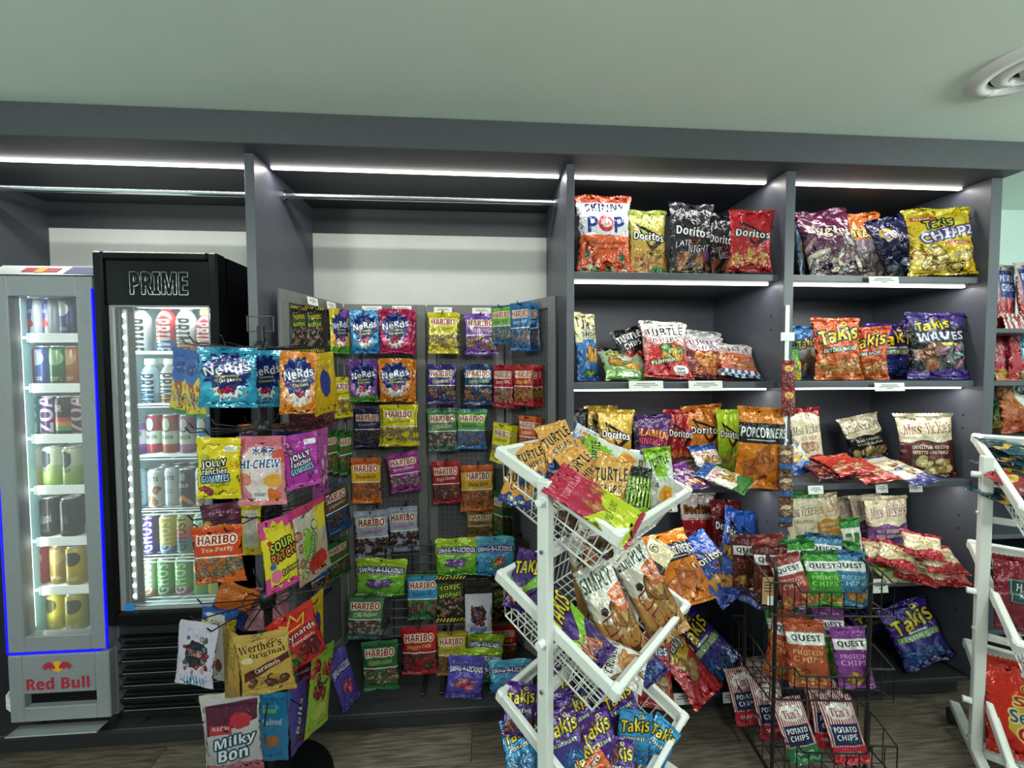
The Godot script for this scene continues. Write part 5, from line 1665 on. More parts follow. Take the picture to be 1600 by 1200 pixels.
	bag("turtle_gold", "brick", Vector3(0.084, 1.104, 0.393), Vector3(0.101, 0.147, 0.03), Vector3(0, 50, 20), "golden chip bag with striped black lettering in the top white basket, seen through the wires")
	bag("simply", "brick", Vector3(0.59, 0.661, 0.387), Vector3(0.138, 0.313, 0.069), Vector3(0, 22, -24), "tall white and brown crispy snack bag in the middle white basket, nearer of two standing")
	bag("simply", "brick", Vector3(0.433, 0.644, 0.48), Vector3(0.129, 0.294, 0.065), Vector3(0, 26, -20), "tall white and brown crispy snack bag in the middle white basket, beside its nearer twin")
	bag("simply", "brick", Vector3(0.37, 0.658, 0.269), Vector3(0.101, 0.362, 0.051), Vector3(0, 14, -8), "tall white and brown crispy snack bag in the middle white basket, at the back")
	bag("lizard", "brick", Vector3(0.322, 0.726, 0.556), Vector3(0.092, 0.248, 0.028), Vector3(0, 50, -40), "purple and lime rolled chip bag in the middle white basket, lying along the side rim")
	bag("lizard", "brick", Vector3(0.098, 0.773, 0.386), Vector3(0.101, 0.184, 0.03), Vector3(0, 40, 20), "purple and lime rolled chip bag in the middle white basket, by the upright")
	bag("whitered", "brick", Vector3(0.433, 0.676, 0.547), Vector3(0.11, 0.184, 0.033), Vector3(0, 66, -60), "white and red striped snack bag in the middle white basket, lying at the front corner")
	bag("takis_blue", "brick", Vector3(0.501, 0.614, 0.488), Vector3(0.11, 0.147, 0.033), Vector3(0, 76, -30), "purple and blue rolled tortilla chip bag in the middle white basket, under the tall bags")
	bag("takis_purple", "brick", Vector3(0.209, 0.426, 0.394), Vector3(0.115, 0.143, 0.035), Vector3(0, 18, 4), "small purple rolled tortilla chip bag in the lowest white basket, highest by the upright")
	bag("takis_purple", "brick", Vector3(0.294, 0.388, 0.449), Vector3(0.106, 0.138, 0.032), Vector3(0, 30, -14), "small purple rolled tortilla chip bag in the lowest white basket, second in line")
	bag("takis_purple", "brick", Vector3(0.46, 0.351, 0.376), Vector3(0.115, 0.143, 0.035), Vector3(0, 24, -18), "small purple rolled tortilla chip bag in the lowest white basket, leaning at the back")
	bag("takis_teal", "brick", Vector3(0.237, 0.351, 0.492), Vector3(0.115, 0.147, 0.035), Vector3(0, 34, -8), "small purple and blue rolled chip bag in the lowest white basket, nearest the upright")
	bag("takis_purple", "brick", Vector3(0.346, 0.332, 0.488), Vector3(0.11, 0.152, 0.033), Vector3(0, 34, -10), "small purple rolled tortilla chip bag in the lowest white basket, facing out in the middle")
	bag("takis_sky", "brick", Vector3(0.44, 0.308, 0.429), Vector3(0.106, 0.138, 0.032), Vector3(0, 16, 14), "small sky blue rolled chip bag in the lowest white basket, standing at the end")
	bag("takis_sky", "brick", Vector3(0.495, 0.282, 0.419), Vector3(0.092, 0.138, 0.028), Vector3(0, 30, 44), "small sky blue rolled chip bag in the lowest white basket, tipped against the end wires")
	bag("orangesmall", "brick", Vector3(0.334, 0.322, 0.526), Vector3(0.11, 0.138, 0.033), Vector3(0, 46, -30), "small orange rolled chip bag in the lowest white basket, lowest in view")
	bag("takis_purple", "brick", Vector3(0.362, 0.299, 0.523), Vector3(0.11, 0.138, 0.033), Vector3(0, 46, 14), "small purple rolled tortilla chip bag in the lowest white basket, beside the small orange bag")
	bag("takis_purple", "brick", Vector3(0.093, 0.386, 0.406), Vector3(0.101, 0.138, 0.03), Vector3(0, 40, 10), "small purple rolled tortilla chip bag in the lowest white basket, outside the upright")
	bag("takis_sky", "brick", Vector3(0.113, 0.324, 0.464), Vector3(0.101, 0.138, 0.03), Vector3(0, 50, -10), "small sky blue rolled chip bag in the lowest white basket, low outside the upright")
	bag("q_brown", "brick", Vector3(1.055, 0.662, 0.215), Vector3(0.13, 0.2, 0.042), Vector3(-6, 8, 0), "dark red-brown protein chip bag at the corner of the wire rack top tier")
	bag("q_brown", "brick", Vector3(1.023, 0.662, 0.131), Vector3(0.13, 0.2, 0.042), Vector3(-6, 6, 0), "dark red-brown protein chip bag behind its twin on the wire rack top tier")
	bag("q_rose", "brick", Vector3(1.125, 0.662, 0.262), Vector3(0.12, 0.18, 0.038), Vector3(-6, 14, -14), "rosy protein chip bag slumped at the front of the wire rack top tier")
	bag("q_green", "brick", Vector3(1.215, 0.662, 0.266), Vector3(0.13, 0.19, 0.042), Vector3(-6, 12, 0), "green protein chip bag at the front of the wire rack top tier")
	bag("q_green", "brick", Vector3(1.186, 0.672, 0.208), Vector3(0.13, 0.2, 0.042), Vector3(-6, 10, -4), "green protein chip bag second row of the wire rack top tier")
	bag("q_blue", "brick", Vector3(1.31, 0.662, 0.271), Vector3(0.13, 0.19, 0.042), Vector3(-6, 12, 2), "steel blue protein chip bag at the front of the wire rack top tier")
	bag("q_blue", "brick", Vector3(1.278, 0.682, 0.197), Vector3(0.14, 0.2, 0.045), Vector3(-6, 14, 6), "steel blue protein chip bag second row of the wire rack top tier")
	bag("q_rose", "brick", Vector3(1.11, 0.672, 0.16), Vector3(0.13, 0.2, 0.042), Vector3(-6, 10, -6), "rosy protein chip bag second row of the wire rack top tier")
	bag("q_green", "brick", Vector3(1.359, 0.662, 0.185), Vector3(0.13, 0.19, 0.042), Vector3(-6, 12, 8), "green protein chip bag at the back of the wire rack top tier")
	bag("q_orange", "brick", Vector3(1.085, 0.367, 0.218), Vector3(0.13, 0.24, 0.042), Vector3(-6, 8, 14), "rust orange protein chip bag leaning at the corner of the wire rack second tier")
	bag("q_orange", "brick", Vector3(1.165, 0.367, 0.266), Vector3(0.15, 0.22, 0.048), Vector3(-6, 16, 2), "rust orange protein chip bag at the front of the wire rack second tier")
	bag("q_green", "brick", Vector3(1.261, 0.367, 0.215), Vector3(0.13, 0.21, 0.042), Vector3(-6, 12, -2), "green protein chip bag behind the rust orange bag on the second tier")
	bag("q_green", "brick", Vector3(1.148, 0.387, 0.184), Vector3(0.13, 0.21, 0.042), Vector3(-6, 10, -3), "green protein chip bag at the back corner of the second tier")
	bag("q_purple", "brick", Vector3(1.329, 0.367, 0.282), Vector3(0.13, 0.2, 0.042), Vector3(-6, 14, -2), "purple protein chip bag at the front of the wire rack second tier")
	bag("q_purple", "brick", Vector3(1.297, 0.397, 0.209), Vector3(0.12, 0.2, 0.038), Vector3(-6, 10, 2), "purple protein chip bag second row of the wire rack second tier")
	bag("q_purple", "brick", Vector3(1.215, 0.427, 0.12), Vector3(0.13, 0.2, 0.042), Vector3(-6, 10, 0), "purple protein chip bag at the back of the wire rack second tier")
	bag("tim_navy", "brick", Vector3(1.043, 0.112, 0.133), Vector3(0.12, 0.2, 0.038), Vector3(-6, 16, -8), "striped potato chip bag with navy panel at the back of the wire rack lowest tier")
	bag("tim_navy", "brick", Vector3(1.097, 0.112, 0.199), Vector3(0.12, 0.2, 0.038), Vector3(-6, 18, -6), "striped potato chip bag with navy panel second along the wire rack lowest tier")
	bag("tim_navy", "brick", Vector3(1.116, 0.132, 0.1), Vector3(0.12, 0.2, 0.038), Vector3(-6, 12, -6), "striped potato chip bag with navy panel hindmost on the wire rack lowest tier")
	bag("tim_green", "brick", Vector3(1.137, 0.112, 0.293), Vector3(0.12, 0.19, 0.038), Vector3(-6, 26, -10), "striped potato chip bag with green base at the front of the wire rack lowest tier")
	bag("tim_navy", "brick", Vector3(1.282, 0.122, 0.207), Vector3(0.13, 0.2, 0.042), Vector3(-6, 16, 2), "striped potato chip bag with navy panel third row of the wire rack lowest tier")
	bag("tim_navy", "brick", Vector3(1.272, 0.112, 0.252), Vector3(0.13, 0.2, 0.042), Vector3(-6, 18, 2), "striped potato chip bag with navy panel second row of the wire rack lowest tier")
	bag("tim_navy", "brick", Vector3(1.297, 0.112, 0.309), Vector3(0.13, 0.2, 0.042), Vector3(-6, 26, -4), "striped potato chip bag with navy panel foremost on the wire rack lowest tier")
	clip_strip()
	bag("jerky_red", "peg", Vector3(1.241, 1.434, 0.035), Vector3(0.058, 0.113, 0.029), Vector3(0, 0, 0), "small red sausage snack pack topmost on the hanging clip strip")
	bag("jerky_red", "peg", Vector3(1.244, 1.319, 0.035), Vector3(0.058, 0.121, 0.029), Vector3(0, 0, 0), "small red sausage snack pack second on the hanging clip strip")
	bag("jerky_blue", "peg", Vector3(1.239, 1.075, 0.035), Vector3(0.063, 0.121, 0.032), Vector3(0, 0, 0), "small brown snack pack with a blue band third on the hanging clip strip")
	bag("jerky_blue", "peg", Vector3(1.241, 0.963, 0.035), Vector3(0.064, 0.116, 0.032), Vector3(0, 0, 0), "small brown snack pack with a blue band fourth on the hanging clip strip")
	bag("jerky_blue", "peg", Vector3(1.244, 0.855, 0.035), Vector3(0.064, 0.111, 0.032), Vector3(0, 0, 0), "small brown snack pack with a blue band lowest on the hanging clip strip")
	bag("tealsnack", "brick", Vector3(1.89, 1.027, 0.375), Vector3(0.13, 0.17, 0.033), Vector3(0, 76, -14), "dark teal snack bag in the upper basket of the cut-off rack, lowest of five")
	bag("tealsnack", "brick", Vector3(1.937, 1.069, 0.353), Vector3(0.13, 0.17, 0.033), Vector3(0, 76, -6), "dark teal snack bag in the upper basket of the cut-off rack, second from the bottom")
	bag("tealsnack", "brick", Vector3(1.938, 1.11, 0.332), Vector3(0.13, 0.17, 0.033), Vector3(0, 76, 2), "dark teal snack bag in the upper basket of the cut-off rack, middle of five")
	bag("tealsnack", "brick", Vector3(1.986, 1.153, 0.311), Vector3(0.13, 0.17, 0.033), Vector3(0, 76, 10), "dark teal snack bag in the upper basket of the cut-off rack, second from the top")
	bag("tealsnack", "brick", Vector3(1.973, 1.189, 0.293), Vector3(0.13, 0.17, 0.033), Vector3(0, 76, 18), "dark teal snack bag in the upper basket of the cut-off rack, topmost of five")
	bag("jerky_red", "brick", Vector3(1.879, 1.066, 0.408), Vector3(0.12, 0.16, 0.036), Vector3(0, 60, -20), "small red sausage snack pack in the upper basket of the cut-off rack")
	bag("hawaii", "brick", Vector3(1.917, 0.575, 0.35), Vector3(0.22, 0.26, 0.066), Vector3(-20, 10, 4), "deep red snack bag with teal label standing in the middle basket by the frame edge")
	bag("octopus", "brick", Vector3(1.909, 0.124, 0.359), Vector3(0.24, 0.32, 0.072), Vector3(-20, 16, 6), "bright red crispy snack bag standing in the lowest basket by the frame edge")
	bag("octopus", "brick", Vector3(1.978, 0.087, 0.51), Vector3(0.22, 0.2, 0.066), Vector3(-20, 60, 10), "bright red crispy snack bag lying before its twin in the lowest basket")
	can("c_sky", Vector3(-1.739, 1.647, -0.115), 0.033, 0.15, false, -0.222, "blue and silver can on the top shelf of the slim cooler, first")
	can("c_sky", Vector3(-1.818, 1.647, -0.2), 0.033, 0.15, false, 0.337, "blue and silver can behind, on the top slim cooler shelf, first")
	can("c_sky", Vector3(-1.684, 1.647, -0.115), 0.033, 0.15, false, -0.277, "blue and silver can on the top shelf of the slim cooler, second")
	can("c_sky", Vector3(-1.759, 1.647, -0.2), 0.033, 0.15, false, -0.192, "blue and silver can behind, on the top slim cooler shelf, second")
	can("c_blue", Vector3(-1.608, 1.647, -0.1), 0.033, 0.15, false, -0.267, "deep blue can on the top shelf of the slim cooler")
	can("c_blue", Vector3(-1.695, 1.647, -0.2), 0.033, 0.15, false, 0.228, "deep blue can behind, on the top slim cooler shelf")
	can("c_red", Vector3(-1.78, 1.456, -0.115), 0.033, 0.155, false, -0.23, "red metallic can on the second shelf of the slim cooler")
	can("c_red", Vector3(-1.86, 1.456, -0.2), 0.033, 0.155, false, -0.32, "red metallic can behind, on the second slim cooler shelf")
	can("c_navy", Vector3(-1.72, 1.456, -0.115), 0.033, 0.155, false, -0.296, "navy blue can on the second shelf of the slim cooler")
	can("c_navy", Vector3(-1.797, 1.456, -0.2), 0.033, 0.155, false, 0.086, "navy blue can behind, on the second slim cooler shelf")
	can("c_green", Vector3(-1.651, 1.456, -0.1), 0.033, 0.155, false, 0.114, "green can on the second shelf of the slim cooler")
	can("c_green", Vector3(-1.74, 1.456, -0.2), 0.033, 0.155, false, -0.463, "green can behind, on the second slim cooler shelf")
	can("c_orange", Vector3(-1.614, 1.456, -0.115), 0.033, 0.155, false, -0.111, "orange can on the second shelf of the slim cooler")
	can("c_orange", Vector3(-1.685, 1.456, -0.2), 0.033, 0.155, false, 0.464, "orange can behind, on the second slim cooler shelf")
	can("c_teal", Vector3(-1.78, 1.261, -0.115), 0.033, 0.155, false, 0.296, "turquoise can on the third shelf of the slim cooler")
	can("c_teal", Vector3(-1.859, 1.261, -0.2), 0.033, 0.155, false, -0.081, "turquoise can behind, on the third slim cooler shelf")
	can("c_purple", Vector3(-1.709, 1.261, -0.115), 0.033, 0.155, false, 0.094, "dark purple can on the third shelf of the slim cooler")
	can("c_purple", Vector3(-1.785, 1.261, -0.2), 0.033, 0.155, false, 0.475, "dark purple can behind, on the third slim cooler shelf")
	can("c_dark", Vector3(-1.638, 1.261, -0.1), 0.033, 0.155, false, -0.218, "dark can with a rainbow band on the third shelf of the slim cooler")
	can("c_dark", Vector3(-1.726, 1.261, -0.2), 0.033, 0.155, false, 0.343, "dark can with a rainbow band behind, on the third slim cooler shelf")
	can("c_plum", Vector3(-1.601, 1.261, -0.115), 0.033, 0.155, false, 0.216, "plum can on the third shelf of the slim cooler")
	can("c_plum", Vector3(-1.671, 1.261, -0.2), 0.033, 0.155, false, -0.346, "plum can behind, on the third slim cooler shelf")
	can("c_cream", Vector3(-1.777, 1.063, -0.115), 0.033, 0.155, false, 0.131, "cream and gold can on the fourth shelf of the slim cooler")
	can("c_cream", Vector3(-1.856, 1.063, -0.2), 0.033, 0.155, false, 0.45, "cream and gold can behind, on the fourth slim cooler shelf")
	can("c_lime", Vector3(-1.708, 1.063, -0.115), 0.033, 0.155, false, -0.277, "pale lime can on the fourth shelf of the slim cooler, first")
	can("c_lime", Vector3(-1.784, 1.063, -0.2), 0.033, 0.155, false, -0.192, "pale lime can behind, on the fourth slim cooler shelf, first")
	can("c_lime", Vector3(-1.621, 1.063, -0.1), 0.033, 0.155, false, -0.207, "pale lime can on the fourth shelf of the slim cooler, second")
	can("c_lime", Vector3(-1.706, 1.063, -0.2), 0.033, 0.155, false, -0.362, "pale lime can behind, on the fourth slim cooler shelf, second")
	can("c_amber", Vector3(-1.802, 0.861, -0.115), 0.033, 0.155, false, -0.079, "amber and black can on the fifth shelf of the slim cooler")
	can("c_amber", Vector3(-1.882, 0.861, -0.2), 0.033, 0.155, false, 0.482, "amber and black can behind, on the fifth slim cooler shelf")
	can("c_black", Vector3(-1.727, 0.861, -0.115), 0.033, 0.155, false, 0.094, "matte black can with script lettering on the fifth shelf of the slim cooler")
	can("c_black", Vector3(-1.802, 0.861, -0.2), 0.033, 0.155, false, 0.475, "matte black can with script lettering behind, on the fifth slim cooler shelf")
	can("c_ink", Vector3(-1.638, 0.861, -0.1), 0.033, 0.155, false, -0.029, "ink blue can on the fifth shelf of the slim cooler")
	can("c_ink", Vector3(-1.725, 0.861, -0.2), 0.033, 0.155, false, 0.498, "ink blue can behind, on the fifth slim cooler shelf")
	can("c_pink", Vector3(-1.773, 0.668, -0.115), 0.033, 0.155, false, -0.008, "coral red can on the sixth shelf of the slim cooler")
	can("c_pink", Vector3(-1.851, 0.668, -0.2), 0.033, 0.155, false, -0.5, "coral red can behind, on the sixth slim cooler shelf")
	can("c_gold", Vector3(-1.699, 0.668, -0.115), 0.033, 0.155, false, 0.114, "dull gold can on the sixth shelf of the slim cooler")
	can("c_gold", Vector3(-1.773, 0.668, -0.2), 0.033, 0.155, false, -0.463, "dull gold can behind, on the sixth slim cooler shelf")
	can("c_yellow", Vector3(-1.625, 0.668, -0.1), 0.033, 0.155, false, 0.15, "bright yellow can on the sixth shelf of the slim cooler")
	can("c_yellow", Vector3(-1.71, 0.668, -0.2), 0.033, 0.155, false, -0.433, "bright yellow can behind, on the sixth slim cooler shelf")
	can("c_olive", Vector3(-1.796, 0.477, -0.115), 0.033, 0.155, false, -0.091, "yellow-green can on the lowest shelf of the slim cooler, first")
	can("c_olive", Vector3(-1.874, 0.477, -0.2), 0.033, 0.155, false, -0.476, "yellow-green can behind, on the lowest slim cooler shelf, first")
	can("c_olive", Vector3(-1.719, 0.477, -0.115), 0.033, 0.155, false, -0.234, "yellow-green can on the lowest shelf of the slim cooler, second")
	can("c_olive", Vector3(-1.794, 0.477, -0.2), 0.033, 0.155, false, -0.313, "yellow-green can behind, on the lowest slim cooler shelf, second")
	can("c_olive", Vector3(-1.635, 0.477, -0.1), 0.033, 0.155, false, 0.3, "yellow-green can on the lowest shelf of the slim cooler, third")
	can("c_olive", Vector3(-1.72, 0.477, -0.2), 0.033, 0.155, false, -0.024, "yellow-green can behind, on the lowest slim cooler shelf, third")
	bottle("p_clear", Vector3(-1.361, 1.591, -0.11), 0.036, 0.19, Color("20282a"), "pale bottle with black lettering on the top shelf of the black cooler")
	bottle("p_redblue", Vector3(-1.262, 1.591, -0.11), 0.036, 0.19, Color("d83a3c"), "red white and blue bottle on the top shelf of the black cooler")
	bottle("p_orange", Vector3(-1.189, 1.591, -0.11), 0.036, 0.19, Color("e4e8e8"), "white bottle with an orange base on the top shelf of the black cooler")
	bottle("p_red", Vector3(-1.112, 1.591, -0.11), 0.036, 0.165, Color("d8d040"), "red can-shaped bottle with white lettering on the top shelf of the black cooler")
	bottle("p_blue", Vector3(-1.33, 1.386, -0.11), 0.034, 0.175, Color("e4e8e8"), "frosty blue bottle on the second shelf of the black cooler, first")
	bottle("p_orange", Vector3(-1.257, 1.386, -0.11), 0.034, 0.175, Color("e4e8e8"), "white bottle with an orange base on the second shelf of the black cooler")
	bottle("p_blue", Vector3(-1.199, 1.386, -0.1), 0.034, 0.175, Color("e4e8e8"), "frosty blue bottle on the second shelf of the black cooler, second")
	bottle("p_orange", Vector3(-1.373, 1.386, -0.22), 0.034, 0.18, Color("e4e8e8"), "white bottle with an orange base at the back of the black cooler second shelf")
	can("c_violet", Vector3(-1.378, 1.184, -0.1), 0.031, 0.125, false, 0, "violet and white short can on the third shelf of the black cooler")
	can("k_crimson", Vector3(-1.331, 1.184, -0.12), 0.029, 0.155, true, 0, "crimson and mint can on the third shelf of the black cooler")
	can("k_rust", Vector3(-1.262, 1.184, -0.11), 0.029, 0.155, true, 0, "rust red and mint can on the third shelf of the black cooler")
	can("k_rose", Vector3(-1.189, 1.184, -0.1), 0.029, 0.155, true, 0, "rose pink and mint can on the third shelf of the black cooler")
	can("k_blue", Vector3(-1.122, 1.184, -0.1), 0.031, 0.15, false, 0, "bright blue can with a round badge on the third shelf of the black cooler")
	can("a_ice", Vector3(-1.381, 0.968, -0.1), 0.03, 0.155, true, 0, "ice blue coffee can on the fourth shelf of the black cooler")
	can("a_cream", Vector3(-1.313, 0.968, -0.1), 0.03, 0.155, true, 0, "off-white coffee can on the fourth shelf of the black cooler")
	can("a_white", Vector3(-1.265, 0.968, -0.115), 0.03, 0.155, true, 0, "pale grey coffee can on the fourth shelf of the black cooler")
	can("a_black", Vector3(-1.198, 0.968, -0.1), 0.03, 0.155, true, 0, "black orange-swirl coffee can on the fourth shelf of the black cooler")
	can("a_cream", Vector3(-1.134, 0.968, -0.1), 0.03, 0.155, true, 0, "off-white coffee can on the fourth shelf of the black cooler, by the door edge")
	can("a_ice", Vector3(-1.418, 0.968, -0.19), 0.03, 0.155, true, 0, "ice blue coffee can in the second row of the black cooler fourth shelf")
	can("a_white", Vector3(-1.359, 0.968, -0.2), 0.03, 0.155, true, 0, "pale grey coffee can in the second row of the black cooler fourth shelf")
	can("a_black", Vector3(-1.297, 0.968, -0.2), 0.03, 0.155, true, 0, "black orange-swirl coffee can in the second row of the black cooler fourth shelf")
	can("a_black", Vector3(-1.244, 0.968, -0.21), 0.03, 0.155, true, 0, "black orange-swirl coffee can in the second row of the black cooler fourth shelf, deeper one")
	can("g_purple", Vector3(-1.344, 0.78, -0.1), 0.031, 0.157, false, 0, "purple soda can with white lettering on the fifth shelf of the black cooler")
	can("g_yellow", Vector3(-1.275, 0.78, -0.1), 0.031, 0.157, false, 0, "yellow soda can with a blue base on the fifth shelf of the black cooler")
	can("g_rainbow", Vector3(-1.211, 0.78, -0.1), 0.031, 0.157, false, 0, "rainbow-banded soda can on the fifth shelf of the black cooler")
	can("g_mint", Vector3(-1.145, 0.78, -0.1), 0.031, 0.157, false, 0, "mint green soda can on the fifth shelf of the black cooler")
	can("g_sage", Vector3(-1.352, 0.608, -0.1), 0.031, 0.157, false, 0, "sage and orange energy can on the lowest shelf of the black cooler")
	can("g_green", Vector3(-1.288, 0.608, -0.1), 0.031, 0.157, false, 0, "vivid green energy can on the lowest shelf of the black cooler")
	can("g_lime", Vector3(-1.222, 0.608, -0.1), 0.031, 0.157, false, 0, "lime green energy can with a pink base on the lowest shelf of the black cooler")
	can("g_split", Vector3(-1.152, 0.608, -0.1), 0.031, 0.157, false, 0, "orange and lime energy can on the lowest shelf of the black cooler")
	can("g_pinky", Vector3(-1.098, 0.608, -0.1), 0.031, 0.157, false, 0, "pink and yellow energy can on the lowest shelf of the black cooler")


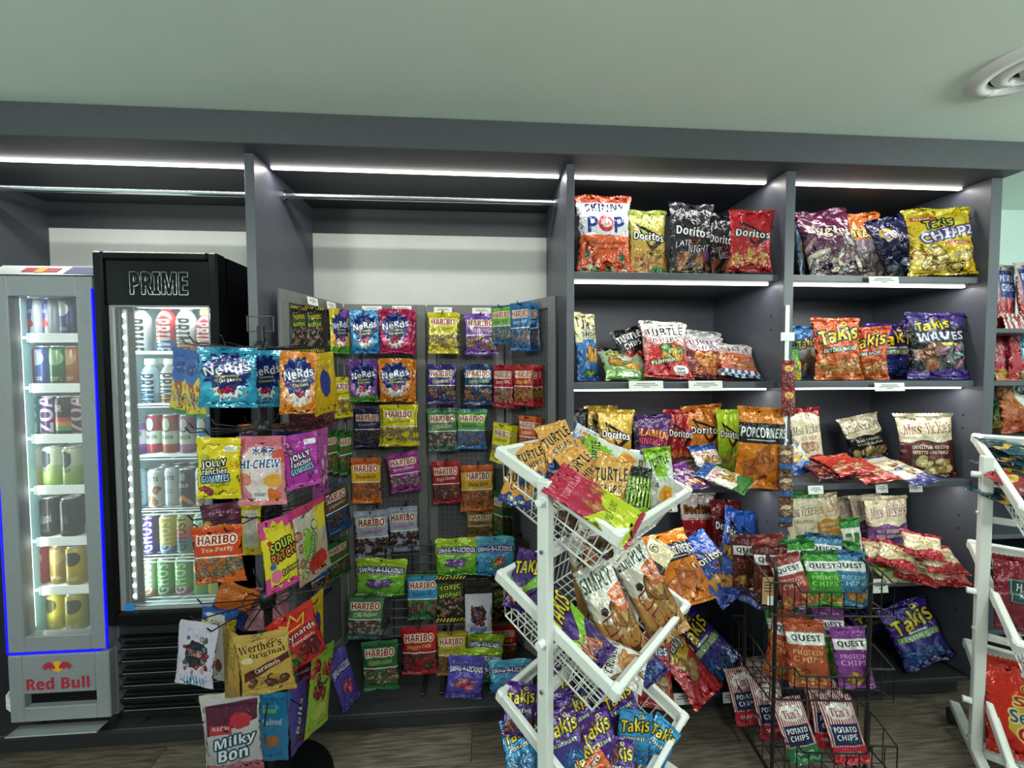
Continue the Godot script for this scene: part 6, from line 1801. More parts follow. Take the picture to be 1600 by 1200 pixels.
# ------------------------------------------------------------------ printed designs in the painter's own words
var BAG_ART := {
	"skinny": "bg e6ebf2; gr 0.5 1 ee7038 d9481c; re 0 0 1 0.09 d4512c; tx SKINNY 0.52 0.16 0.7 0.1 1c2a5a 000000 0 0; tx P 0.28 0.37 0.2 0.19 1d3f86 000000 0; tx P 0.78 0.37 0.2 0.19 1d3f86 000000 0; el 0.53 0.36 0.15 0.14 c4283c; el 0.53 0.36 0.09 0.08 f3e8d4; pl 0.47 0.33 0.12 0.06 6 0.04 blob f6eed8; tx CHEDDAR_JALAPENO 0.52 0.6 0.72 0.045 4a1616; tx POPCORN 0.52 0.66 0.4 0.03 4a1616; pl 0.1 0.84 0.8 0.1 16 0.06 blob f3e2b0,e8a040,3d6a34; el 0.18 0.72 0.05 0.06 2f5a34; el 0.8 0.76 0.06 0.06 2f5a34",
	"lime": "corn b5c85a d88a3c d99a48,c98238; tx TWISTED 0.62 0.62 0.4 0.05 1d2a14 00000000 0 0 0 -8; tx LIME 0.76 0.68 0.2 0.05 1d2a14 00000000 0 0 0 -8; bl 0.7 0.88 0.2 0.1 3f7a34",
	"late": "corn 2a2834 16161d a8603c,b06a40; tx LATE 0.3 0.56 0.36 0.075 e8e8ea 00000000 0 2 0.3 -6; tx NIGHT 0.66 0.62 0.5 0.085 e8e8ea 00000000 0 2 0.3 -6; el 0.84 0.7 0.09 0.09 7a3a7a; ln e8d040 0.008 0.06 0.88 0.3 0.92 0.6 0.9 0.95 0.93; ln 50c070 0.008 0.5 0.9 0.7 0.82 0.9 0.86",
	"dred": "corn d5232e a3161f e0a848,d8983a",
	"dgold": "corn d6b23c a88420 e8c45a,d8b040; ln fff0b0 0.01 0.1 0.1 0.3 0.2 0.26 0.4",
	"dchili": "corn b01c24 7d1218 d86a30,c85a28",
	"dorange": "corn d9822a b8641c e0a040,d08c34",
	"dlime": "corn b9dc2e 7fae20 e0c050,d8a83c",
	"dblue": "corn 2b62c4 173a86 e8a850,d8903a",
	"dheat": "corn 6a1c22 47121a d89048,c87c38; tx SWEET 0.66 0.58 0.3 0.04 f0e0d0; tx CHILI 0.66 0.64 0.3 0.04 f0e0d0",
	"dpurple": "gr 0 1 4d2a68 6a3788; tx FLAMIN 0.5 0.32 0.84 0.12 f39a3c 7a1c30 5 0 0.1 8 0.03; tx DINAMITA 0.5 0.46 0.8 0.11 f05a6a 4a1040 5 0 0.1 8 0.03; re 0 0 0.16 1 2a1638; pl 0.3 0.66 0.6 0.2 14 0.07 roll f0702c,d8441c; ls 0.2 0.6 0.3 1 ffffff",
	"collide": "gr 0 0.42 efe6e4 e8dcda; gr 0.42 1 b3242a 7d1a1e; tx Doritos 0.5 0.26 0.8 0.13 9c5a14 3a1408 4; tx COLLISIONS 0.54 0.42 0.7 0.06 8a1c24; po 22346a 0.5 1 0.98 0.62 0.98 1; pl 0.1 0.72 0.5 0.2 8 0.12 tri c8742e,b86428; ls 0.1 0.58 0.4 2 ffffff",
	"popcorner": "gr 0 1 f29326 e07a14; re 0 0.2 1 0.24 20242a; tx POPCORNERS 0.5 0.31 0.92 0.12 f4f4f4 00000000 0 0 0.12; re 0.14 0.395 0.6 0.012 e0e0e0; pl 0.2 0.52 0.66 0.3 8 0.17 tri d0702a,c2602a,dc8438; ls 0.1 0.9 0.4 2 fff0d8",
	"ruffle": "gr 0 1 f4f2ea eef0e8; re 0 0 1 0.22 2b5fa8; wv 0.74 0.05 2f7f3c; tx RUFFLES 0.52 0.32 0.8 0.12 c02a3a ffffff 3 0 0 -4; pl 0.24 0.48 0.54 0.2 6 0.15 blob ecc068,dca848",
	"smallblack": "bg 1c1c20; ls 0.2 0.28 0.6 4 f0f0f0; ls 0.2 0.5 0.6 3 9a9a9a; wv 0.8 0.03 3a3a40",
	"smallpurple": "corn 7a3a8c 5a2470 e8a050,d88a38",
	"cream": "bg efe7bd; re 0 0.6 1 0.2 22221e; el 0.3 0.3 0.18 0.16 22221e; el 0.3 0.3 0.15 0.13 efe7bd; tx C 0.3 0.3 0.16 0.14 22221e; ls 0.5 0.3 0.4 4 5a5430; wv 0.84 0.02 d8cc80",
	"wavy": "gr 0 1 cc2634 b01826; bl 0.5 0.3 0.44 0.26 e8b82c; tx Wavy 0.5 0.28 0.8 0.2 f6f2ea 2a2a6a 6 0 0.15 -10; wv 0.8 0.03 c41e2c; pl 0.34 0.5 0.4 0.2 7 0.13 blob dba860,c89448",
	"fritos": "gr 0 1 c8202e a81824; bl 0.56 0.66 0.36 0.3 b87a44; tx Ruffles 0.5 0.24 0.8 0.15 f4f4f0 203a78 5 0 0.1 -6; pl 0.3 0.52 0.5 0.3 8 0.14 blob c08a50,b47c44",
	"takis_blue": "rolled 4b2a96 1d4a92 FIESTA_SIZE 2f64b0,3a78c4,24509a; re 0.06 0.48 0.88 0.09 7fae5a; tx FIESTA_SIZE 0.5 0.525 0.76 0.06 f4f4e8; re 0.3 0.43 0.4 0.035 e8e8f0; wv 0.92 0.02 2a1c66",
	"takis_orange": "rolled d9541c d26a20 INTENSE_NACHO d89038,c87a28,e0a048",
	"takis_purple": "rolled 5a2a94 3a1a66 EXTREME 7a3a2a,8a4a30,a85a38",
	"takis_teal": "rolled 5a3494 2a66a8 BLUE_HEAT 2f74c0,3a88d4,2a62a8",
	"takis_sky": "rolled 3aa0dc 2a86c8 ZOMBIE 2a6a9c,3484b8",
	"waves": "gr 0 1 4a2a8a 16141c; re 0 0.22 1 0.62 17151d; tx Takis 0.4 0.2 0.6 0.16 f2d61e 141020 5 0 0.12 -9 0 0.1; tx WAVES 0.5 0.37 0.84 0.13 e8e8ec 3a2a6a 4 0 0 -4 0 0.06; re 0.3 0.47 0.5 0.04 f0d020; pl 0.06 0.55 0.36 0.24 4 0.15 blob a8603a,98502e; pl 0.5 0.54 0.4 0.24 14 0.06 roll 7a4a78,5a8a6a,a85a8a; wv 0.86 0.02 4a2a8a",
	"chippz": "gr 0 1 e9cf1e d9b418; re 0.06 0.14 0.34 0.06 d04a28; tx NEW 0.22 0.17 0.22 0.035 ffffff; tx Takis 0.44 0.24 0.46 0.15 eadf20 1a1830 7 0 0.12 -9 0 0.1; tx CHIPPZ 0.55 0.41 0.86 0.15 f4f2f8 43307e 7 0 0.1 -12 0 0.05; re 0.5 0.52 0.4 0.05 cc3a28; tx CLASSIC 0.7 0.545 0.3 0.03 ffffff; pl 0.1 0.66 0.8 0.24 14 0.12 blob e0c050,d0ac38,c89c30",
	"bugle_plum": "gr 0 1 6a2850 3a1c38; pl 0.05 0.5 0.9 0.45 26 0.1 roll cfcab0,8a6a70,5a4a58,b8a890; tx Bugles 0.5 0.36 0.8 0.16 d8c8a8 2a1024 5 0 0 8; ln ffffff 0.01 0.1 0.1 0.5 0.3 0.8 0.6",
	"bugle_orange": "gr 0 0.4 e8752c e8903c; gr 0.4 1 9a8a98 6a6070; tx Cheetos 0.5 0.3 0.8 0.15 f3cf2c 3a1c18 5 0 0.1 6; pl 0.05 0.55 0.9 0.4 24 0.1 roll c8c4c0,8a7a80,d8c0a0",
	"bugle_navy": "gr 0 1 262a5c 141a38; bl 0.3 0.3 0.2 0.14 c8b048; tx Bugles 0.58 0.38 0.74 0.16 b8b4d8 101430 5 0 0 14; pl 0.1 0.6 0.8 0.32 18 0.1 roll a8b0b8,6a88a0,8a7a70",
	"foilblue": "gr 0 1 2c4a6c 7fa4b4; pl 0.05 0.3 0.9 0.6 30 0.11 roll b8c8d0,8ab0c0,405a78,d0a088",
	"crunch": "gr 0 0.4 3a88d0 3070b8; gr 0.4 1 e0d8d0 4a6a98; tx Takis 0.5 0.32 0.9 0.2 f0d824 1a2050 6 0 0.1 -8 0 0.12; pl 0.1 0.6 0.8 0.2 12 0.1 roll c88850,b87848",
	"greensnack": "gr 0 1 2f8a3c d8c830; wv 0.5 0.06 e8c83a; pl 0.1 0.5 0.8 0.3 10 0.1 blob e8b040,60a840",
	"mv_cream": "bg f0e4c4; wv 0.8 0.03 a8202c; re 0 0 1 0.16 a8202c; el 0.5 0.18 0.4 0.12 f0e4c4; tx Miss_Vickie's 0.5 0.36 0.9 0.14 2a2018 000000 0 3 0.2 -4; tx SEA_SALT 0.5 0.5 0.5 0.06 a87a5c; pl 0.3 0.62 0.5 0.08 6 0.12 blob e8b898,d8a080",
	"mv_black": "kettle 26262c BALSAMIC VINEGAR 2a2226",
	"mv_red": "kettle 5e1c22 ORIGINAL_RECIPE RECETTE_ORIGINALE 8a2a2e",
	"mv_jal": "bg efe6c6; re 0 0 1 0.12 2f8a3e; wv 0.9 0.02 8ac060; tx Miss_Vickie's 0.5 0.3 0.86 0.15 2a3020 000000 0 3 0.2 -4; tx JALAPENO 0.5 0.46 0.6 0.06 8a7a50; bl 0.5 0.68 0.26 0.07 3f7a44; ls 0.2 0.82 0.5 2 7a8a50",
	"mv_gold": "kettle d0962a HONEY DIJON b87a20",
	"mv_purple": "kettle 7d4a86 ALL_DRESSED_UP BIEN_ASSAISONNES 8a3a80",
	"mv_small": "bg f0e2b8; re 0 0 1 0.16 b8242c; wv 0.72 0.08 b8242c 0.26; tx Miss_Vickie's 0.5 0.3 0.8 0.13 6a2020 000000 0 3 0.2; pl 0.3 0.44 0.4 0.12 5 0.12 blob e8c070",
	"mv_blue": "bg f0e4c2; wv 0.7 0.04 4a4a94; re 0 0 1 0.08 4a4a94; tx Miss_Vickie's 0.5 0.34 0.8 0.13 2a2a4a 000000 0 3 0.2; pl 0.4 0.52 0.3 0.08 4 0.1 blob b88858",
	"lays": "gr 0 1 e9eef2 3a6ab4; wv 0.7 0.04 2f62b0; pl 0.2 0.36 0.6 0.26 6 0.17 blob efc04c,e0ac38; tx Lay's 0.5 0.2 0.5 0.12 c8282e f0d040 5",
	"redsnack": "gr 0 1 e04a34 c03024; pl 0.1 0.4 0.8 0.36 14 0.12 roll e89060,c8502c,f0b080; ls 0.2 0.2 0.6 3 f8e8d0; re 0 0.9 1 0.1 b84030",
	"maroonsnack": "gr 0 1 6a1a28 4a1220; pl 0.2 0.4 0.6 0.3 8 0.13 blob d8602c,c84828; ls 0.2 0.18 0.6 3 f0d040",
	"garden": "bg f0f2ea; re 0 0 1 0.2 2f8a3c; re 0.16 0.3 0.3 0.3 3a7a3c; re 0.54 0.3 0.3 0.2 3a7a3c; tx PRO 0.3 0.42 0.24 0.1 ffffff; ls 0.2 0.66 0.6 4 4a6a48; wv 0.92 0.02 60a850",
	"greenflat": "gr 0 1 8ac83c 5aa030; wv 0.6 0.05 d8e0a0; pl 0.2 0.4 0.6 0.16 5 0.12 blob e8d080",
	"cone_red": "gr 0 1 f0efe8 b8252a; bu 0.5 0.64 0.46 15 c22a2a 0.84; tx TURTLE 0.5 0.2 0.84 0.17 151515 ffffff 4 0 0.1 -8 0 0.08; tx CHIPS 0.5 0.36 0.6 0.1 151515 ffffff 4 0 0.1 -8; pl 0.4 0.5 0.4 0.14 6 0.16 blob e8c040,d8a830,58a03c; tx Flamin 0.4 0.72 0.5 0.06 f0f0e0 2a5a20 4 0 0 -12; el 0.76 0.84 0.16 0.1 ffffff; tx Wow 0.76 0.82 0.16 0.04 222222; tx Four! 0.76 0.875 0.18 0.04 222222",
	"cone_black": "cone 1b1a1c 232024 d83028,c02820,e84a34",
	"cone_corn": "gr 0 1 f2f0e8 5a9a3c; re 0 0 1 0.12 18181a; tx CORN 0.5 0.26 0.7 0.12 3a7a2c f0e060 4; pl 0.2 0.4 0.6 0.3 8 0.16 blob f0b83a,e8a428,f4e8d0; el 0.5 0.86 0.2 0.05 ffffff",
	"cone_mala": "gr 0 1 eceaec 7a2438; re 0 0.42 1 0.58 7d2a30; tx TURTLE 0.5 0.2 0.8 0.14 5a3a5a ffffff 4 0 0 -6; tx CHIPS 0.5 0.34 0.6 0.1 5a3a5a ffffff 4 0 0 -6; pl 0.2 0.48 0.6 0.2 8 0.16 blob e87a2c,f09a3c; re 0.2 0.78 0.5 0.12 c8641c; ln 151515 0.02 0.28 0.8 0.28 0.88 0.36 0.88; ln 151515 0.02 0.42 0.8 0.42 0.89; ln 151515 0.02 0.5 0.81 0.58 0.81 0.58 0.88; el 0.82 0.84 0.12 0.08 f4f0e0",
	"cone_caramel": "gr 0 1 efefee c23a2c; tx TURTLE 0.5 0.18 0.8 0.14 1a1a2a ffffff 4 0 0 -6; re 0 0.8 1 0.2 f0f0f0; st 0 0.8 1 0.1 6 2c5a9c; st 0.08 0.9 1 0.1 6 2c5a9c; pl 0.14 0.36 0.6 0.22 6 0.17 roll e8742c,f08a3c; tx CARAMEL 0.6 0.68 0.6 0.07 f0c040 6a1c10 4 0 0 -8",
	"cone_pale": "gr 0 1 e8e8e6 d0d0d4; ls 0.1 0.2 0.8 5 8a8a90; tx CHIPS 0.5 0.6 0.6 0.1 3a3a40",
	"cone_sea": "gr 0 0.45 f0eab8 e8e0a8; gr 0.45 1 2f78bc 2460a4; bu 0.5 0.42 0.3 11 2f78bc 0.7; tx TURTLE 0.5 0.2 0.8 0.15 151515 f0eab8 4 0 0 10; tx CHIPS 0.5 0.34 0.5 0.1 151515 f0eab8 4; pl 0.45 0.55 0.4 0.16 5 0.18 blob f0a82c,e89820; re 0.3 0.84 0.5 0.08 3a7a34; tx SEAWEED 0.55 0.88 0.4 0.05 f0e060",
	"turtle_gold": "gr 0 1 eeb458 d8943a; tx TURTLE 0.5 0.34 0.9 0.26 161410 f0c070 4 0 0 -14 0 0.08; tx CHIPS 0.55 0.58 0.6 0.13 161410 f0c070 3 0 0 -14; re 0 0 1 0.1 e8a848; wv 0.78 0.05 1f3f86 0.7; pl 0.3 0.84 0.5 0.1 8 0.06 blob f0e8d8,d8b070",
	"turtle_choc": "gr 0 1 ece8de e4e0d4; tx TURTLE 0.5 0.26 0.8 0.2 1c1410 d8b890 3 0 0 -10 0 0.08; pl 0.1 0.45 0.8 0.34 9 0.2 blob 5a3426,6a4030,4a2a20",
	"rose_lime": "gr 0 1 c42a4c b02040; wv 0.5 0.1 c8d820 0.16; wv 0.95 0.01 b02040; pl 0.3 0.42 0.6 0.16 7 0.11 tri d87a40,c86a38; tx TORTILLA 0.5 0.24 0.7 0.08 f08aa0; tx CHILI_LIME 0.5 0.7 0.6 0.07 3a5a10 00000000 0 1 0.2 -6",
	"baked": "bg e9ebe2; gr 0 0.2 9fd02e 8fc428; bu 0.5 0.3 0.3 12 8fc428 0.72; tx TURTLE 0.5 0.22 0.7 0.14 14200a a8d838 3 0 0 -10; bl 0.6 0.72 0.24 0.2 f0b430; bl 0.64 0.74 0.14 0.12 e88a2c; tx 4 0.3 0.56 0.12 0.08 3a4a30; re 0.36 0.9 0.44 0.07 2f5a2a; tx CORN 0.58 0.935 0.3 0.04 f0e8a0",
	"limeblack": "bg 1a2010; ds 0.2 0.5 8 9fd02e; wv 0.74 0.04 9fd02e; tx CHIPS 0.5 0.4 0.7 0.14 14160c a8d838 4 0 0 -12",
	"simply": "gr 0 1 eceae2 d8c8a8; wv 0.46 0.1 bf8a48 0.2; tx SIMPLY 0.46 0.17 0.8 0.15 1f4a34; pl 0.46 0.5 0.5 0.42 12 0.17 blob d8a050,c88838,e0b068,b87a38; po e87a44 0.56 0.3 0.98 0.24 1 0.5 0.66 0.5; tx HOT 0.8 0.33 0.24 0.05 f6e8e0; tx CHEESE 0.8 0.42 0.26 0.05 f6e8e0; ln 8a2a24 0.022 0.2 0.52 0.46 0.48 0.5 0.62 0.24 0.66 0.2 0.52; ln 8a2a24 0.022 0.28 0.72 0.5 0.68 0.54 0.84 0.3 0.86 0.28 0.72; bl 0.34 0.44 0.09 0.05 2c2420; bl 0.4 0.92 0.07 0.04 2c2420",
	"whitered": "bg f0ece6; st 0 0 1 0.34 9 b82a2c; tx CRUNCHY 0.5 0.5 0.8 0.12 2a2a34; pl 0.1 0.64 0.8 0.24 8 0.12 roll e8a050,d88838",
	"lizard": "gr 0 1 4a2480 3c1c6c; wv 0.5 0.16 86c828 0.2; wv 0.66 0.1 3c1c6c 0.2; tx TAKIS 0.5 0.3 0.9 0.24 f2e21e 1a1030 7 0 0.1 -10 0 0.1; pl 0.2 0.74 0.6 0.16 8 0.09 roll a84a2a,c85a34",
	"orangesmall": "rolled e06024 c84a1c NITRO d88840,c8742c",
	"q_brown": "protein 5e2420 74302a a8604c _",
	"q_green": "protein 3f9a2c 2f7f3c a8e070 _",
	"q_blue": "protein 3f7fa8 2f628c a8d4e8 _",
	"q_orange": "protein b4522a c4562a f0b080 _",
	"q_purple": "protein 8a3f94 a04aa8 e0a8e8 _",
	"q_rose": "protein a84a48 8a3434 f0b8a8 _",
	"tim_navy": "dressed 242a58 c8283c ORIGINAL",
	"tim_green": "dressed 22264c 2f7a4c JALAPENO",
	"n_teal": "cluster 1f93ba 2fb0d2",
	"n_blue": "cluster 2090d4 58b8e8",
	"n_pink": "cluster c81f5c e05a8c",
	"n_orange": "cluster ee8a22 f4b888",
	"n_violet": "cluster 7a4aa8 b070b8; wv 0.86 0.02 62b438",
	"n_rainbow": "cluster ecd22a f0a848; wv 0.84 0.02 62b438; re 0.5 0 0.5 0.18 8a4aa8",
	"toxic": "bg 20241a; pl 0.05 0.46 0.9 0.42 40 0.06 blob 8a5a50,a06a5a,6a7a3a,b08870; re 0.08 0.16 0.84 0.22 3a5a24; tx TOXIC 0.5 0.24 0.7 0.1 f0d82c 141810 4 0 0 -6 0 0.08; tx WORMS 0.5 0.4 0.74 0.1 c8e03c 141810 4 0 0 -6 0 0.08; ds 0 0.07 9 e8cc2a; ds 0.91 0.09 9 e8cc2a",
	"h_lemon": "gummy Ginger-Lemon ecdb22 3a5a1c e8d41c e8c88a,f0d8a8,e0b068",
	"h_purple": "gummy Gold_Passion 8a5cc0 f0c040 7a4cb4 d89048,e0a868,c87838",
	"h_lime": "gummy Sour_Mix 8ac43a 1c4a8a 2a6a9c d8d0c8,b8a8c0,8ab8c8,e0c040",
	"h_sky": "gummy Berry_Blue 1f6fae dcecf8 1f62a0 6a88c0,b8c0d8,d87a80,e8e0e8",
	"h_dino": "gummy Dinosaurs 3f2a86 e8dc6a 33206e 3a9aa8,e0c848,d86a48,7a4a5a",
	"h_rattle": "gummy Rattle-Snakes 24427c c8d84a 1f3f74 a84a34,c86848,8a6a58,b8b0b0",
	"h_berry": "gummy Berry_Mix b81a34 f4f0f0 b01830 e8dcd8,c88a98,f0c040",
	"h_redgold": "gummy Starmix c41f24 f4d040 b81c24 d8a830,c88428,e8d048",
	"h_mush": "gummy Z!NG-Mallows 5a8a5a f0e8c0 3a5f54 f2efe6,f2efe6,f2efe6,7a2a30,a84a2a",
	"h_worm": "gummy Wormis 6ab03c 1c3f7c 2f74b4 8a6a70,a88a80,6a7a9c",
	"h_cherry": "gummy Happy-Cherries b8202c f8e0e0 a81c34 5a2024,3a4a2c,c8c0bc,8a1c24",
	"h_peach": "gummy Peaches eab424 5a3414 d8702a d87448,e08a58,c8603c; re 0 0.06 1 0.1 d8652a",
	"h_gold": "gummy Goldbears b89848 2a2218 a8863c 8a5a34,a87a3c,7a8a44",
	"h_navy": "gummy Vampire 33285c c8b0d8 2a2050 5a2430,6a3038,3a5a5a",
	"h_cloud": "gummy Berry-Clouds a83290 f8e8f4 9a2a86 d8b8d8,a8c8e0,f0e8f0,b87ab0",
	"h_unicorn": "gummy Unicorn-i-licious b8bcd0 a85a80 a8acc4 4a2c24,3c241e,5a382c",
	"h_matador": "gummy Matador_Mix 3a9acc 1c3a6c 2f7a4c 8a5a50,6a2430,c8a83c",
	"h_forest": "gummy Mushrooms 1f6a38 c8c05a 2a7a40 8a5a38,a8743c,f0e8dc,6a3a24",
	"h_cola": "gummy Happy-Cola c41f2c f4d86a c02030 4a2418,5a3020,6a3c28",
	"h_zing": "gummy Super_ZING c8b434 3a6a6a a87a3a a86a48,98583c,b87a50",
	"h_tea": "gummy Tea-Party d9481f f8e8c8 d8641c c8b0a0,b88a78,e0c8a8,a0a878",
	"h_fruit": "gummy Fruitmania dc5a1c f8f0d8 d05a1c b87a60,98584a,d8a888",
	"h_green": "gummy Frogs 3a7a34 c82a3a 2f6a2c 6a4a30,8a6a3c,c8b888",
	"h_zebra": "gummy Liquorice 6a4e36 e8e0d8 2c5a8c 5a4028,4a3420,7a5a38",
	"h_family": "gummy Family_Mix 2a5fae f0f0f4 2f2a6c c8a03c,d84a3a,8ab84a",
	"s_green": "swag b8d42c 5aa82c 7a4a9a,8a5ab0,58a040",
	"s_blue": "swag 5ab4d4 2f84b0 e8642c,e0503c,3f9a54",
	"s_violet": "swag 5a54b8 4a3fa0 d84a70,2f7a9c,d8642c",
	"whitepouch": "bg dfdcea; re 0 0 1 0.26 1a1a1e; bl 0.5 0.62 0.3 0.2 26242c; pl 0.24 0.46 0.5 0.36 22 0.06 blob b82a34,7a2028,5a88a8,3a6a4a; re 0.2 0.86 0.6 0.1 7a9cc8; ls 0.36 0.57 0.28 4 f0f0f0",
	"lavpouch": "bg dcd6ec; bl 0.5 0.5 0.3 0.26 1f2430; pl 0.18 0.26 0.64 0.52 30 0.06 blob b82a34,8a2028,5a88a8,3a6a4a,d8a0b0; re 0.2 0.84 0.56 0.14 6aa8d8; st 0.2 0.84 0.56 0.14 7 e8eef8; ls 0.34 0.45 0.32 4 f0f0f0",
	"jolly_y": "bg ecd81c; el 0.2 0.34 0.12 0.1 b8b428; tx JOLLY 0.4 0.43 0.58 0.13 ffffff 1a1a1a 7 0 0 -6 0 0.04; tx rancher 0.42 0.54 0.56 0.1 ffffff 1a1a1a 6 0 0 -4; tx GUMMIES 0.43 0.66 0.66 0.11 bfe4f4 1f2a5c 7 0 0 -4; tx Tropical 0.52 0.75 0.42 0.07 f0d020 6a7a10 4 0 0.2 -4; re 0.62 0.14 0.3 0.09 f4f0e0; ls 0.66 0.165 0.2 2 444444; pl 0.1 0.8 0.3 0.1 6 0.07 blob a8203c,c83a5c; tx S1 0.84 0.44 0.2 0.1 f08a2c",
	"jolly_m": "bg b832a8; pl 0.1 0.2 0.3 0.3 5 0.1 blob e05ac0,9a2a8a; tx JOLLY 0.44 0.42 0.6 0.13 ffffff 2a1030 7 0 0 -12 0 0.04; tx rancher 0.46 0.53 0.58 0.1 ffffff 2a1030 6 0 0 -10; tx GUMMIES 0.48 0.65 0.66 0.11 bfe4f4 1f2a5c 7 0 0 -10; re 0.6 0.12 0.32 0.1 f4f0f4; pl 0.6 0.74 0.3 0.08 6 0.06 blob e0a8e8,6a2a8a; re 0 0.9 1 0.1 d04ab8",
	"hichew": "bg e48a98; el 0.5 0.5 0.42 0.5 f0dcd8; re 0 0 1 0.16 e07a8c; bl 0.86 0.3 0.14 0.14 d85a4c; ln 26408c 0.022 0.4 0.17 0.4 0.27; ln 26408c 0.02 0.33 0.2 0.38 0.21 0.34 0.26; ln 26408c 0.02 0.46 0.2 0.42 0.22 0.47 0.26; re 0.51 0.175 0.1 0.05 26408c; re 0.525 0.187 0.07 0.01 f0dcd8; ln 26408c 0.02 0.56 0.17 0.56 0.28; ln 26408c 0.02 0.5 0.235 0.62 0.235; ln 26408c 0.02 0.65 0.18 0.74 0.19 0.66 0.25; ln 26408c 0.02 0.66 0.22 0.76 0.23 0.68 0.29; tx HI-CHEW 0.48 0.4 0.82 0.12 26408c ffffff 4 0 0.15 -2; bl 0.14 0.62 0.16 0.12 e88a7a; bl 0.74 0.64 0.2 0.12 f0b048; bl 0.66 0.84 0.26 0.12 e8763c; re 0.3 0.72 0.32 0.2 f4ece4; tx YOGURT 0.46 0.84 0.24 0.05 3a3a8c; ls 0.1 0.68 0.24 1 4a4a8c",
	"sourkids": "bg e0489c; bu 0.5 0.5 0.62 16 f0e02c 0.84; tx SOUR 0.52 0.38 0.6 0.13 d8e82c 1a1a1a 7 0 0 -8 0 0.06; tx PATCH 0.55 0.52 0.66 0.14 f08a1c 1a1a1a 7 0 0 -8 0 0.06; bl 0.22 0.32 0.06 0.05 c83030; bl 0.24 0.64 0.08 0.06 3a7ac8; tx Extreme 0.68 0.74 0.44 0.07 f0e040 1a1a1a 5 0 0 -8; bl 0.3 0.78 0.14 0.12 f07a9c; ls 0.2 0.14 0.3 2 6a2a2a",
	"slices": "gr 0 0.12 e0487c e0487c; gr 0.12 1 d8cfc0 c8a888; re 0.62 0.1 0.38 0.3 f0d83c; pl 0.05 0.3 0.7 0.6 26 0.09 blob d8e0a0,e8a078,c8d070; bl 0.4 0.56 0.2 0.3 8ac03c; tx Watermelon 0.4 0.6 0.6 0.08 f4f0e8 2a5a20 5 0 0 -60; bl 0.6 0.78 0.3 0.16 d8382c",
	"nutri_y": "bg e8cc24; re 0.16 0.14 0.68 0.7 d8d2c0; ls 0.2 0.2 0.6 26 6a6458",
	"nutri_p": "bg e0a0ac; re 0 0 1 0.14 d8848f; ls 0.12 0.22 0.76 26 9a5a68",
	"nutri_m": "gr 0 1 6a1a40 4a1230; pl 0.1 0.4 0.5 0.4 8 0.14 blob d8c83c,a8203c,e8a030; ls 0.2 0.2 0.6 3 f4e8f0",
	"werther": "gr 0 1 d2b05c c09a44; tx Werther's 0.46 0.22 0.78 0.12 2c1c0c 000000 0 1 0 -6; tx Original 0.58 0.34 0.66 0.1 2c1c0c 000000 0 1 0 -6; el 0.2 0.42 0.12 0.07 e8d8a8; po 5a1a1c 0.1 0.62 0.5 0.5 0.96 0.36 0.96 0.46 0.5 0.62 0.1 0.76; tx Caramels 0.56 0.53 0.5 0.07 f4e8d8 000000 0 1 0.15 -20; pl 0.16 0.7 0.7 0.14 9 0.09 blob 6a3820,7a4428,5a2e18; el 0.66 0.72 0.1 0.06 b8862c",
	"maynard": "gr 0 1 dc2c28 c01c24; ln f2d23a 0.03 0.3 0.3 0.24 0.14 0.38 0.22 0.5 0.08 0.6 0.22 0.76 0.14 0.7 0.3 0.3 0.3; tx maynards 0.5 0.42 0.84 0.13 f8f4ee 7a1018 6 0 0 -6 0.02; tx Swedish 0.6 0.54 0.5 0.06 f0f0e0; pl 0.14 0.64 0.3 0.22 5 0.1 blob 3f8a34,d87a3c; pl 0.5 0.62 0.36 0.24 6 0.12 blob 7a1418,981c20",
	"milky": "gr 0 1 c8c6c8 b0aeb2; po 5a1c3c 0.05 0.1 0.95 0.04 0.95 0.3 0.05 0.5; bl 0.66 0.3 0.2 0.14 c02a3a; re 0.1 0.36 0.4 0.12 b83040; tx RICH 0.3 0.4 0.3 0.05 e8d0d0; tx Milky 0.55 0.58 0.74 0.17 e8eef4 1f3f5c 7 0 0.25 -10; tx Bon 0.5 0.74 0.54 0.15 e8eef4 1f3f5c 7 0 0.25 -10; wv 0.88 0.02 a8566a; ls 0.2 0.94 0.5 1 5a3a44",
	"whitecandy": "bg e4dfd4; tx Ta 0.5 0.2 0.4 0.1 8a2434 000000 0 1 0.2; ls 0.2 0.36 0.3 12 a83a3c; bl 0.6 0.76 0.2 0.12 8a2a30",
	"goldside": "gr 0 1 d8b458 b88c3c; ls 0.2 0.2 0.6 14 5a3a18",
	"bluecandy": "gr 0 1 2f9ad0 2484c0; ls 0.2 0.2 0.5 3 d8f0f8; re 0.2 0.24 0.4 0.06 8ad08a; bl 0.5 0.7 0.24 0.12 b87a3c; tx Salted 0.5 0.42 0.6 0.08 f0f4f8 000000 0 1",
	"lilac": "gr 0 1 6a58b4 5a48a0; tx Belts 0.5 0.5 0.7 0.14 f0f0f8 2a1c60 4 0 0 -60; pl 0.3 0.8 0.4 0.1 6 0.08 blob 6a2430,8a3038",
	"greenred": "gr 0 1 8ac03c a8c84a; pl 0.1 0.2 0.8 0.4 16 0.11 blob c82a34,a82030,d85a4c; bl 0.5 0.76 0.3 0.12 c8d85a",
	"orangecandy": "gr 0 1 e07a2c c85a1c; wv 0.6 0.08 2a3f94; ls 0.2 0.2 0.5 4 fff0d8",
	"pinkcandy": "gr 0 1 dc98a4 d088a0; re 0.1 0.2 0.8 0.3 e8b4bc; ls 0.16 0.24 0.6 8 a85a70",
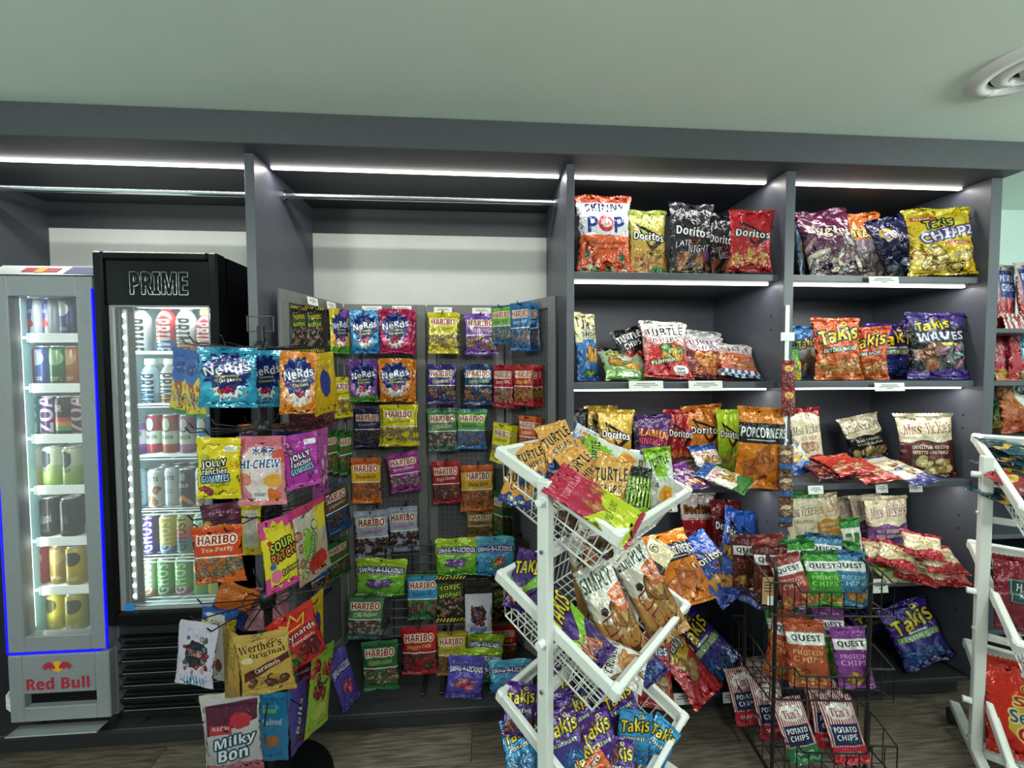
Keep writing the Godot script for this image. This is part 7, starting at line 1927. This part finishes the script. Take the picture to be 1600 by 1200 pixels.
	"bluewild": "gr 0 1 2f5cb0 3f74c8; wv 0.45 0.1 e8c83c 0.2; bl 0.4 0.3 0.26 0.12 1f3f94; ls 0.24 0.28 0.34 2 f0f0f0; pl 0.2 0.5 0.6 0.16 6 0.08 blob d84a3a,8a5a30,3a8a4a; pl 0.1 0.66 0.8 0.2 14 0.08 blob 8a5a48,e8c03c,c8a878; wv 0.94 0.01 3a8a34",
	"yellowside": "gr 0 1 e8c41c d8ac18; bl 0.5 0.5 0.2 0.3 2a3f8c; ls 0.3 0.2 0.5 4 1f2f74",
	"pinkside": "gr 0 1 b85aa8 a04494; pl 0.1 0.2 0.8 0.6 20 0.1 blob d880b8,7a2a70,e0b0d8",
	"darkred": "gr 0 1 5a1424 7a1c2c; pl 0.1 0.4 0.8 0.5 26 0.09 blob 8a2434,5a1020,a84a54; ls 0.2 0.18 0.6 3 e8d8d8",
	"tims_red": "gr 0 1 d0c8c0 b01c28; re 0.1 0.1 0.8 0.4 3a4a9a; tx POTATO 0.5 0.22 0.7 0.1 ffffff; tx CHIPS 0.5 0.36 0.6 0.1 ffffff; wv 0.6 0.05 b01c28; tx Original 0.5 0.76 0.8 0.1 f0e0d8 000000 0 1 0.15",
	"zesty": "bg b8202e; st 0 0 1 0.26 10 efe8e4; re 0.24 0.3 0.76 0.4 2f84ac; tx ZESTY 0.6 0.38 0.6 0.08 ffffff; tx CRAB 0.6 0.48 0.6 0.08 ffffff; tx RAVE 0.6 0.59 0.66 0.1 ffffff; pl 0.3 0.72 0.6 0.2 6 0.14 blob d8b878,c8a468",
	"rawcrimson": "gr 0 1 b81c34 d8405c; pl 0.1 0.3 0.8 0.4 10 0.12 blob e07a88,a01c30; ls 0.2 0.14 0.6 3 f0d0d0",
	"dirty": "gr 0 1 d8a45c b0401c; ds 0.1 0.3 14 c8783a; el 0.6 0.42 0.36 0.3 f0ece4; el 0.6 0.34 0.28 0.14 2a3a4c; tx DIRTY 0.6 0.33 0.44 0.07 f0f0f0; pl 0.5 0.46 0.3 0.12 6 0.1 blob c88a3c,b8783a",
	"hawaii": "gr 0 1 8e1c30 7a1628; re 0.16 0.3 0.84 0.3 1f4a52; re 0.18 0.31 0.8 0.28 d8c890; re 0.19 0.315 0.78 0.27 1f4a52; tx HAWAIIAN 0.58 0.4 0.66 0.1 e8e0c8; tx KETTLE_STYLE 0.58 0.5 0.6 0.04 e8e0c8; el 0.7 0.74 0.3 0.16 2a1a14; tx MANGO 0.6 0.68 0.4 0.08 f0d83c 2a1a14 3 0 0 -14; tx HABANERO 0.64 0.78 0.5 0.08 f0d83c 2a1a14 3 0 0 -14",
	"octopus": "gr 0 1 e8341c d02414; re 0.44 0.12 0.2 0.04 ffffff; tx Original 0.6 0.28 0.4 0.07 2a1410 f0d83c 3; bl 0.66 0.62 0.44 0.4 d8b83c; tx Spicy 0.64 0.42 0.66 0.13 c0281c f4e08a 5; tx Seafood 0.62 0.56 0.72 0.13 1f5a9c f4e08a 5; tx Curl 0.62 0.72 0.56 0.14 c0281c f4e08a 5; pl 0.4 0.84 0.5 0.1 10 0.08 roll e8c878,d8a850",
	"tealsnack": "gr 0 1 1c4a5c 143848; wv 0.5 0.08 d8b848 0.5; wv 0.64 0.06 1c4a5c 0.5; ls 0.2 0.2 0.6 3 c8e0d8",
	"jerky_red": "gr 0 1 a8242c 8a1a24; el 0.5 0.3 0.34 0.14 e8c04c; ls 0.3 0.28 0.4 3 2a1a10; pl 0.1 0.5 0.8 0.4 30 0.07 blob b87a68,8a4a40,d8b0a0",
	"jerky_blue": "gr 0 1 7a5a4a 6a4a3c; pl 0.1 0.2 0.8 0.36 24 0.07 blob b89078,8a6048,d8b8a0; re 0 0.62 1 0.16 3a74b8; el 0.5 0.24 0.34 0.1 e8c890; ls 0.34 0.22 0.3 2 4a2a18; pl 0.1 0.82 0.8 0.1 12 0.06 blob b89078,8a6048",
}

var CAN_ART := {
	"c_sky": "bg 2a3f94; ds 0 1 2 c8d0dc; re 0 0 1 0.08 3a54a8; bl 0.5 0.62 0.07 0.09 c02838; ls 0.42 0.3 0.16 4 ffffff",
	"c_blue": "hcan 22338c 1c2a78 _ e8ecf4 c8d0dc",
	"c_red": "hcan b83a2c 9a2c24 _ f0e0d8 d8b0a0",
	"c_navy": "hcan 2c4a8c 24407c _ f0f0f4 a8b8d8",
	"c_green": "hcan 2f7a3c 286a34 _ f0f0e8 a8d8a0",
	"c_orange": "hcan d07a34 c06a2c _ f8f0e0 f0c890",
	"c_teal": "vcan 2fb4b0 28a09c ZOA d8f4f0",
	"c_purple": "vcan 43285c 38204e ZOA d8c8e8",
	"c_dark": "bg 2c1c2c; re 0 0.5 1 0.1 d84a4c; re 0 0.6 1 0.1 e8a03c; re 0 0.7 1 0.1 5ab05c; tx DR 0.5 0.3 0.16 0.16 f0e8e8; ls 0.4 0.86 0.2 1 ffffff",
	"c_plum": "vcan 6a3050 5a2844 ZOA e8d0dc",
	"c_cream": "bg e8ecd8; gr 0.45 1 d8dcc0 d0a83c; bl 0.5 0.3 0.1 0.16 c8d0b0; ls 0.42 0.5 0.16 4 6a7040",
	"c_lime": "bg e4eed0; gr 0.45 1 c8dca0 8ab83c; bl 0.5 0.3 0.12 0.16 3a4a54; tx ZEST 0.5 0.56 0.2 0.08 3a5a28",
	"c_amber": "gr 0 1 d8904a 5a3424; re 0.4 0 0.6 1 1c1c20; ls 0.2 0.5 0.16 4 f0d8b0",
	"c_black": "bg 1a1b20; tx Alani 0.5 0.5 0.2 0.2 c8ccd0 000000 0 3 0.2 -14; ls 0.42 0.76 0.16 2 8a9098",
	"c_ink": "bg 1c2434; tx Nu 0.5 0.5 0.14 0.2 8aa0b8 000000 0 3 0.2 -14; ls 0.42 0.76 0.16 2 8a9098",
	"c_pink": "hcan c83a4c b82c40 _ f8e0e0 f0a8a8",
	"c_gold": "hcan a88c3c 98802c _ 3a3014 c8b468",
	"c_yellow": "hcan e0c41c d0b414 _ 3a3a14 3a3a14",
	"c_olive": "hcan c8c02c b8b024 _ 3a3a14 4a4a14",
	"c_violet": "bg 8a5cb4; re 0 0.24 1 0.4 e8e4f0; tx BREW_DR 0.5 0.34 0.3 0.14 3a2a6c; wv 0.7 0.06 6a3f9c 0.9",
	"k_crimson": "bg b83050; re 0 0.4 1 0.3 d8e8d0; el 0.5 0.24 0.09 0.14 24282c; el 0.5 0.24 0.075 0.12 d8dcd8; tx KOMBUCHA 0.5 0.54 0.26 0.09 2a3430; re 0 0.82 1 0.18 a82444",
	"k_rust": "bg b04a34; re 0 0.4 1 0.3 d8e8d0; el 0.5 0.24 0.09 0.14 24282c; el 0.5 0.24 0.075 0.12 d8dcd8; tx KOMBUCHA 0.5 0.54 0.26 0.09 2a3430; re 0 0.82 1 0.18 a83c2c",
	"k_rose": "bg b86aa0; re 0 0.4 1 0.3 d8e8d0; el 0.5 0.24 0.09 0.14 24282c; el 0.5 0.24 0.075 0.12 d8dcd8; tx KOMBUCHA 0.5 0.54 0.26 0.09 2a3430; re 0 0.82 1 0.18 a8508c",
	"k_blue": "bg 2f84cc; re 0 0.5 1 0.3 d8e8e8; el 0.5 0.24 0.09 0.14 24282c; el 0.5 0.24 0.075 0.12 d8dcd8; tx BREW 0.5 0.64 0.2 0.09 2a3430",
	"a_ice": "bg a8c8dc; tx ARCTIC 0.5 0.6 0.3 0.12 24384c; el 0.5 0.24 0.08 0.14 24384c; el 0.5 0.24 0.05 0.1 a8c8dc; wv 0.8 0.05 5a94bc 0.9",
	"a_cream": "bg dce0d8; pl 0.4 0.4 0.2 0.4 8 0.06 blob c89868,b8845a; tx LATTE 0.5 0.24 0.22 0.1 3a4044; wv 0.86 0.03 c8a888 0.9",
	"a_white": "bg c8d4d8; tx LATTE 0.5 0.24 0.22 0.1 3a4044; ls 0.42 0.5 0.16 5 6a7880; wv 0.84 0.04 a8b8c0 0.9",
	"a_black": "bg 1f2426; el 0.5 0.2 0.05 0.08 8aa8a8; tx COLD 0.5 0.4 0.2 0.09 e8e8e0; po d88a3c 0.3 0.8 0.5 0.62 0.7 0.84 0.7 0.94 0.5 0.74 0.3 0.9",
	"g_purple": "vcan 5a3aa0 3f2a80 GHOST f0f0f8",
	"g_yellow": "vcan d8d424 2f7cc0 GHOST f8f8e0",
	"g_rainbow": "gr 0 0.3 8ab83c e0b83c; gr 0.3 0.6 e0803c c83a3c; gr 0.6 1 2f84b0 6ab83c; tx GHOST 0.5 0.45 0.6 0.26 1a1a1a 000000 0 0 0 -90",
	"g_mint": "vcan 7ac88a d8e0a8 GHOST f8f8f0",
	"g_sage": "vcan a8b890 c8844a GHOST f0f0e8",
	"g_green": "vcan 3fb83c 1f7a34 GHOST f0f8e8",
	"g_lime": "vcan 62c83c a83a64 GHOST f0f8e8",
	"g_split": "gr 0 1 d8602c 7ac83c; wv 0.5 0.1 7ac83c 0.9; tx SOUR 0.5 0.3 0.26 0.14 f8f0e0",
	"g_pinky": "gr 0 1 c88ab0 e0d83c; wv 0.6 0.1 e0d83c 0.9; tx SOUR 0.5 0.3 0.26 0.14 f8f0e0",
	"p_clear": "bg dce8e8; tx PRIME 0.5 0.62 0.5 0.34 14181a 000000 0 0 0 90; wv 0.92 0.01 b0c8d0; re 0 0 1 0.2 c8d8dc",
	"p_redblue": "bg d83a3c; gr 0.7 1 2f6cc0 2458b0; tx PRIME 0.5 0.62 0.5 0.34 f4f6f8 000000 0 0 0 90; re 0 0 1 0.2 c8343c",
	"p_orange": "bg e4e8e4; gr 0.78 1 e8904a e0803c; tx PRIME 0.5 0.6 0.5 0.34 24282a 000000 0 0 0 90; re 0 0 1 0.2 d8dcdc",
	"p_red": "bg d02c38; tx PRIME 0.5 0.6 0.5 0.34 f4f6f8 000000 0 0 0 90; re 0 0 1 0.14 b82430",
	"p_blue": "bg b8d4e8; gr 0.7 1 8ab8dc 6aa4d0; tx PRIME 0.5 0.62 0.5 0.34 1c2a3c 000000 0 0 0 90; re 0 0 1 0.2 d0e0e8",
}
